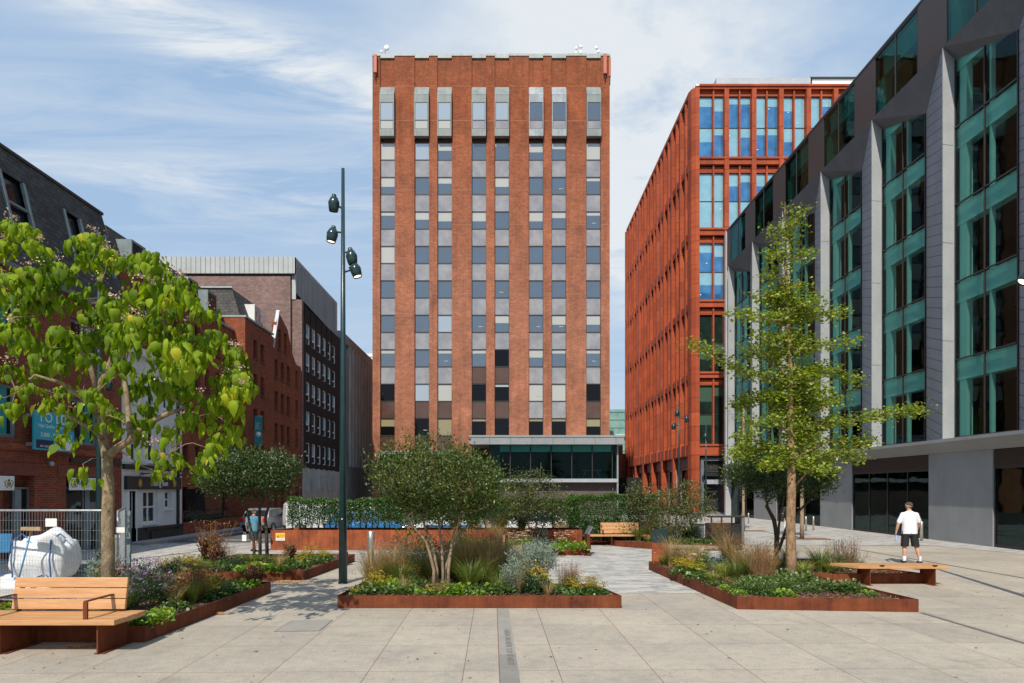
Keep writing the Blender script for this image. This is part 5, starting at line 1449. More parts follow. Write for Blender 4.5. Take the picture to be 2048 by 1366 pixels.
# ---- tall pale-trunked tree at the right (ginkgo-like)
GY = 15.4
def Gp(px, py, dy=0.0): return at(px, py, GY + dy)
gt = tree('fan_leaved_tree', 'tall slim tree with pale trunk and tiers of small fan-shaped leaves, right planter', loc=(Gp(1583, 1155).x, GY, .16))
trunk = [Vector((Gp(1583, 1155).x, GY, .12))] + [Gp(x, y) for x, y in ((1582, 1110), (1581, 1050), (1583, 980), (1583, 920), (1582, 870), (1580, 820), (1582, 760), (1578, 700), (1576, 640), (1574, 580), (1570, 520), (1572, 470), (1570, 430), (1570, 404))]
sk = Skel(trunk, .125, .012, rt=.0045, ex=.5, wob=.3, seed=9)
for i in range(len(trunk)): sk.fix[i] = [.145, .112, .102, .096, .09, .08, .07, .06, .048, .045, .036, .028, .02, .014, .008][i]
limbs = [(760, [(1540, 755), (1490, 748), (1445, 722), (1415, 700), (1384, 688)]), (870, [(1640, 850), (1700, 845), (1760, 828), (1810, 826), (1843, 822)]), (700, [(1620, 690), (1665, 690), (1712, 687)]),
         (640, [(1620, 625), (1660, 632), (1686, 625)]), (620, [(1540, 640), (1500, 632), (1468, 630)]), (580, [(1545, 595), (1515, 590)]), (520, [(1598, 515), (1622, 508)]), (450, [(1590, 445), (1606, 430)]),
         (470, [(1558, 462), (1550, 465)]), (545, [(1545, 545), (1535, 560)]), (560, [(1600, 565), (1618, 590)]), (760, [(1630, 740), (1680, 745), (1702, 772)]), (800, [(1530, 790), (1490, 800), (1478, 815)]), (720, [(1530, 715), (1500, 700)]),
         (900, [(1540, 895), (1500, 905), (1468, 910)]), (930, [(1640, 915), (1690, 905), (1715, 920)]), (850, [(1545, 840), (1520, 850)]), (880, [(1660, 880), (1720, 890), (1735, 880)]), (660, [(1545, 690), (1510, 665)]), (740, [(1620, 760), (1650, 790)]),
         (820, [(1610, 810), (1670, 800)]), (910, [(1620, 940), (1660, 945)]), (890, [(1560, 925), (1530, 935)]), (600, [(1602, 610), (1640, 600)]), (500, [(1560, 500), (1545, 520)]), (770, [(1555, 800), (1560, 830)])]
sites = []
for li, (y0, pts) in enumerate(limbs):
    side = 1 if pts[-1][0] > 1575 else -1
    dyy = rg.uniform(-.9, .9) if len(pts) < 4 else rg.uniform(-.3, .3)
    P3 = [Gp(x, y, dyy * (k + 1) / len(pts)) for k, (x, y) in enumerate(pts)]
    sk.limb(Gp(1580, y0 + 20), P3, .022, .005)
    prev = Gp(1578, y0 + 8)
    for k, q in enumerate(P3):
        for f in np.linspace(0, 1, 7)[1:]: sites.append((prev.lerp(q, f), 1.0))
        prev = q
    if li % 3 == 0: sk.tips.append(len(sk.n) - 1)
# limbs reaching toward and away from the viewer
for k in range(40):
    y0 = rg.uniform(480, 925); L = (.18 + 1.15 * ((y0 - 430) / 500)) * rg.uniform(.5, 1.15); a = rg.choice([-1, 1]) * rg.uniform(.35, 1.57) + math.pi / 2
    s0 = Gp(1578, y0); e0 = s0 + Vector((math.cos(a) * L, math.sin(a) * L, rg.uniform(-.15, .75) * L))
    mid = s0.lerp(e0, .5) + Vector((0, 0, -.05))
    sk.limb(s0, [mid, e0], .014, .004)
    for f in np.linspace(.1, 1, 8): sites.append((s0.lerp(e0, f), .9))
for y in range(410, 640, 12): sites.append((Gp(1572, y), .5))
inst('trunk', sk.mesh('trunk', 'bark_ginkgo', 10), (0, 0, 0), gt)
P, D, NN, S = [], [], [], []
for (c, w) in sites:
    k = int(rg.randint(34, 52) * w * (1 if c.z < 5.0 else (.55 if c.z < 6.6 else .36)))
    cc_ = c + Vector((rg.gauss(0, .04), rg.gauss(0, .05), rg.gauss(.03, .03)))
    for _ in range(k):
        o = Vector((rg.gauss(0, .12), rg.gauss(0, .12), rg.gauss(0, .075)))
        P.append(cc_ + o * (1 if w > .6 else .5)); d = Vector((o.x, o.y, rg.uniform(-.18, .08))); D.append(d if d.length > .01 else Vector((1, 0, 0))); NN.append(Vector((rg.gauss(0, .5), rg.gauss(0, .5), 1))); S.append(rg.uniform(.04, .075))
lm = leafmesh('crown', T_FAN, [tuple(x) for x in P], [tuple(x) for x in D], [tuple(x) for x in NN], S, 'leaf_ginkgo')
inst('crown', lm, (0, 0, 0), gt)

# ---- generic broad crown
def crown_tree(label, loc, stems, ctr, rad, ntips, leaf, lm_, lsize, perleaf, bark, seed, stem_r=.03, rt=.004, tpl=T_OVAL, shell=.45, name='small_tree', group=None, spread=.09, flat=1.0, up=.5, kmin=None, lumps=9, rise=.1, fill=0.0):
    rg = random.Random(seed); e = tree(name, label, group, loc=loc)
    L0 = Vector(loc); allP = []; b_all = MB()
    ctr = Vector(ctr); lump = [(Vector([rg.gauss(0, 1) for _ in range(3)]).normalized(), rg.uniform(-.30, .22)) for _ in range(lumps)]
    tips = []
    while len(tips) < ntips:
        d = Vector([rg.gauss(0, 1) for _ in range(3)]).normalized()
        rr = rg.random() ** shell
        f = 1 + sum(a * max(0, d.dot(u)) ** 3 for u, a in lump)
        q = ctr + Vector((d.x * rad[0], d.y * rad[1], d.z * rad[2])) * rr * f
        if q.z > ctr.z - rad[2] * .95: tips.append(q)
    per = len(stems)
    for si, st in enumerate(stems):
        pts = [Vector(p) for p in st]
        sk = Skel(pts, stem_r * rg.uniform(.85, 1.15), stem_r * .6, rt=rt, ex=.5, wob=.3, seed=seed + si)
        mine = [t for t in tips if min(range(per), key=lambda k: (Vector(stems[k][-1]) - t).length) == si]
        if not mine: mine = [pts[-1] + Vector((0, 0, .3))]
        sk.grow(mine, kmin=max(1, len(pts) - 2), seg=.22, rise=rise)
        me = sk.mesh('stem', bark, 8)
        inst('stem' if per > 1 else 'trunk', me, (0, 0, 0), e)
        for i in sk.terminals(3): allP.append(sk.n[i])
        for i in sk.tips: allP += [sk.n[i]] * 2
    P, D, NN, S = [], [], [], []
    nf = int(ntips * fill)
    while nf > 0:
        d = Vector([rg.gauss(0, 1) for _ in range(3)]).normalized()
        f = 1 + sum(a * max(0, d.dot(u)) ** 3 for u, a in lump)
        q = ctr + Vector((d.x * rad[0], d.y * rad[1], d.z * rad[2])) * (rg.uniform(.62, 1.0) if rg.random() < .8 else rg.random() ** .5) * f
        if q.z < ctr.z - rad[2] * .92 or d.z < -.75: continue
        allP.append(q); nf -= 1
    for c in allP:
        for _ in range(perleaf):
            o = Vector([rg.gauss(0, spread) for _ in range(3)]); o.z *= flat
            P.append(tuple(c + o)); dd = o.normalized() + Vector((0, 0, up)) + Vector([rg.gauss(0, .4) for _ in range(3)]); D.append(tuple(dd)); NN.append((rg.gauss(0, .7), rg.gauss(0, .7), 1)); S.append(rg.uniform(.7, 1.25) * lsize)
    me = leafmesh('crown', tpl, P, D, NN, S, lm_); inst('crown', me, (0, 0, 0), e)
    return e
# bushy multi-stem tree in the front centre
BY = 13.75
def Bp(px, py, dy=0.0): return at(px, py, BY + dy)
base = Bp(882, 1178); stems = []
for (x0, x1, x2, y2, dy, dy2) in ((868, 850, 815, 1062, -.12, -.3), (874, 862, 842, 1052, .1, .35), (886, 882, 876, 1048, .0, .1), (897, 905, 922, 1056, -.05, -.25), (890, 912, 945, 1066, .12, .4)):
    stems.append([Vector((Bp(x0, 1178).x, BY + dy * .5, .14)), Bp(x0, 1140, dy * .8), Bp((x0 + x1) / 2, 1105, dy), Bp(x1, 1080, dy), Bp((x1 + x2) / 2, 1060, (dy + dy2) / 2), Bp(x2, y2 - 30, dy2)])
crown_tree('bushy many-stemmed small tree with a wide loose crown, in the front centre planter', (base.x, BY, .16), stems, Bp(874, 978), (1.34, 1.15, .86), 330, None, 'leaf_bush', .062, 11, 'bark_pale', 31, .036, .0035, spread=.085, shell=.38, name='bushy_tree', fill=3.6, lumps=16)
# dark flat-topped tree in the left planter
DY = 19.6
def Dp(px, py, dy=0.0): return at(px, py, DY + dy)
stems = [[Vector((Dp(511, 1110).x, DY - .1, .14)), Dp(508, 1085), Dp(500, 1050), Dp(494, 1020), Dp(478, 985)], [Vector((Dp(519, 1110).x, DY + .05, .14)), Dp(520, 1070), Dp(519, 1030), Dp(520, 990), Dp(522, 960)], [Vector((Dp(531, 1108).x, DY + .15, .14)), Dp(533, 1070), Dp(531, 1035), Dp(538, 1010), Dp(555, 985)]]
crown_tree('dark flat-topped small tree on three thin stems, in the planter left of the lamp post', (Dp(519, 1110).x, DY, .16), stems, Dp(496, 948), (1.80, 1.4, .72), 300, None, 'leaf_osman', .075, 13, 'bark_dark', 32, .05, .004, spread=.10, shell=.40, name='flat_topped_tree', lumps=12, fill=2.6)
# flat-topped tree behind the tall right tree
UY = 18.6
def Up(px, py, dy=0.0): return at(px, py, UY + dy)
stems = [[Vector((Up(1551, 1118).x, UY, .14)), Up(1551, 1090), Up(1553, 1060), Up(1550, 1040), Up(1536, 1015), Up(1530, 990)], [Vector((Up(1556, 1118).x, UY + .04, .14)), Up(1556, 1080), Up(1558, 1050), Up(1562, 1020), Up(1572, 980)],
         [Vector((Up(1553, 1080).x, UY - .05, .5)), Up(1550, 1060), Up(1546, 1040), Up(1532, 1012), Up(1538, 1000)], [Vector((Up(1560, 1080).x, UY + .1, .5)), Up(1575, 1050), Up(1600, 1020), Up(1620, 1000)]]
crown_tree('wide flat-crowned dark tree on forked stems, partly hidden behind the tall pale-trunked tree', (Up(1553, 1118).x, UY, .16), stems, Up(1575, 950), (1.78, 1.4, .66), 260, None, 'leaf_osman', .078, 11, 'bark_dark', 33, .045, .004, spread=.10, shell=.42, name='flat_topped_tree', lumps=12, fill=2.6)
# loose layered tree behind the front bush
MY = 23.3
def Mp(px, py, dy=0.0): return at(px, py, MY + dy)
stems = [[Vector((Mp(1065, 1095).x, MY, .14)), Mp(1064, 1075), Mp(1058, 1055), Mp(1050, 1030), Mp(1045, 990)], [Vector((Mp(1068, 1095).x, MY, .14)), Mp(1070, 1065), Mp(1074, 1035), Mp(1078, 980), Mp(1082, 925)], [Vector((Mp(1070, 1095).x, MY, .14)), Mp(1078, 1068), Mp(1090, 1045), Mp(1100, 1010)]]
crown_tree('spindly small tree with layered olive-green twigs, in front of the glazed pavilion', (Mp(1067, 1095).x, MY, .16), stems, Mp(1062, 995), (1.22, 1.1, 1.12), 150, None, 'leaf_olive', .075, 9, 'bark_dark', 34, .03, .0045, spread=.09, shell=.5, flat=.45, up=.1, name='spindly_tree', tpl=T_OVAL, lumps=14, fill=1.3)
HYt = 25.3
def Hp(px, py, dy=0.0): return at(px, py, HYt + dy)
stems = [[Vector((Hp(1352, 1092).x, HYt, .14)), Hp(1352, 1060), Hp(1353, 1020), Hp(1354, 980), Hp(1352, 940)], [Vector((Hp(1356, 1092).x, HYt, .14)), Hp(1362, 1050), Hp(1378, 1020), Hp(1390, 1000)], [Vector((Hp(1349, 1092).x, HYt, .14)), Hp(1340, 1050), Hp(1330, 1010)]]
crown_tree('open cone-shaped shrub tree with olive leaves and visible twigs, beside the dark litter bins', (Hp(1352, 1092).x, HYt, .16), stems, Hp(1358, 1018), (1.45, 1.0, 1.18), 170, None, 'leaf_olive', .085, 9, 'bark_pale', 35, .03, .0045, spread=.10, shell=.5, flat=.5, up=.1, name='cone_shaped_tree', lumps=14, fill=1.2)
stems = [[Vector((at(1280, 1092, 26.6).x, 26.6, .1)), at(1281, 1050, 26.6), at(1282, 1000, 26.6), at(1284, 970, 26.6)]]
crown_tree('small leafy shrub tree above the clipped hedge, left of the cone-shaped one', (stems[0][0].x, 26.6, .16), stems, at(1284, 1000, 26.6), (.62, .6, .75), 50, None, 'leaf_olive', .085, 10, 'bark_dark', 36, .02, .004, spread=.10, name='shrub_tree')
# street trees by the grey building
for (px, py, ytop, lab, sd_, w) in ((1487, 1062, 800, 'thin young pale-trunked street tree, farther of two beside the grey building', 41, .75), (1604, 1078, 800, 'thin young pale-trunked street tree, nearer of two beside the grey building', 42, .8)):
    g0_ = gp(px, py); Yt = g0_.y
    stems = [[Vector((g0_.x, Yt, 0)), at(px, 1040, Yt), at(px, 1000, Yt), at(px, 940, Yt), at(px, (ytop + 940) / 2, Yt), at(px, ytop + 15, Yt)]]
    c = at(px, (ytop + 990) / 2, Yt)
    e = crown_tree(lab, (g0_.x, Yt, 0), stems, c, (w, w, (c.z - 1.9) * .9), 70, None, 'leaf_ginkgo', .10, 7, 'bark_pale', sd_, .095, .005, tpl=T_FAN, spread=.12, flat=.5, name='street_tree', group='young street trees beside the grey building', kmin=2)
    with Local():
        pass
    tp = MB().prism([(g0_.x - 1.2, Yt - .55), (g0_.x + 1.2, Yt - .55), (g0_.x + 1.2, Yt + .55), (g0_.x - 1.2, Yt + .55)], .005, .012).build('tree_grate', 'bark_chip'); tp['kind'] = 'structure'

# ------------------------------------------------------------------ hedges
def hedge(label, x0, x1, y0, y1, z0, z1, n, leaf='leaf_hedge', size=.07, seed=1, stems=6, legs=.25, bulge=.08, top=None):
    rg2 = np.random.default_rng(seed); e = empty('hedge', ((x0 + x1) / 2, (y0 + y1) / 2, z0), label, 'hedge')
    b = MB()
    for k in range(stems):
        x = x0 + (x1 - x0) * (k + .5) / stems; ym = (y0 + y1) / 2 + rg2.uniform(-.15, .15)
        for _ in range(3):
            b.tube([(x, ym, z0 - .02), (x + rg2.uniform(-.08, .08), ym + rg2.uniform(-.1, .1), z0 + (z1 - z0) * .4), (x + rg2.uniform(-.25, .25), ym + rg2.uniform(-.3, .3), z1 - .1)], [.016, .012, .006], 5)
    b.build('stem', 'bark_dark', e)
    zb = z0 + legs
    m = n; P = np.zeros((m, 3)); D = np.zeros((m, 3))
    U = rg2.random((m, 3)); face = rg2.random(m)
    # mostly near the outer faces
    dep = np.abs(rg2.normal(0, .10, m))
    X = x0 + U[:, 0] * (x1 - x0); Z = zb + U[:, 2] * (z1 - zb); Y = y0 + U[:, 1] * (y1 - y0)
    fr = face < .45; tp = (face >= .45) & (face < .75); en = (face >= .75) & (face < .85)
    Y[fr] = y0 + dep[fr]; Z[tp] = z1 - dep[tp]; sd_ = rg2.random(m) < .5; X[en & sd_] = x0 + dep[en & sd_]; X[en & ~sd_] = x1 - dep[en & ~sd_]
    wv = bulge * (np.sin(X * 3.1 + seed) + np.sin(X * 7.3 + Z * 5)) * .5
    Y = Y - wv * .8; Z = Z + wv * .9 * (Z - zb) / (z1 - zb)
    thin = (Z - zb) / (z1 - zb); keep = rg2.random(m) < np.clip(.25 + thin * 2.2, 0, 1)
    P = np.stack([X, Y, Z], 1)[keep]; k = len(P)
    D = unit(rg2.normal(size=(k, 3)) + np.array([0, -.3, .5])); NN = unit(rg2.normal(size=(k, 3)) + np.array([0, -.5, .8]))
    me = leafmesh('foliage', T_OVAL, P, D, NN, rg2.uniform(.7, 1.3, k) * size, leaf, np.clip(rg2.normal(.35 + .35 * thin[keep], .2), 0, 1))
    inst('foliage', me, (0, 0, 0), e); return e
hz_ = .62
hedge('clipped hedge block at the left end of the high rusty planter, above the yellow notice', -8.1, -6.9 + .15, 24.95, 25.75, hz_, 1.85, 6000, seed=2, legs=.22)
hedge('second hedge block from the left end of the high rusty planter', -6.65, -5.75, 24.95, 25.75, hz_, 1.78, 4500, seed=3, legs=.22)
hedge('hedge block in the high rusty planter directly right of the lamp post', -5.65, -4.3, 24.95, 25.75, hz_, 1.82, 6500, seed=4, legs=.22)
hedge('hedge block in the high rusty planter behind the crown of the bushy tree', -4.25, -1.2, 24.95, 25.75, hz_, 1.80, 13000, seed=5, legs=.22)
hedge('long clipped hedge in the high rusty planter in front of the glazed pavilion', -1.15, 2.6, 24.95, 25.75, hz_, 1.84, 22000, seed=6, legs=.22)
hedge('lush tall bright-topped hedge behind the far timber bench', 2.45, 5.9, 26.9, 27.9, .1, 1.95, 26000, seed=7, legs=.05, stems=8)
hedge('low clipped hedge on top of the low brick wall at the left', -15.6, -15.2, 33.0, 42.0, .35, .85, 1500, seed=8, legs=.05, leaf='leaf_osman')
# ================================================================== border plants (one prototype of each kind, copied)
def blades(n, h, spread, m, w=.012, lean=.5, seed=0, droop=.6, name='foliage'):
    rg2 = random.Random(seed); b = MB(); rn = []
    V, Fc = [], []
    for _ in range(n):
        a = rg2.uniform(0, 6.283); r = rg2.uniform(0, spread * .35); L = h * rg2.uniform(.55, 1.15); le = lean * rg2.uniform(.3, 1.2)
        px, py = math.cos(a) * r, math.sin(a) * r; tx_, ty_ = -math.sin(a), math.cos(a)
        pts = []
        for k in range(5):
            f = k / 4; pts.append((px + math.cos(a) * le * L * f ** 1.6, py + math.sin(a) * le * L * f ** 1.6, L * (f - droop * .35 * f ** 3)))
        base = len(V)
        for k, q in enumerate(pts):
            ww = w * (1 - k / 4) * .5 + .0012
            V += [(q[0] - tx_ * ww, q[1] - ty_ * ww, q[2]), (q[0] + tx_ * ww, q[1] + ty_ * ww, q[2])]
        v = rg2.random()
        for k in range(4): Fc.append((base + 2 * k, base + 2 * k + 1, base + 2 * k + 3, base + 2 * k + 2)); rn.append(v)
    me = bpy.data.meshes.new(name); me.from_pydata(V, [], Fc); me.materials.append(MATS[m])
    at_ = me.attributes.new('leaf_tone', 'FLOAT', 'FACE'); at_.data.foreach_set('value', rn); me.update(); return me
def dome(n, r, h, tpl, size, m, seed=0, up=.7, flat=1.0, name='foliage', hollow=.35, zmin=0):
    g = np.random.default_rng(seed); a = g.uniform(0, 6.283, n); q = g.random(n) ** .5; z = np.sqrt(np.maximum(0, 1 - q ** 2)) * h * g.uniform(hollow, 1, n)
    P = np.stack([np.cos(a) * q * r, np.sin(a) * q * r, z + zmin], 1)
    D = np.stack([np.cos(a) * (.3 + q), np.sin(a) * (.3 + q), up * g.uniform(.0, 1, n)], 1) + g.normal(size=(n, 3)) * .35
    NN = np.stack([np.cos(a) * q, np.sin(a) * q, np.ones(n)], 1) + g.normal(size=(n, 3)) * .35
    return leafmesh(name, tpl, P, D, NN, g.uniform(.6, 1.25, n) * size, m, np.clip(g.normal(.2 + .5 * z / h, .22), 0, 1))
def tops(n, r, h, size, m, seed=0, per=8, cl=.03, name='flowers', flatz=.3, tpl=T_BIT):
    g = np.random.default_rng(seed); a = g.uniform(0, 6.283, n); q = g.random(n) ** .5; z = (.6 + .4 * np.sqrt(np.maximum(0, 1 - q ** 2))) * h * g.uniform(.85, 1.1, n)
    C = np.stack([np.cos(a) * q * r, np.sin(a) * q * r, z], 1); C = np.repeat(C, per, 0)
    P = C + g.normal(size=C.shape) * cl * np.array([1, 1, flatz]); k = len(P)
    return leafmesh(name, tpl, P, g.normal(size=(k, 3)), g.normal(size=(k, 3)) + np.array([0, 0, 1.5]), g.uniform(.6, 1.3, k) * size, m)
def stalks(n, h, r, m, leafm, lsize, per, seed=0, tpl=T_NARROW, lean=.2, name='foliage', from_=.25, cl=.03, jit=.2):
    """upright leafy stems"""
    g = random.Random(seed); P, D, NN, S = [], [], [], []
    for _ in range(n):
        a = g.uniform(0, 6.283); q = g.uniform(0, r); L = h * g.uniform(.6, 1.1); le = g.uniform(0, lean)
        b0 = Vector((math.cos(a) * q * .6, math.sin(a) * q * .6, 0)); b1 = b0 + Vector((math.cos(a) * le * L, math.sin(a) * le * L, L))
        for _ in range(per):
            f = g.uniform(from_, 1); c = b0.lerp(b1, f); o = Vector([g.gauss(0, cl) for _ in range(3)])
            P.append(tuple(c + o)); D.append((o.x * 20 + g.gauss(0, .4), o.y * 20 + g.gauss(0, .4), .7 + g.gauss(0, jit))); NN.append((g.gauss(0, 1), g.gauss(0, 1), .6)); S.append(lsize * g.uniform(.6, 1.3))
    return leafmesh(name, tpl, P, D, NN, S, leafm)
def wires(n, h, r, m, seed=0, lean=.3, name='stems', rad=.003, head=None):
    g = random.Random(seed); b = MB(); tipsl = []
    for _ in range(n):
        a = g.uniform(0, 6.283); L = h * g.uniform(.6, 1.1); le = g.uniform(0, lean); q = g.uniform(0, r)
        p0 = Vector((math.cos(a) * q, math.sin(a) * q, 0)); p2 = p0 + Vector((math.cos(a) * le * L, math.sin(a) * le * L, L)); p1 = p0.lerp(p2, .5) + Vector((g.gauss(0, .02), g.gauss(0, .02), 0))
        b.tube([p0, p1, p2], [rad * 1.4, rad, rad * .6], 4, sm=False); tipsl.append(p2)
    return b.mesh(name, m), tipsl
def at_tips(tipsl, per, cl, size, m, seed=0, flatz=.3, name='flowers', tpl=T_BIT):
    g = np.random.default_rng(seed); C = np.repeat(np.array([tuple(t) for t in tipsl]), per, 0); P = C + g.normal(size=C.shape) * cl * np.array([1, 1, flatz]); k = len(P)
    return leafmesh(name, tpl, P, g.normal(size=(k, 3)), g.normal(size=(k, 3)) + np.array([0, 0, 1.2]), g.uniform(.6, 1.3, k) * size, m)
def spikes(tipsl, h, per, cl, size, m, seed=0, name='flowers', tpl=T_OVAL):
    g = np.random.default_rng(seed); C = np.repeat(np.array([tuple(t) for t in tipsl]), per, 0); k = len(C)
    C[:, 2] -= g.random(k) * h; P = C + g.normal(size=C.shape) * cl * np.array([1, 1, .2])
    return leafmesh(name, tpl, P, g.normal(size=(k, 3)) + np.array([0, 0, .8]), g.normal(size=(k, 3)), g.uniform(.6, 1.3, k) * size, m)
pm('stem_green', (.10, .13, .04), (.06, .08, .02), 20, .8)
pm('stem_brown', (.30, .16, .07), (.18, .09, .04), 20, .8)
KIND = {}
def kind(key, name, desc, parts): KIND[key] = (name, desc, parts)
kind('grass', 'grass_tuft', 'arching green grass tuft', [('foliage', blades(300, .62, .26, 'grass_green', .009, .7, 1))])
kind('lime_grass', 'grass_tuft', 'bright lime-yellow grass tuft', [('foliage', blades(230, .40, .2, 'grass_lime', .010, .8, 2, .9))])
kind('straw_grass', 'dry_grass_tuft', 'airy straw-coloured dry grass', [('foliage', blades(60, .30, .14, 'grass_green', .008, .6, 3)), ('seed_heads', blades(170, .72, .12, 'straw', .0045, .55, 4, .3, 'seed_heads'))])
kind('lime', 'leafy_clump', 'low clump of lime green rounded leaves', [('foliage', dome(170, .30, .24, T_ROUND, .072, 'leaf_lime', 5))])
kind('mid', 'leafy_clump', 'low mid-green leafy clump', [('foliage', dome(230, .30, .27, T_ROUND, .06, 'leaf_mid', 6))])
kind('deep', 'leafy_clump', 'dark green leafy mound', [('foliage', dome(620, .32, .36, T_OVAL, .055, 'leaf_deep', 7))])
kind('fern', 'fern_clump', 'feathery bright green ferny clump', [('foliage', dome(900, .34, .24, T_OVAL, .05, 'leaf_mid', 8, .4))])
w_, t_ = wires(40, .34, .1, 'stem_green', 9, .6)
kind('yellow', 'yellow_flower_clump', 'low clump with dull yellow flower heads', [('foliage', dome(170, .26, .19, T_ROUND, .065, 'leaf_mid', 9)), ('flowers', at_tips(t_[:26], 12, .035, .018, 'yellow_bloom', 10))])
kind('silver', 'silver_shrub', 'silvery grey feathery shrub', [('foliage', stalks(26, .80, .26, None, 'leaf_silver', .06, 75, 11, T_NARROW, .28, cl=.032))])
kind('silver_tall', 'silver_shrub', 'tall leaning silvery grey feathery shrub with brown lower stems', [('foliage', stalks(14, 1.0, .3, None, 'leaf_silver', .065, 110, 12, T_NARROW, .32, from_=.52, cl=.038)), ('stems', wires(12, .62, .1, 'stem_brown', 13, .35, rad=.007)[0])])
kind('blue', 'grey_mound', 'low grey-green mound of small leaves', [('foliage', dome(650, .34, .28, T_OVAL, .045, 'leaf_bluegreen', 14))])
w_, t_ = wires(46, .62, .14, 'stem_green', 15, .45)
kind('aster', 'purple_flower_clump', 'bushy clump dotted with small purple flowers', [('foliage', stalks(46, .55, .2, None, 'leaf_deep', .05, 26, 16, T_NARROW, .45)), ('flowers', at_tips(t_[:24], 6, .022, .022, 'purple_bloom', 17))])
w_, t_ = wires(36, .55, .14, 'stem_green', 18, .45)
kind('orange', 'orange_flower_clump', 'clump with small orange-brown flower heads', [('foliage', stalks(40, .48, .2, None, 'leaf_mid', .05, 24, 19, T_NARROW, .45)), ('flowers', at_tips(t_[:18], 8, .026, .020, 'orange_bloom', 20))])
w_, t_ = wires(14, .55, .16, 'stem_green', 21, .35, rad=.005)
kind('sedum', 'pink_flower_clump', 'clump with flat pale pink flower heads', [('foliage', dome(200, .22, .34, T_ROUND, .06, 'leaf_lime', 22)), ('stems', w_), ('flowers', at_tips(t_[:10], 34, .034, .022, 'pink_bloom', 23, .12))])
w_, t_ = wires(34, .72, .18, 'stem_brown', 24, .35)
kind('spike', 'dried_spike_clump', 'clump of thin dark purple dried flower spikes', [('foliage', stalks(26, .36, .18, None, 'leaf_mid', .06, 24, 25, T_NARROW, .4)), ('stems', w_), ('flowers', spikes(t_, .26, 20, .008, .022, 'dark_spike', 26))])
w_, t_ = wires(3, .72, .08, 'stem_green', 27, .1, rad=.008)
kind('acanthus', 'tall_flower_spike', 'thick upright dark and white flower spike', [('stems', w_), ('flowers', spikes(t_, .38, 70, .028, .045, 'dark_spike', 28))])
kind('red', 'red_leaf_clump', 'dark red-brown leafy clump', [('foliage', stalks(30, .46, .2, None, 'leaf_red', .06, 42, 29, T_OVAL, .35)), ('seed_heads', at_tips(wires(12, .5, .15, 'stem_brown', 30, .3)[1], 26, .04, .026, 'brown_dead', 31, .6, 'seed_heads'))])
w_, t_ = wires(7, .75, .06, 'stem_brown', 32, .35, rad=.006)
w2, t2 = wires(90, .8, .1, 'stem_brown', 33, .5, rad=.0025)
kind('umbel', 'dead_umbel', 'tall dry orange-brown branching stems', [('stems', w_), ('seed_heads', at_tips(t2[:60], 6, .03, .016, 'brown_dead', 34, .4, 'seed_heads')), ('twigs', w2)])
kind('haze', 'dry_grass_tuft', 'big hazy golden dry grass clump', [('foliage', blades(160, .55, .3, 'grass_green', .009, .7, 35)), ('seed_heads', blades(420, .95, .26, 'straw', .0035, .6, 36, .45, 'seed_heads'))])
kind('purple_dark', 'dark_flower_shrub', 'hazy dark purple-brown seed-head shrub', [('foliage', stalks(60, .8, .3, None, 'brown_dead', .02, 60, 37, T_OVAL, .45, from_=.4, cl=.05)), ('leaves', stalks(30, .5, .25, None, 'leaf_deep', .05, 30, 38, T_NARROW, .4))])
kind('rose', 'red_flower_shrub', 'leafy shrub dotted with small red flowers', [('foliage', dome(800, .5, .75, T_OVAL, .055, 'leaf_hedge', 39)), ('flowers', tops(6, .48, .72, .024, 'orange_bloom', 40, 4, .015))])
first_used = {}
pr = random.Random(77)
def put(key, x, y, z=.15, s=1.0, where='', sz=None):
    nm, desc, parts = KIND[key]
    s = s * pr.uniform(.85, 1.18)
    o = bpy.data.objects.new(nm, parts[0][1]); o.location = (x, y, z); o.rotation_euler = (0, 0, pr.uniform(0, 6.283)); o.scale = (s, s, s * (sz or pr.uniform(.9, 1.15)))
    col.objects.link(o)
    for pn, me in parts[1:]:
        c = bpy.data.objects.new(pn, me); col.objects.link(c); c.parent = o
        if pn in ('flowers', 'seed_heads'): c['kind'] = 'stuff'
    tag(o, desc + ' ' + where, nm.replace('_', ' '), nm.replace('_', ' ') + 's: ' + desc + ' ' + where)
    return o
POLY = {}
def putpx(key, px, py, s=1.0, where='', z=.16, sz=None):
    p = gp(px, py, z); pl = POLY.get(where)
    if pl:
        c = Vector((sum(q[0] for q in pl) / len(pl), sum(q[1] for q in pl) / len(pl), z)); k = 0
        while not all(inside(pl, p.x + a, p.y + b_) for a, b_ in ((.16, 0), (-.16, 0), (0, .16), (0, -.16))) and k < 30: p = p.lerp(c, .06); k += 1
    return put(key, p.x, p.y, z, s, where, sz)
def scatter(poly, n, kinds, where, m=.18, z=.15, s=1.0, y0=None, y1=None, x0=None, x1=None):
    for _ in range(n):
        for _t in range(60):
            x, y = rnd_in(poly, pr, m)
            if (y0 is None or y > y0) and (y1 is None or y < y1) and (x0 is None or x > x0) and (x1 is None or x < x1): break
        k = pr.choice(kinds); put(k, x, y, z, s * pr.uniform(.8, 1.15), where)
WA, WB, WC, WD = 'in the front centre planter', 'in the right foreground planter', 'in the planter behind the front left bench', 'in the planter left of the lamp post'
WF, WG, WH = 'in the small planter behind the bushy tree', 'in the small planter under the spindly tree', 'behind the far timber bench'
POLY.update({WA: PA, WB: PB, WC: PC, WD: PD})
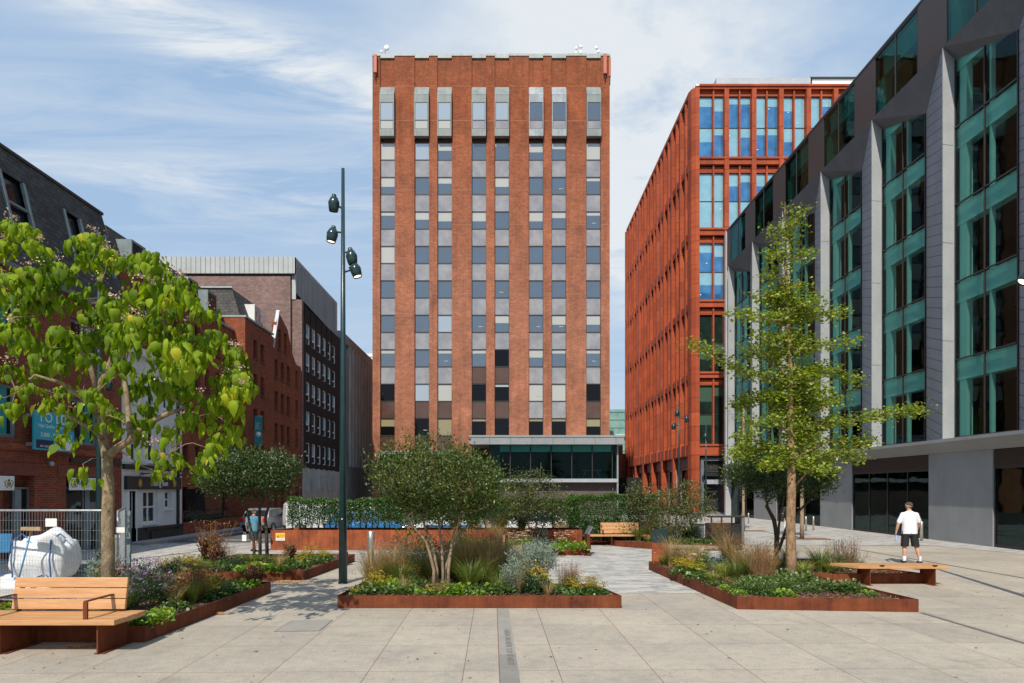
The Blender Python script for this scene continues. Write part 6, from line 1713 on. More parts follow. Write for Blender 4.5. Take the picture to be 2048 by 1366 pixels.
# front centre planter
for (k, px, py, s) in [('yellow', 738, 1186, 1.0), ('yellow', 752, 1176, 1.0), ('yellow', 765, 1184, .9), ('mid', 755, 1190, .8), ('mid', 800, 1190, .9), ('lime', 785, 1184, .9), ('lime', 812, 1186, .9), ('mid', 830, 1178, .9), ('lime', 845, 1190, .6), ('lime', 905, 1190, .8), ('lime', 925, 1188, .9), ('mid', 890, 1188, .8),
    ('lime', 885, 1192, .6), ('mid', 960, 1190, .8), ('grass', 940, 1184, 1.25), ('grass', 965, 1180, 1.15), ('grass', 935, 1172, 1.1), ('grass', 800, 1174, .95), ('orange', 800, 1170, .9), ('orange', 822, 1172, .8), ('lime', 990, 1186, .9), ('mid', 1005, 1190, .7), ('silver', 1022, 1188, .75), ('silver', 1035, 1180, .8),
    ('deep', 1070, 1188, 1.15), ('yellow', 1060, 1180, 1.25), ('yellow', 1085, 1184, 1.1), ('yellow', 1160, 1190, .9), ('yellow', 1180, 1190, .9), ('yellow', 1198, 1190, .8), ('orange', 1150, 1182, .7), ('yellow', 1140, 1186, .8), ('orange', 1185, 1182, .7), ('mid', 1172, 1192, .6), ('mid', 1120, 1190, .7),
    ('silver_tall', 1130, 1172, .95), ('silver_tall', 1105, 1170, .9), ('silver', 1070, 1168, 1.0), ('silver', 1045, 1166, 1.0), ('silver_tall', 1085, 1160, .9), ('silver', 1010, 1165, .8), ('spike', 745, 1160, 1.0), ('spike', 765, 1152, 1.1), ('spike', 780, 1165, .9), ('straw_grass', 800, 1150, 1.0), ('umbel', 1142, 1184, .5), ('spike', 1130, 1185, .7)]:
    putpx(k, px, py, s, WA)
scatter(PA, 30, ['grass', 'grass', 'straw_grass', 'haze', 'deep', 'fern', 'spike'], WA, .2, y0=14.3, y1=15.9, x0=-2.9, x1=.5, s=1.1)
scatter(PA, 12, ['silver', 'grass', 'blue', 'straw_grass'], WA, .2, y0=13.5, y1=16.2, x0=-.6, x1=.9, s=.85)
scatter(PA, 12, ['grass', 'straw_grass', 'deep', 'spike', 'rose'], WA, .2, y0=15.0, x0=-2.9, x1=-1.2, s=.95)
scatter(PA, 10, ['mid', 'lime', 'yellow', 'straw_grass'], WA, .15, y1=13.3, s=.6)
scatter(PA, 5, ['grass', 'straw_grass', 'fern'], WA, .2, y1=14.2, x0=-2.9, x1=-1.8, s=.7)
scatter(PA, 6, ['grass', 'straw_grass', 'fern'], WA, .2, y1=14.2, x0=-.7, s=.7)
for (px, dy) in ((722, .0), (731, .3), (757, .1)): pass
for (x, y, s) in ((-.95, 16.6, 1.0), (-.80, 16.9, .9), (-.55, 15.9, .95)): put('acanthus', x, y, .2, s, WA)
# a tall leafy climber-like shrub at the rear left of the front centre planter
o = put('rose', -2.35, 16.6, .15, 1.15, WA, sz=1.45); o = put('rose', -2.05, 16.2, .15, .85, WA)
# right foreground planter
for (k, px, py, s) in [('yellow', 1315, 1146, 1.0), ('yellow', 1335, 1150, 1.1), ('yellow', 1352, 1160, 1.0), ('mid', 1345, 1165, .8), ('yellow', 1368, 1150, 1.1), ('sedum', 1392, 1150, 1.0), ('sedum', 1375, 1142, .9), ('lime_grass', 1425, 1168, 1.0), ('lime_grass', 1450, 1162, 1.1), ('lime_grass', 1440, 1150, 1.1), ('lime', 1452, 1182, .55), ('orange', 1455, 1176, .45),
    ('lime', 1470, 1194, .5), ('lime', 1462, 1190, .45), ('fern', 1500, 1186, 1.15), ('fern', 1530, 1190, 1.1), ('fern', 1560, 1184, 1.1), ('fern', 1515, 1176, 1.1), ('fern', 1550, 1176, 1.1), ('fern', 1580, 1178, .9), ('lime', 1570, 1196, .6), ('mid', 1590, 1170, .9), ('mid', 1650, 1182, .8), ('fern', 1640, 1176, .8), ('mid', 1625, 1186, .5), ('mid', 1685, 1187, .95), ('mid', 1700, 1185, .8), ('lime', 1735, 1190, .5), ('mid', 1745, 1194, .45), ('lime', 1722, 1188, .4),
    ('umbel', 1520, 1168, 1.05), ('umbel', 1500, 1160, .95), ('umbel', 1535, 1165, .8), ('haze', 1490, 1150, .8), ('haze', 1520, 1145, .9), ('haze', 1540, 1150, .8), ('haze', 1470, 1140, .8), ('grass', 1500, 1162, .9), ('grass', 1470, 1164, .9), ('lime_grass', 1620, 1155, 1.1), ('lime_grass', 1605, 1148, 1.1), ('grass', 1640, 1145, 1.0), ('lime_grass', 1660, 1148, .9), ('mid', 1610, 1168, .9), ('mid', 1570, 1165, .9),
    ('spike', 1672, 1140, .95), ('spike', 1685, 1138, 1.0), ('spike', 1700, 1138, .9), ('mid', 1680, 1144, .8), ('umbel', 1705, 1142, .45), ('spike', 1718, 1142, .75), ('blue', 1410, 1140, 1.1), ('blue', 1430, 1132, 1.1), ('blue', 1400, 1134, 1.0), ('purple_dark', 1440, 1122, 1.1), ('purple_dark', 1420, 1118, 1.0), ('haze', 1455, 1130, .9)]:
    putpx(k, px, py, s, WB)
scatter(PB, 14, ['grass', 'haze', 'lime_grass', 'mid'], WB, .2, y0=16.2, x1=7.4, s=.9)
scatter(PB, 8, ['mid', 'lime', 'fern'], WB, .2, y1=15.5, x1=6.3, s=.6)
# planter behind the front left bench
for (k, px, py, s) in [('lime', 312, 1246, .7), ('lime', 330, 1240, .75), ('lime', 285, 1254, .75), ('fern', 275, 1258, .6), ('lime', 262, 1252, .8), ('aster', 300, 1215, 1.1), ('aster', 275, 1222, 1.1), ('aster', 262, 1205, 1.1), ('aster', 320, 1205, 1.0), ('aster', 255, 1230, .9), ('mid', 350, 1225, .8), ('lime_grass', 290, 1190, 1.1), ('lime_grass', 300, 1178, 1.1), ('orange', 318, 1182, 1.1), ('orange', 335, 1176, 1.1), ('orange', 350, 1184, 1.0),
    ('red', 370, 1205, .9), ('red', 355, 1212, .8), ('red', 385, 1200, .85), ('straw_grass', 350, 1220, .6), ('yellow', 400, 1200, 1.0), ('yellow', 415, 1192, 1.0), ('yellow', 430, 1195, .9), ('mid', 450, 1192, .9), ('mid', 465, 1186, .9), ('lime', 485, 1178, .8), ('lime', 498, 1176, .8), ('mid', 440, 1182, .8), ('silver', 250, 1172, .9), ('silver', 182, 1172, .95), ('silver', 205, 1165, .8), ('silver', 236, 1165, .8), ('grass', 230, 1200, .8)]:
    putpx(k, px, py, s, WC)
scatter(PC, 8, ['grass', 'straw_grass', 'grass', 'umbel'], WC, .2, s=.8, x0=-6.3, y1=13)
scatter(PC, 18, ['grass', 'aster', 'mid', 'straw_grass', 'lime'], WC, .2, s=.75, x1=-5.9)
scatter(PC, 9, ['yellow', 'mid', 'red', 'orange'], WC, .2, s=.8, y0=12.0, x0=-5.9)
scatter(PC, 6, ['lime', 'mid', 'yellow', 'grass'], WC, .2, s=.65, x1=-6.6, y1=10.6)
# planter left of the lamp post
for (k, px, py, s) in [('lime', 490, 1146, 1.0), ('lime', 508, 1147, 1.0), ('lime', 525, 1147, 1.0), ('lime', 545, 1146, 1.0), ('lime', 562, 1143, .8), ('grass', 500, 1132, .6), ('grass', 520, 1130, .6), ('grass', 540, 1130, .6), ('grass', 480, 1128, .6), ('yellow', 600, 1132, 1.1), ('yellow', 615, 1128, 1.1), ('mid', 590, 1140, 1.0), ('mid', 570, 1134, 1.0), ('yellow', 640, 1126, 1.0), ('mid', 630, 1130, .9), ('mid', 655, 1124, .8), ('yellow', 650, 1120, .9), ('red', 420, 1128, 1.2), ('red', 432, 1134, 1.0), ('red', 580, 1122, .7), ('umbel', 425, 1128, 1.35), ('umbel', 455, 1132, .8),
    ('deep', 455, 1138, .9), ('deep', 475, 1140, .9), ('mid', 440, 1146, .9), ('yellow', 370, 1140, 1.1), ('yellow', 345, 1142, 1.1), ('yellow', 390, 1148, 1.1), ('mid', 400, 1142, 1.0), ('yellow', 325, 1148, 1.0), ('deep', 360, 1148, 1.0)]:
    putpx(k, px, py, s, WD)
scatter(PD, 20, ['grass', 'mid', 'yellow', 'deep', 'straw_grass'], WD, .2, s=.62, y1=18.4)
scatter(PD, 12, ['mid', 'lime', 'grass', 'yellow'], WD, .2, s=.45, y0=18.4)
# middle planters
for (k, px, py, s) in [('sedum', 1050, 1098, 1.0), ('sedum', 1040, 1100, 1.0), ('sedum', 1062, 1096, 1.0), ('sedum', 1028, 1100, .9), ('blue', 1075, 1100, 1.2), ('blue', 1090, 1099, 1.2), ('blue', 1060, 1102, 1.0), ('silver', 1085, 1094, .8), ('sedum', 1118, 1098, 1.1), ('sedum', 1130, 1096, 1.1), ('lime', 1110, 1102, 1.0), ('lime', 1145, 1100, 1.0), ('lime', 1160, 1100, 1.0), ('lime_grass', 1115, 1090, 1.2), ('grass', 1135, 1088, 1.2), ('red', 1025, 1092, 1.2), ('umbel', 1030, 1092, .8)]:
    putpx(k, px, py, s, WG, z=.17)
for (k, px, py, s) in [('yellow', 935, 1096, 1.3), ('lime', 960, 1095, 1.3), ('lime', 970, 1094, 1.0), ('yellow', 910, 1096, 1.2), ('orange', 925, 1092, 1.2), ('haze', 985, 1090, 1.1), ('haze', 1000, 1092, 1.0), ('haze', 950, 1088, 1.1), ('yellow', 1015, 1096, 1.0)]:
    putpx(k, px, py, s, WF, z=.17)
o = None
for i, (x, y, s) in enumerate([(-1.3, 25.3, 1.5), (-.3, 25.2, 1.5), (.5, 25.3, 1.4), (-2.0, 25.2, 1.2)]): put('haze', x, y, .62, s * .75, 'in the high rusty planter, left of the spindly tree')
# behind the far bench and around the bins
scatter(PH, 20, ['grass', 'straw_grass', 'rose', 'silver', 'red', 'haze'], WH, .25, s=1.15, z=.15, y0=26.5)
for (k, x, y, s) in [('rose', 4.6, 27.0, 1.1), ('rose', 3.4, 27.4, 1.1), ('rose', 5.2, 26.9, 1.0), ('haze', 2.0, 27.2, 1.1), ('haze', 5.6, 26.7, .9), ('silver', 2.5, 27.3, 1.2), ('silver', 3.0, 27.3, 1.0), ('lime_grass', 5.3, 25.9, 1.1), ('grass', 5.0, 26.3, 1.1), ('mid', 5.9, 24.7, 1.1), ('mid', 6.3, 24.7, 1.1), ('mid', 6.7, 24.75, 1.1), ('mid', 7.1, 24.8, 1.1), ('deep', 6.5, 25.1, 1.1), ('deep', 7.0, 25.2, 1.0), ('mid', 7.5, 24.9, 1.0), ('rose', 7.0, 25.6, .9), ('rose', 6.1, 25.4, .8), ('purple_dark', 7.7, 24.9, 1.2)]:
    put(k, x, y, .15, s, WH)
# loose heaps of fallen chips on the paving
def chipheap(px, py, r, n, lab, m='wood_chips'):
    p = gp(px, py); b = MB(); g = random.Random(px)
    for _ in range(n):
        a, q = g.uniform(0, 6.28), abs(g.gauss(0, r * .5)); b.obox(Matrix.Translation((p.x + math.cos(a) * q * 1.6, p.y + math.sin(a) * q * .7, .006 + .03 * max(0, 1 - q / r) * g.random())) @ Euler((g.uniform(-.4, .4), g.uniform(-.4, .4), g.uniform(0, 6))).to_matrix().to_4x4(), g.uniform(.02, .05), g.uniform(.01, .02), .004)
    o = b.build('fallen_leaves', m); tag(o, lab, 'fallen leaves'); o['kind'] = 'stuff'; return o
chipheap(164, 1293, .16, 260, 'small heap of orange fallen leaf litter under the front left bench')
chipheap(436, 1228, .13, 160, 'small patch of orange leaf litter beside the edge of the front left planter')
chipheap(575, 1164, .42, 420, 'strip of orange leaf litter along the foot of the planter left of the lamp post')
chipheap(1713, 1166, .15, 200, 'small heap of brown leaf litter under the left end of the right bench')
chipheap(1215, 1092, .14, 120, 'small heap of leaf litter under the far timber bench')

g = random.Random(5); b = MB()
for _ in range(150):
    x, y = g.uniform(-7.5, 12), 7.6 + 12 * g.random() ** 1.3
    if any(inside(pl, x, y) for pl in (PA, PB, PC, PD)): continue
    r_ = g.uniform(.012, .03)
    b.obox(Matrix.Translation((x, y, .006)) @ Euler((g.uniform(-.3, .3), g.uniform(-.3, .3), g.uniform(0, 6))).to_matrix().to_4x4(), r_ * 1.6, r_, .003, g.choice([0, 0, 1]))
o = b.build('fallen_leaves', ['wood_chips', 'bark_chip']); tag(o, 'tiny dry leaves and specks of litter scattered thinly over the pale slabs', 'litter'); o['kind'] = 'stuff'
# ================================================================== street furniture
def plank(b, x0, x1, y0, y1, z0, z1, m=0): b.box(x0, y0, z0, x1, y1, z1, m)
# front left bench
L1 = empty('timber_bench', (-6.6, 9.4, 0), 'big timber bench with backrest and steel armrests, in the left foreground', 'bench')
sx0, sx1 = -8.3, -5.18
for k in range(3):
    y0 = 9.0 + k * .255
    q = MB().prism([(sx0, y0), (sx1 - .02 + (.02 if k else 0), y0), (sx1 + k * .0, y0 + .245), (sx0, y0 + .245)], .40, .47)
    q.build('seat_plank', 'wood_oak', L1, bevel=.006)
for k in range(3):
    z0 = .50 + k * .150; yb = 9.66 + k * .03
    q = MB().add(MB().box(-7.02, -.025, 0, -5.42, .025, .142), Matrix.Translation((0, yb, z0)) @ Matrix.Rotation(R(-11), 4, 'X'))
    q.build('backrest_plank', 'wood_oak', L1, bevel=.006)
for x in (-6.78, -5.48):
    MB().box(x, 9.08, 0, x + .018, 9.80, .40).box(x - .05, 9.10, 0, x + .09, 9.78, .008).build('leg', 'rust_steel', L1)
for x in (-6.95, -5.50):
    MB().add(MB().box(-.03, -.012, 0, .03, .012, .45), Matrix.Translation((x, 9.70, .47)) @ Matrix.Rotation(R(-11), 4, 'X')).build('back_bracket', 'rust_steel', L1)
for x in (-7.02, -5.64):
    MB().box(x, 9.06, .47, x + .055, 9.075, .70).box(x, 9.06, .70, x + .055, 9.70, .715).box(x, 9.046, .39, x + .055, 9.06, .70).build('armrest', 'rust_steel', L1)
# right bench, no back
L2 = empty('backless_bench', (9.0, 15.9, 0), 'backless timber slab bench on two rusty plate legs, at the point of the right planter', 'bench')
fx0, fx1 = gp(1722, 1131, .46).x, gp(1903, 1139, .46).x
for k in range(3):
    y0 = 15.48 + k * .215
    MB().prism([(7.95 - .0 - k * .12, y0), (9.98 - k * .0, y0), (9.98 - .0, y0 + .207), (7.83 - k * .12, y0 + .207)], .39, .455).build('seat_plank', 'wood_oak', L2, bevel=.006)
for x in (8.22, 9.70): MB().box(x, 15.52, 0, x + .018, 16.10, .39).box(x - .06, 15.55, 0, x + .08, 16.05, .008).build('leg', 'rust_steel', L2)
for x in (8.42, 9.62): MB().box(x, 15.46, .457, x + .10, 15.50, .475).box(x + .02, 15.47, .44, x + .08, 15.478, .47).build('skate_stop', 'dark_metal', L2)
# far bench
L3 = empty('timber_bench', (4.0, 26.5, 0), 'long timber bench with a backrest over its right part, before the far hedge', 'bench')
for k in range(3): MB().box(2.46, 26.3 + k * .17, .37, 5.46, 26.46 + k * .17, .43).build('seat_plank', 'wood_oak', L3, bevel=.005)
for k in range(3): MB().add(MB().box(3.62, -.02, 0, 5.12, .02, .135), Matrix.Translation((0, 26.80 + k * .02, .46 + k * .142)) @ Matrix.Rotation(R(-10), 4, 'X')).build('backrest_plank', 'wood_oak', L3, bevel=.005)
for x in (2.68, 3.98, 5.20): MB().box(x, 26.33, 0, x + .02, 26.85, .37).build('leg', 'rust_steel', L3)
for x in (3.64, 5.10): MB().box(x, 26.32, .43, x + .04, 26.335, .60).box(x, 26.32, .60, x + .04, 26.82, .615).box(x - .0, 26.81, .43, x + .04, 26.825, .8).build('armrest', 'rust_steel', L3)
# small bench seen end-on behind the front planter
L4 = empty('timber_bench', (.35, 20, 0), 'weathered timber bench seen end-on with its narrow upright back, behind the front centre planter', 'bench')
for k in range(3): MB().box(-.02 + k * .15, 18.7, .36, .12 + k * .15, 21.6, .42).build('seat_plank', 'wood_grey', L4, bevel=.005)
for k in range(2): MB().box(-.16, 20.2, .46 + k * .16, -.12, 21.5, .60 + k * .16).build('backrest_plank', 'wood_grey', L4)
MB().box(-.17, 20.1, 0, -.11, 20.2, .82).build('backrest_end', 'wood_oak', L4)
for y in (18.8, 21.4): MB().box(-.0, y, 0, .42, y + .02, .36).build('leg', 'rust_steel', L4)
# dark weathered bench left of the right planter
L5 = empty('backless_bench', (5.7, 21.4, 0), 'dark weathered backless bench tucked behind the right planter, beside the dark information post', 'bench')
for k in range(3): MB().prism([(5.0 + k * .02, 21.3 + k * .22), (7.0, 20.5 + k * .22), (7.0, 20.7 + k * .22), (5.0 + k * .02, 21.5 + k * .22)], .36, .42).build('seat_plank', 'wood_grey', L5, bevel=.005)
for x, y in ((5.15, 21.3), (6.8, 20.65)): MB().box(x, y, 0, x + .02, y + .55, .36).build('leg', 'rust_steel', L5)
# lamp post
def lamppost(loc, H, r0, r1, label, heads, k=1.0, group=None):
    e = empty('lamp_post', loc, label, 'lamp post', group)
    with Local():
        MB().tube([(0, 0, 0), (0, 0, H * .55), (0, 0, H)], [r0, r0 * .62, r1], 14).tube([(0, 0, 0), (0, 0, .02)], r0 * 1.12, 14).build('post', 'post_green', e)
        for (dx, dz, tilt, yaw, arm, lit) in heads:
            M = Matrix.Translation((dx * k, -.05, dz)) @ Matrix.Rotation(yaw, 4, 'Z') @ Matrix.Rotation(tilt, 4, 'Y')
            prof = [(.001, .20), (.045, .195), (.055, .17), (.05, .15), (.085, .12), (.125, .03), (.128, -.02), (.118, -.10), (.10, -.19), (.096, -.19), (.088, -.17), (.001, -.17)]
            h = MB().lathe([(r * k, z * k) for r, z in prof[:10]], 18, 0, M)
            h.lathe([(.129 * k, .01 * k), (.132 * k, .0), (.129 * k, -.01 * k)], 18, 0, M)
            hd = h.build('lamp_head', 'lamp_green', e)
            MB().lathe([(.001, -.16 * k), (.088 * k, -.165 * k)], 16, 0, M).build('lens', 'lamp_glow' if lit else 'frame_grey', hd)
            MB().tube([(0, 0, dz + arm), (dx * k * .55, -.03, dz + arm * .6 + .02)], .022 * k, 6).tube([(dx * k * .5, -.03, dz + .03), (dx * k, -.05, dz + .10 * k)], .03 * k, 6).build('arm', 'lamp_green', hd)
    return e
Yp = 15.9; lx = (686 - CX) / F * Yp
def ph(py): return EYE - (py - HY) / F * Yp
lamppost((lx, Yp, 0), ph(337), .10, .038, 'tall dark green lamp post with four bell-shaped spotlights, left of centre', [(-.20, ph(408), R(8), R(-60), -.12, False), (-.235, ph(470), R(10), R(20), .06, True), (.21, ph(514), R(-10), R(10), .12, False), (.30, ph(540), R(-18), R(-10), -.06, True)])
stk = MB().lathe([(.001, 0), (.017, 0), (.017, .003), (.001, .003)], 12, 0, Matrix.Translation((lx, Yp - .075, EYE - (1038 - HY) / F * Yp)) @ Matrix.Rotation(R(90), 4, 'X')).build('round_sticker', 'white_plain')
stk.location.y = -.012
tag(stk, 'tiny round white sticker on the dark green lamp post at head height', 'sticker')
lamppost((at(1358, 1000, 57).x, 57, 0), at(1358, 800, 57).z, .10, .045, 'slim dark lamp post with three small spotlights, in front of the red building side', [(-.12, at(0, 826, 57).z, .1, 0, -.1, True), (.42, at(0, 838, 57).z, -.2, 0, .05, True), (-.3, at(0, 852, 57).z, .1, 0, .05, False)], 1.5)
lamppost((at(1412, 1000, 62).x - .0, 62, 0), at(1412, 850, 62).z, .10, .05, 'slimmer farther lamp post with one spotlight, beside the black BOX entrance', [(-.05, at(0, 872, 62).z, .1, 0, .05, True)], 1.5)
Yk = 20.0
lamppost((at(198, 900, Yk).x, Yk, 0), 9.4, .10, .04, 'dark lamp post with spotlights largely hidden behind the large-leaved tree', [(.30, at(0, 742, Yk).z, .1, 0, .05, False), (.30, at(0, 767, Yk).z, -.1, .4, .05, False), (-.22, at(0, 700, Yk).z, .1, 0, .05, False)])
# spotlight reaching in at the right edge from a post outside the view
Yq = 13.0
lamppost((at(2040, 500, Yq).x + .62, Yq, 0), 9.3, .10, .04, 'lit spotlight at the far right edge of the view, against the teal windows', [(-.50, at(0, 551, Yq).z, R(38), 0, .10, True)])
# bollards
def bollard(loc, r, h, label, m='stainless', bandz=None, group=None):
    e = empty('bollard', loc, label, 'bollard', group)
    with Local():
        MB().lathe([(.001, 0), (r, 0), (r, h - .012), (r - .012, h), (.001, h)], 24).build('post', m, e)
        if bandz: MB().lathe([(r + .001, bandz), (r + .004, bandz), (r + .004, bandz + .03), (r + .001, bandz + .03)], 24).build('reflective_band', 'rust_joint', e)
    return e
p = gp(742, 1124); bollard(p, .105, .93, 'stainless steel bollard standing alone on the pale paving right of the lamp post')
bollard((at(242, 1070, 16.6).x, 16.6, 0), .175, EYE - (1069 - HY) / F * 16.6, 'thick brushed steel bollard with a thin dark band, behind the trunk of the large-leaved tree', bandz=.98)
p = gp(692, 1131); bollard(p, .06, .40, 'short dark bollard half hidden behind the foot of the lamp post', 'dark_metal')
for (px, py, top, lab) in ((1843, 1082, 1043, 'thin steel bollard beside the man in the white t-shirt'), (1612, 1062, 1033, 'thin steel bollard left of a pair by the shop window'), (1627, 1061, 1033, 'thin steel bollard right of a pair by the shop window'), (1497, 1047, 1026, 'thin steel bollard beside the farther young street tree'), (1484.5, 1047, 1027, 'thin steel bollard left of the farther young street tree')):
    p = gp(px, py); bollard(p, .045 if py < 1080 else .06, EYE - (top - HY) / F * p.y, lab)
# notice on the high planter
nt_ = empty('yellow_notice', (at(561, 1073, 24.5).x, 24.49, at(0, 1081, 24.5).z), 'yellow and white notice with a crossed-out circle on the rusty planter wall', 'sign')
with Local():
    MB().box(-.165, -.01, 0, .165, .0, .27).build('plate', 'white_plain', nt_)
    MB().box(-.16, -.013, .085, .16, -.0101, .265).build('yellow_panel', 'sign_yellow', nt_)
    MB().lathe([(.028, 0), (.044, 0), (.044, .003), (.028, .003)], 18, 0, Matrix.Translation((-.075, -.014, .15)) @ Matrix.Rotation(R(90), 4, 'X')).box(-.10, -.018, .146, -.05, -.0165, .154).build('symbol', 'sign_blue', nt_)
    for k in range(3): text('PARKING' if k == 0 else ('RESTRICTED' if k == 1 else 'AREA'), .032, (.07, -.0145, .20 - k * .04), FACE_CAM, 'rust_joint', nt_, ext=.001)
    text('NO PARKING', .04, (.0, -.0112, .045), FACE_CAM, 'ink', nt_, ext=.0005)
# information posts
t1 = empty('information_post', (4.52, 20.4, 0), 'rusty steel information post with a dark green head panel, in front of the dark bench', 'information post')
with Local():
    MB().box(-.235, -.03, 0, .235, .03, .60).build('base', 'rust_steel_orange', t1); MB().add(MB().box(-.24, -.035, 0, .24, .035, .40), Matrix.Translation((0, -.0, .60)) @ Matrix.Rotation(R(-6), 4, 'X')).build('head_panel', 'totem_dark', t1); MB().ball((-.16, -.032, .30), .012, 6).build('bolt', 'white_plain', t1)
t2_ = empty('information_post', (2.62, 22.7, 0), 'thin rusty information post seen edge-on at the corner of the small middle planter', 'information post', rz=R(96))
with Local():
    MB().box(-.22, -.05, 0, .22, .05, .70).box(-.3, -.06, 0, .3, .06, .01).build('base', 'rust_steel', t2_); MB().add(MB().box(-.24, -.03, 0, .24, .03, .30), Matrix.Translation((0, .02, .70)) @ Matrix.Rotation(R(28), 4, 'X')).build('head_panel', 'frame_grey', t2_)
# litter bins
bn_ = empty('recycling_station', (8.55, 27.2, 0), 'large dark recycling station with three open slots under a flat lid, behind the right planter', 'litter bin')
with Local():
    w, d, h = .60, .42, 1.13
    MB().box(-w, -d, h - .05, w + .12, d, h).build('lid', 'dark_metal', bn_, bevel=.01)
    b = MB()
    for x in (-w, -.2, .2, w - .05): b.box(x, -d + .02, 0, x + .05, -d + .08, h - .05)
    b.box(-w + .05, -d + .02, h - .36, w - .05, -d + .08, h - .30).box(-w, -d + .02, 0, w, -d + .08, .10)
    b.build('frame', 'dark_metal', bn_)
    MB().box(-w + .06, -d + .05, .1, w - .06, -d + .07, h - .36).build('door', 'black_paint', bn_)
    MB().box(w + .0, -d, 0, w + .10, d, h - .05).build('side_panel', 'frame_grey', bn_)
    MB().box(-w, d - .04, 0, w, d, h - .30).box(-w, -d + .1, 0, -w + .03, d - .05, h - .3).build('back_panel', 'dark_metal', bn_)
bb = empty('litter_bin', (7.6, 27.5, 0), 'smaller plain dark grey bin left of the large recycling station', 'litter bin')
with Local():
    MB().box(-.22, -.22, 0, .22, .22, .75).build('body', 'frame_grey', bb, bevel=.015); MB().box(-.25, -.25, .75, .25, .25, .80).build('lid', 'dark_metal', bb, bevel=.01)

# ------------------------------------------------------------------ works area at the left
FY = 12.75
def Fp(px, py, dy=0): return at(px, py, FY + dy)
fe = empty('site_fence', (-8.2, FY, 0), 'mesh site fence panel with a white notice, in front of the bulk bags', 'fence')
xa, xb = -10.6, Fp(222, 1000).x
zt2 = EYE - (1021 - HY) / F * FY
def fence_panel(parent, P0, P1, zt2, gap=.055, hz_n=8, z0=.12):
    P0, P1 = Vector(P0), Vector(P1); d = (P1 - P0); L = d.length; d.normalize(); nn = Vector((-d.y, d.x, 0))
    b = MB(); b.tube([P0 + Vector((0, 0, .05)), P0 + Vector((0, 0, zt2 - .08)), P0 + d * .08 + Vector((0, 0, zt2)), P1 - d * .08 + Vector((0, 0, zt2)), P1 + Vector((0, 0, zt2 - .08)), P1 + Vector((0, 0, .05))], .021, 8)
    b.tube([P0 + Vector((0, 0, z0)), P1 + Vector((0, 0, z0))], .018, 6); b.build('frame', 'galvanised', parent)
    b = MB(); n = int(L / gap)
    for i in range(1, n):
        q = P0 + d * (L * i / n); r = .0022
        b.tube([q + Vector((0, 0, z0)), q + Vector((0, 0, zt2))], r, 3, cap=False, sm=False)
    for k in range(1, hz_n + 1):
        z = z0 + (zt2 - z0) * k / (hz_n + 1); off = nn * .0045
        b.tube([P0 + off + Vector((0, 0, z)), P1 + off + Vector((0, 0, z))], .0026, 3, cap=False, sm=False)
    b.build('mesh_infill', 'galvanised', parent)
fence_panel(fe, (xa, FY + .1, 0), (xb, FY, 0), zt2)
q = Fp(103, 1045); MB().box(q.x - .10, FY - .02, q.z - .075, q.x + .11, FY - .005, q.z + .075).build('paper_notice', 'white_plain', fe)
f2 = empty('site_fence', (Fp(214, 1000).x, FY + 1.3, 0), 'second galvanised site fence panel angled away behind the tree trunk', 'fence')
fence_panel(f2, (xb + .04, FY + .15, 0), (xb - 1.2, FY + 2.6, 0), zt2 - .02, gap=.08)
MB().box(xb + .03, FY + .1, zt2 - .42, xb + .20, FY + .12, zt2 - .32).build('clip_plate', 'white_plain', f2)
fp = empty('fence_post', (Fp(236, 1000).x, FY + .35, 0), 'pale upright fence end post with a black arrow mark, beside the steel bollard', 'post')
with Local():
    MB().box(-.045, -.02, 0, .045, .02, zt2 - .02).build('post', 'window_grey', fp); MB().face([(-.02, -.022, 1.28), (.02, -.022, 1.28), (0, -.022, 1.42)]).build('arrow_mark', 'ink', fp)
for (x, y) in ((-9.6, FY + .1), (xb + .02, FY + .05)):
    o = MB().box(x - .12, y - .3, 0, x + .12, y + .35, .13).build('rubber_block', 'rubber', bevel=.03)
    tag(o, 'black rubber fence foot block ' + ('at the left edge of the view' if x < -9 else 'under the joint of the two site fence panels'), 'block')
def bulkbag(name, label, c, w, d, h, seed, top=.12, rz=0.0):
    g = random.Random(seed); bm = bmesh.new(); bmesh.ops.create_cube(bm, size=1); bmesh.ops.subdivide_edges(bm, edges=bm.edges[:], cuts=9, use_grid_fill=True)
    from mathutils import noise as mn
    for v in bm.verts:
        x, y, z = v.co; f = 1 + .22 * math.cos(z * math.pi) - .04; rr = math.hypot(x, y)
        x2 = x * f; y2 = y * f
        k = (abs(x) * abs(y)) * 4; x2 *= 1 - .14 * k; y2 *= 1 - .14 * k
        z2 = z + (.10 * (1 - (2 * rr) ** 2) if z > .45 else 0)
        n = mn.noise(Vector((x * 3.1, y * 3.1, z * 3.1 + seed)) ) * .06 + mn.noise(Vector((x * 9, y * 9, z * 6 + seed))) * .022 + math.sin(z * 34 + x * 5) * .005
        if z > .4: n += mn.noise(Vector((x * 2.3, y * 2.3, seed))) * top
        v.co = (x2 * w + n * .8 * x * 2, y2 * d + n * .8 * y * 2, (z2 + .5) * h + n * (1 if z > .3 else 0))
    for f in bm.faces: f.smooth = True
    me = bpy.data.meshes.new('bag_body'); bm.to_mesh(me); bm.free(); me.materials.append(MATS['fabric_bag'])
    e = empty(name, c, label, 'bulk bag', rz=rz)
    with Local():
        o = inst('bag_body', me, (0, 0, 0), e); s = o.modifiers.new('s', 'SUBSURF'); s.levels = 1; s.render_levels = 1
        for (sx, sy) in ((-.42, -.53), (.30, -.56)):
            MB().tube([(sx * w, sy * d - .03, .05), (sx * w, sy * d * 1.12 - .03, h * .5), (sx * w, sy * d - .02, h * .98), (sx * w + .08, sy * d * .6, h * 1.12), (sx * w + .2, sy * d * .75, h * 1.02)], [.018] * 5, 4, sm=False).build('lifting_strap', 'strap_blue', e)
    return e
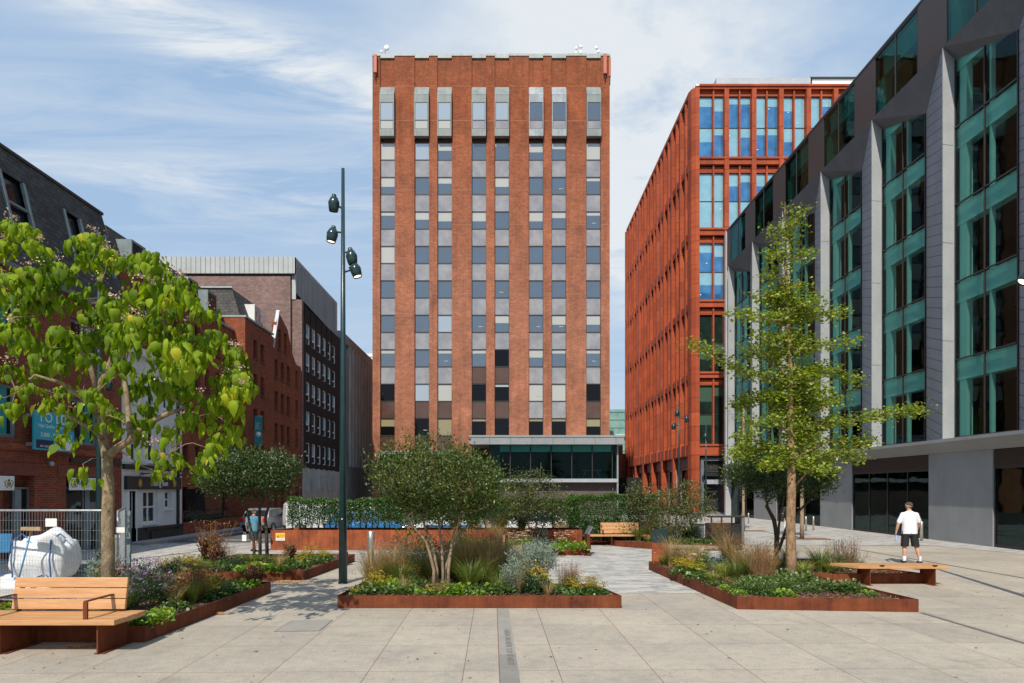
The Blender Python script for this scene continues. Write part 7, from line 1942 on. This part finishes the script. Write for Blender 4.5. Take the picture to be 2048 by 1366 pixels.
B1 = Fp(104, 1100, 1.4)
bulkbag('bulk_bag', 'plump white bulk bag with blue straps lying on another bag behind the fence', (B1.x, FY + 1.25, .40), .98, .8, .80, 3, .30, .15)
bulkbag('bulk_bag', 'lower white woven bulk bag, flattened under the upper one behind the fence', (Fp(78, 1100, 1.4).x, FY + 1.2, 0), 1.22, .85, .44, 8, .05)
br_ = empty('broom', (Fp(40, 1160, .5).x, FY + .45, .42), 'broom with a blue handle leaning head-up against the white bulk bag', 'broom')
tp1 = Fp(63, 1060, .5)
d_ = tp1 - Vector(br_.location)
with Local():
    MB().tube([(0, 0, 0), tuple(d_ * .86)], .016, 8).build('handle', 'broom_blue', br_); MB().tube([tuple(d_ * .86), tuple(d_)], .015, 8).build('wooden_tip', 'wood_oak', br_)
    MB().box(d_.x - .20, d_.y - .03, d_.z - .015, d_.x + .19, d_.y + .03, d_.z + .025).build('head', 'wood_oak', br_); MB().box(d_.x - .19, d_.y - .025, d_.z + .025, d_.x + .18, d_.y + .025, d_.z + .06).build('bristles', 'bristle', br_)
chz = Fp(4, 1120, 2)
ch = empty('plastic_chair', (chz.x - .1, FY + 2, 0), 'blue plastic chair seen behind the fence at the left edge', 'chair')
with Local():
    MB().add(MB().box(-.27, -.02, 0, .27, .02, .42), Matrix.Translation((0, .0, .82)) @ Matrix.Rotation(R(-12), 4, 'X')).build('backrest', 'plastic_blue', ch, bevel=.08)
    MB().box(-.25, -.45, .60, .25, .0, .64).build('seat', 'plastic_blue', ch, bevel=.015)
    for sx in (-.22, .22):
        for sy in (-.4, .0): MB().tube([(sx, sy, .6), (sx * 1.1, sy * 1.05, 0)], .014, 6).build('leg', 'galvanised', ch)
tk = MB()
for k in range(6): tk.box(-9.9, FY + 1.9, .05 + k * .09, -8.85, FY + 2.7, .11 + k * .09)
for y in (0, .35, .72): tk.box(-9.9, FY + 1.92 + y, 0, -8.85, FY + 2.0 + y, .58)
o = tk.build('stacked_boards', 'window_grey'); tag(o, 'stack of weathered grey boards under the blue chair behind the fence at the left edge', 'boards')

# ================================================================== vehicles
def car(label, loc, rz, paint, L=4.0, W=1.62, Hh=1.42, k=.82, name='parked_car', van=False, group=None, stripe=None):
    e = empty(name, loc, label, 'van' if van else 'car', group, rz); e.scale = (k, k, k)
    def sec(x, z, w): return (x, w, z)
    with Local():
        # side profile (x forward), widths tuck in toward the roof
        if van: body = [(-2.0, .32), (-2.03, .9), (-1.98, 1.75), (-1.8, 1.9), (.8, 1.92), (1.05, 1.75), (1.5, 1.12), (1.95, .95), (2.05, .6), (2.0, .30)]
        else: body = [(-1.95, .32), (-2.0, .62), (-1.93, .88), (-1.72, .95), (-1.45, 1.36), (-1.1, 1.43), (.2, 1.42), (.95, .98), (1.75, .82), (1.98, .60), (1.96, .30)]
        sc_ = L / 4.0; b = MB()
        def wid(z): return W / 2 * (1 - .20 * max(0, (z - .92) / .55) if not van else 1 - .10 * max(0, (z - 1.1) / .8))
        n = len(body); rows_ = []
        for s in (-1, 1): rows_.append([(x * sc_, s * wid(z), z) for x, z in body])
        for i in range(n):
            j = (i + 1) % n; b.face([rows_[0][i], rows_[0][j], rows_[1][j], rows_[1][i]], 0, False)
        # sides as a fan of strips from the sill
        for s, rw in ((0, rows_[0]), (1, rows_[1])):
            zc = .75; mid = [(x * sc_ * .98, (-1 if s == 0 else 1) * W / 2 * 1.03, min(z, zc) if z < zc else zc) for x, z in body]
            for i in range(n):
                j = (i + 1) % n; f = [rw[i], rw[j], mid[j], mid[i]]; b.face(f if s else f[::-1], 0, False)
            b.face(mid if s == 0 else mid[::-1], 0, False)
        o = b.build('body', paint, e); bm = bmesh.new(); bm.from_mesh(o.data); bmesh.ops.remove_doubles(bm, verts=bm.verts, dist=1e-4); bmesh.ops.recalc_face_normals(bm, faces=bm.faces); bm.to_mesh(o.data); bm.free()
        bv = o.modifiers.new('b', 'BEVEL'); bv.width = .05; bv.segments = 3; bv.limit_method = 'ANGLE'; bv.angle_limit = R(20)
        for s in (-1, 1):                                    # side windows
            q = MB(); zz0, zz1 = (.96, 1.34) if not van else (1.15, 1.62); off = s * .012
            xs = [(-1.42, -.55, -1.2, -.50), (-.48, .62, -.45, .18)] if not van else [(.1, 1.1, .1, .85)]
            for (a0, a1, t0, t1) in xs:
                f = [(a0 * sc_, s * wid(zz0) + off, zz0), (a1 * sc_, s * wid(zz0) + off, zz0), (t1 * sc_, s * wid(zz1) + off, zz1), (t0 * sc_, s * wid(zz1) + off, zz1)]
                q.face(f if s < 0 else f[::-1])
            q.build('side_window', 'car_glass', e)
        def cross(x0, z0, x1, z1, name_, m, inset=.9, out=.015):
            w0, w1 = wid(z0) * inset, wid(z1) * inset; sg = -1 if x0 < 0 else 1
            MB().face([(x0 * sc_ + sg * out, -w0, z0 + .01), (x0 * sc_ + sg * out, w0, z0 + .01), (x1 * sc_ + sg * out, w1, z1 + .01), (x1 * sc_ + sg * out, -w1, z1 + .01)] if sg > 0 else [(x0 * sc_ + sg * out, w0, z0 + .01), (x0 * sc_ + sg * out, -w0, z0 + .01), (x1 * sc_ + sg * out, -w1, z1 + .01), (x1 * sc_ + sg * out, w1, z1 + .01)]).build(name_, m, e)
        if van: cross(1.47, 1.16, 1.08, 1.71, 'windscreen', 'car_glass')
        else: cross(-1.70, .98, -1.47, 1.33, 'rear_window', 'car_glass', .88, .02); cross(.90, 1.01, .27, 1.38, 'windscreen', 'car_glass', .9, .02)
        for s in (-1, 1):
            MB().box(-2.02 * sc_, s * W / 2 * .98, .66, -1.84 * sc_, s * W / 2 * .66, .90).build('tail_light', 'tail_red', e, bevel=.03)
            MB().box(1.80 * sc_, s * W / 2 * .98, .56, 2.0 * sc_, s * W / 2 * .6, .70).build('headlight', 'chrome', e, bevel=.03)
            for x in (-1.22, 1.22):
                M = Matrix.Translation((x * sc_, s * (W / 2 - .02), .31)) @ Matrix.Rotation(R(90) * (1 if s > 0 else -1), 4, 'X').inverted()
                wv = MB().lathe([(.18, -.10), (.31, -.10), (.33, -.06), (.33, .04), (.30, .08), (.20, .08)], 20, 0, M).build('tyre', 'rubber', e)
                MB().lathe([(.001, .05), (.08, .06), (.19, .075), (.21, .08), (.2, .02)], 10, 0, M).build('rim', 'chrome', wv)
        MB().box(-2.02 * sc_, -W * .42, .34, -1.9 * sc_, W * .42, .5).build('rear_bumper', 'car_black', e); MB().box(-2.03 * sc_, -.25, .70, -2.0 * sc_, .25, .80).build('number_plate', 'sign_yellow', e)
        if stripe: MB().box(-1.5 * sc_, -W / 2 * 1.035, .55, 1.5 * sc_, W / 2 * 1.035, .70).build('side_stripe', stripe, e)
    return e
car('silver hatchback with red tail lights, parked beyond the man in the blue t-shirt', (-12.35, 35.2, 0), R(84), 'car_silver', k=.86, Hh=1.4)
car('white van glimpsed through the gaps of the left hedge blocks', (-9.6, 34.5, 0), R(25), 'car_white', k=.82, van=True, name='parked_van')
car('bright blue car glimpsed under the hedge right of the lamp post', (-6.2, 29.8, 0), R(3), 'car_blue', k=.86)
car('white car with a blue stripe glimpsed through the hedge behind the bushy tree', (-2.5, 31.0, 0), R(181), 'car_white', k=.86, stripe='car_blue')
car('white car glimpsed through the hedge behind the spindly tree', (1.6, 30.0, 0), R(2), 'car_white', k=.86)
car('silver car parked close to the far end of the hedge gap', (-8.6, 38.5, 0), R(176), 'car_silver', k=.84)

# ================================================================== people
def capsule(b, p, q, r0, r1, n=10):
    p, q = Vector(p), Vector(q); d = q - p; L = d.length
    if L < 1e-6: b.ball(p, r0, 8); return
    M = Matrix.Translation(p) @ d.to_track_quat('Z', 'Y').to_matrix().to_4x4()
    prof = [(1e-4, -r0)] + [(r0 * math.cos(t), -r0 * math.sin(t)) for t in (1.2, .8, .4, 0)] + [(r1, L)] + [(r1 * math.cos(t), L + r1 * math.sin(t)) for t in (.4, .8, 1.2)] + [(1e-4, L + r1)]
    k = len(b.v); b.lathe(prof, n, 0, M)
def blob(name, caps, m, parent, vox=.014, smooth=4, ells=(), cut=(), flat=1.0):
    b = MB()
    for c in caps: capsule(b, *c)
    for (c, sx, sy, sz) in ells: b.ball(c, 1, 10, 0, (sx, sy, sz))
    me = b.mesh(name, m); o = bpy.data.objects.new('tmp', me); col.objects.link(o)
    bm = bmesh.new(); bm.from_mesh(me); bmesh.ops.recalc_face_normals(bm, faces=bm.faces)
    bmesh.ops.holes_fill(bm, edges=bm.edges, sides=0); bm.to_mesh(me); bm.free()
    r = o.modifiers.new('r', 'REMESH'); r.mode = 'VOXEL'; r.voxel_size = vox; r.use_smooth_shade = True
    s = o.modifiers.new('s', 'SMOOTH'); s.iterations = smooth; s.factor = .5
    bpy.context.view_layer.update()
    m2 = bpy.data.meshes.new_from_object(o.evaluated_get(bpy.context.evaluated_depsgraph_get())); bpy.data.objects.remove(o)
    if cut or flat != 1:
        bm = bmesh.new(); bm.from_mesh(m2)
        for v in bm.verts: v.co.y *= flat
        for (pc, pn_) in cut: bmesh.ops.bisect_plane(bm, geom=bm.verts[:] + bm.edges[:] + bm.faces[:], plane_co=pc, plane_no=pn_, clear_inner=True)
        bm.to_mesh(m2); bm.free()
    m2.name = name; m2.materials.clear(); m2.materials.append(MATS[m])
    for p in m2.polygons: p.use_smooth = True
    o = bpy.data.objects.new(name, m2); link(o, parent); return o
def hand(wrist, fwd, side, palm_n, grip=.6, s=1.0):
    """palm, four unequal bent fingers and a thumb leaving the side of the palm"""
    w, f, sd, pn = Vector(wrist), Vector(fwd).normalized(), Vector(side).normalized(), Vector(palm_n).normalized(); caps = []
    pc = w + f * .045 * s
    for t in (-.026, -.009, .009, .026): caps.append((w + sd * t * .6, w + f * .085 * s + sd * t * s, .017 * s, .013 * s))
    for t, L in ((-.030, .062), (-.010, .074), (.010, .080), (.030, .072)):
        a = w + f * .088 * s + sd * t * s; d1 = (f * math.cos(grip * .7) + pn * math.sin(grip * .7)); d2 = (f * math.cos(grip * 1.6) + pn * math.sin(grip * 1.6)); d3 = (f * math.cos(grip * 2.3) + pn * math.sin(grip * 2.3))
        b1 = a + d1 * L * .48 * s; b2 = b1 + d2 * L * .32 * s; b3 = b2 + d3 * L * .24 * s
        caps += [(a, b1, .0095 * s, .009 * s), (b1, b2, .009 * s, .008 * s), (b2, b3, .008 * s, .007 * s)]
    a = w + f * .025 * s + sd * .028 * s; b1 = a + (sd * .7 + f * .6 + pn * .4).normalized() * .042 * s; b2 = b1 + (f * .8 + pn * .6).normalized() * .03 * s
    caps += [(a, b1, .013 * s, .011 * s), (b1, b2, .010 * s, .0085 * s)]
    return caps
def person(label, loc, rz, k, lfoot, rfoot, larm, rarm, shirt, shorts, headyaw=0.0, headtilt=.1, socks=False, grip=(.7, .4), bag=False):
    """faces +Y in its own space; lfoot/rfoot: ankle points, larm/rarm: (elbow, wrist)"""
    e = empty('person', loc, label, 'person', rz=rz); e.scale = (k, k, k)
    with Local():
        hipL, hipR = Vector((-.10, 0, .93)), Vector((.10, 0, .93)); shL, shR = Vector((-.18, 0, 1.405)), Vector((.18, 0, 1.405))
        hd = Vector((.0, .03, 1.645))
        caps = [((0, 0, .95), (0, 0, 1.15), .10, .09), ((0, 0, 1.15), (0, 0, 1.34), .09, .085), ((-.09, 0, 1.34), (.09, 0, 1.34), .080, .080), ((0, 0, 1.43), (0, .02, 1.56), .062, .056)]
        for s, hip, ft in ((-1, hipL, Vector(lfoot)), (1, hipR, Vector(rfoot))):
            kn = hip.lerp(ft, .52) + Vector((0, .045, .0)); caps += [(hip, kn, .090, .060), (kn, kn.lerp(ft, .35) + Vector((0, -.018, 0)), .058, .056), (kn.lerp(ft, .35) + Vector((0, -.018, 0)), ft, .056, .037), (ft, ft + Vector((0, -.02, -.045)), .038, .036), (ft + Vector((0, 0, -.04)), ft + Vector((0, .14, -.055)), .038, .030)]
        for s, sh, (el, wr) in ((-1, shL, larm), (1, shR, rarm)):
            el, wr = Vector(el), Vector(wr); caps += [(Vector((s * .12, 0, 1.39)), sh, .064, .056), (sh, el, .053, .042), (el, el.lerp(wr, .35), .043, .041), (el.lerp(wr, .35), wr, .041, .026)]
            caps += hand(wr, (wr - el), (0, 1, 0) if True else (0, 1, 0), (-s, 0, 0), grip[0 if s < 0 else 1])
        Rh = Matrix.Translation(hd) @ Euler((-headtilt, 0, headyaw)).to_matrix().to_4x4()
        caps += [(Rh @ Vector((0, -.02, .02)), Rh @ Vector((0, .015, .03)), .088, .085), (Rh @ Vector((0, -.005, -.02)), Rh @ Vector((0, .045, -.065)), .068, .045), (Rh @ Vector((0, .088, -.0)), Rh @ Vector((0, .105, -.028)), .010, .014)]
        for s in (-1, 1): caps += [(Rh @ Vector((s * .083, -.01, -.02)), Rh @ Vector((s * .088, -.012, .015)), .012, .015), (Rh @ Vector((s * .03, .082, .012)), Rh @ Vector((s * .045, .076, .012)), .012, .010)]
        caps += [(Rh @ Vector((-.02, .082, -.058)), Rh @ Vector((.02, .082, -.058)), .010, .010)]
        blob('body', caps, 'skin', e, .011, 3)
        # short hair cap
        blob('hair', [(Rh @ Vector((0, -.024, .032)), Rh @ Vector((0, .002, .040)), .0895, .086), (Rh @ Vector((0, -.036, -.02)), Rh @ Vector((0, -.03, .02)), .062, .074)], 'hair_short', e, .012, 3)
        # t-shirt
        st = [((-.07, 0, .72), (-.06, -.005, 1.20), .150, .138), ((.07, 0, .72), (.06, -.005, 1.20), .150, .138), ((-.06, -.005, 1.20), (-.085, 0, 1.34), .138, .122), ((.06, -.005, 1.20), (.085, 0, 1.34), .138, .122), ((-.085, 0, 1.34), (.085, 0, 1.34), .122, .122), ((-.15, 0, 1.40), (0, .0, 1.47), .066, .072), ((.15, 0, 1.40), (0, .0, 1.47), .066, .072)]
        for s, sh, (el, wr) in ((-1, shL, larm), (1, shR, rarm)): st += [(Vector((s * .12, 0, 1.385)), sh, .080, .072), (sh, sh.lerp(Vector(el), .80), .070, .070)]
        blob('t_shirt', st, shirt, e, .012, 6, cut=[((0, 0, .865), (0, 0, 1))], flat=.92)
        sh_ = [((-.06, 0, .88), (.06, 0, .88), .122, .122)]
        for hip, ft in ((hipL, Vector(lfoot)), (hipR, Vector(rfoot))):
            kn = hip.lerp(ft, .50) + Vector((0, .04, .0)); sh_ += [(hip, kn + Vector((0, 0, -.12)), .112, .104)]
        blob('shorts', sh_, shorts, e, .013, 5, cut=[((0, 0, .50), (0, 0, 1))])
        for ft in (Vector(lfoot), Vector(rfoot)):
            s_ = blob('shoe', [(ft + Vector((0, -.03, -.045)), ft + Vector((0, .15, -.055)), .050, .042), (ft + Vector((0, -.02, -.045)), ft + Vector((0, .0, -.0)), .050, .044)], 'shorts_navy' if socks else 'car_black', e, .01, 3)
            MB().box(ft.x - .045, ft.y - .08, ft.z - .10, ft.x + .045, ft.y + .19, ft.z - .075).build('sole', 'sole', s_, bevel=.02)
            if socks: blob('sock', [(ft + Vector((0, -.01, -.02)), ft + Vector((0, -.012, .085)), .047, .052)], 'tee_white', e, .01, 2)
    return e
gR = gp(1819, 1128)
pR = person('man in white t-shirt and black shorts walking away behind the right bench, holding a bottle', (gR.x, gR.y, 0), R(-6), 1.03, (-.13, .03, .10), (.26, -.07, .10), ((-.30, .0, 1.15), (-.335, .06, .90)), ((.285, .02, 1.17), (.27, .14, .97)), 'tee_white', 'shorts_black', R(25), .16, True)
bo = empty('drink_bottle', (gR.x - .355, gR.y + .06, .66), 'small clear blue-capped drink bottle held by the man in the white t-shirt', 'bottle')
with Local():
    MB().lathe([(.001, 0), (.032, 0), (.034, .02), (.034, .13), (.014, .17), (.014, .19), (.001, .19)], 14).build('body', 'bottle_clear', bo); MB().lathe([(.016, .185), (.016, .21), (.001, .21)], 10).build('cap', 'strap_blue', bo)
gL = gp(507, 1104)
pL = person('man in blue t-shirt and navy shorts behind the tree stems, holding a white paper bag', (gL.x, gL.y, 0), R(-12), .845, (-.13, .10, .10), (.13, -.08, .10), ((-.32, -.02, 1.17), (-.37, .10, .95)), ((.29, .04, 1.17), (.25, .18, .98)), 'tee_blue', 'shorts_navy', R(-10), .12, False, (1.0, .5))
pb_ = empty('paper_bag', (gL.x - .335, gL.y + .06, .38), 'small white paper carrier bag hanging from the left hand of the man in blue', 'bag')
with Local():
    MB().box(-.075, -.04, 0, .075, .04, .21).build('bag_body', 'white_plain', pb_, bevel=.006); MB().tube([(-.04, 0, .21), (-.03, 0, .30), (.03, 0, .30), (.04, 0, .21)], .005, 5).build('handle', 'white_plain', pb_)
gT = gp(1572, 1080)
pT = person('person with a black shoulder bag, mostly hidden behind the tall tree trunk', (gT.x + .12, gT.y, 0), R(10), .98, (-.10, .12, .10), (.10, -.10, .10), ((-.30, -.02, 1.18), (-.33, .12, 1.0)), ((.28, .0, 1.18), (.28, .1, .95)), 'shorts_black', 'tee_white', 0, .1)
hb = empty('shoulder_bag', (gT.x - .22, gT.y - .02, 1.0), 'black shoulder bag hanging at the side of the person behind the tall tree trunk', 'bag')
with Local(): MB().box(-.11, -.14, -.13, .10, .14, .12).build('bag_body', 'black_paint', hb, bevel=.05); MB().tube([(0, -.1, .1), (.08, -.06, .46), (.1, .06, .46), (0, .1, .1)], .01, 5).build('strap', 'black_paint', hb)
pV = person('person in a bright green hi-vis top standing inside behind the shop glass', (18.75, 43.6, .03), R(60), .9, (-.10, .02, .10), (.10, -.02, .10), ((-.28, .02, 1.18), (-.2, .2, 1.1)), ((.28, .02, 1.18), (.2, .2, 1.1)), 'hi_vis', 'shorts_navy', 0, .1)
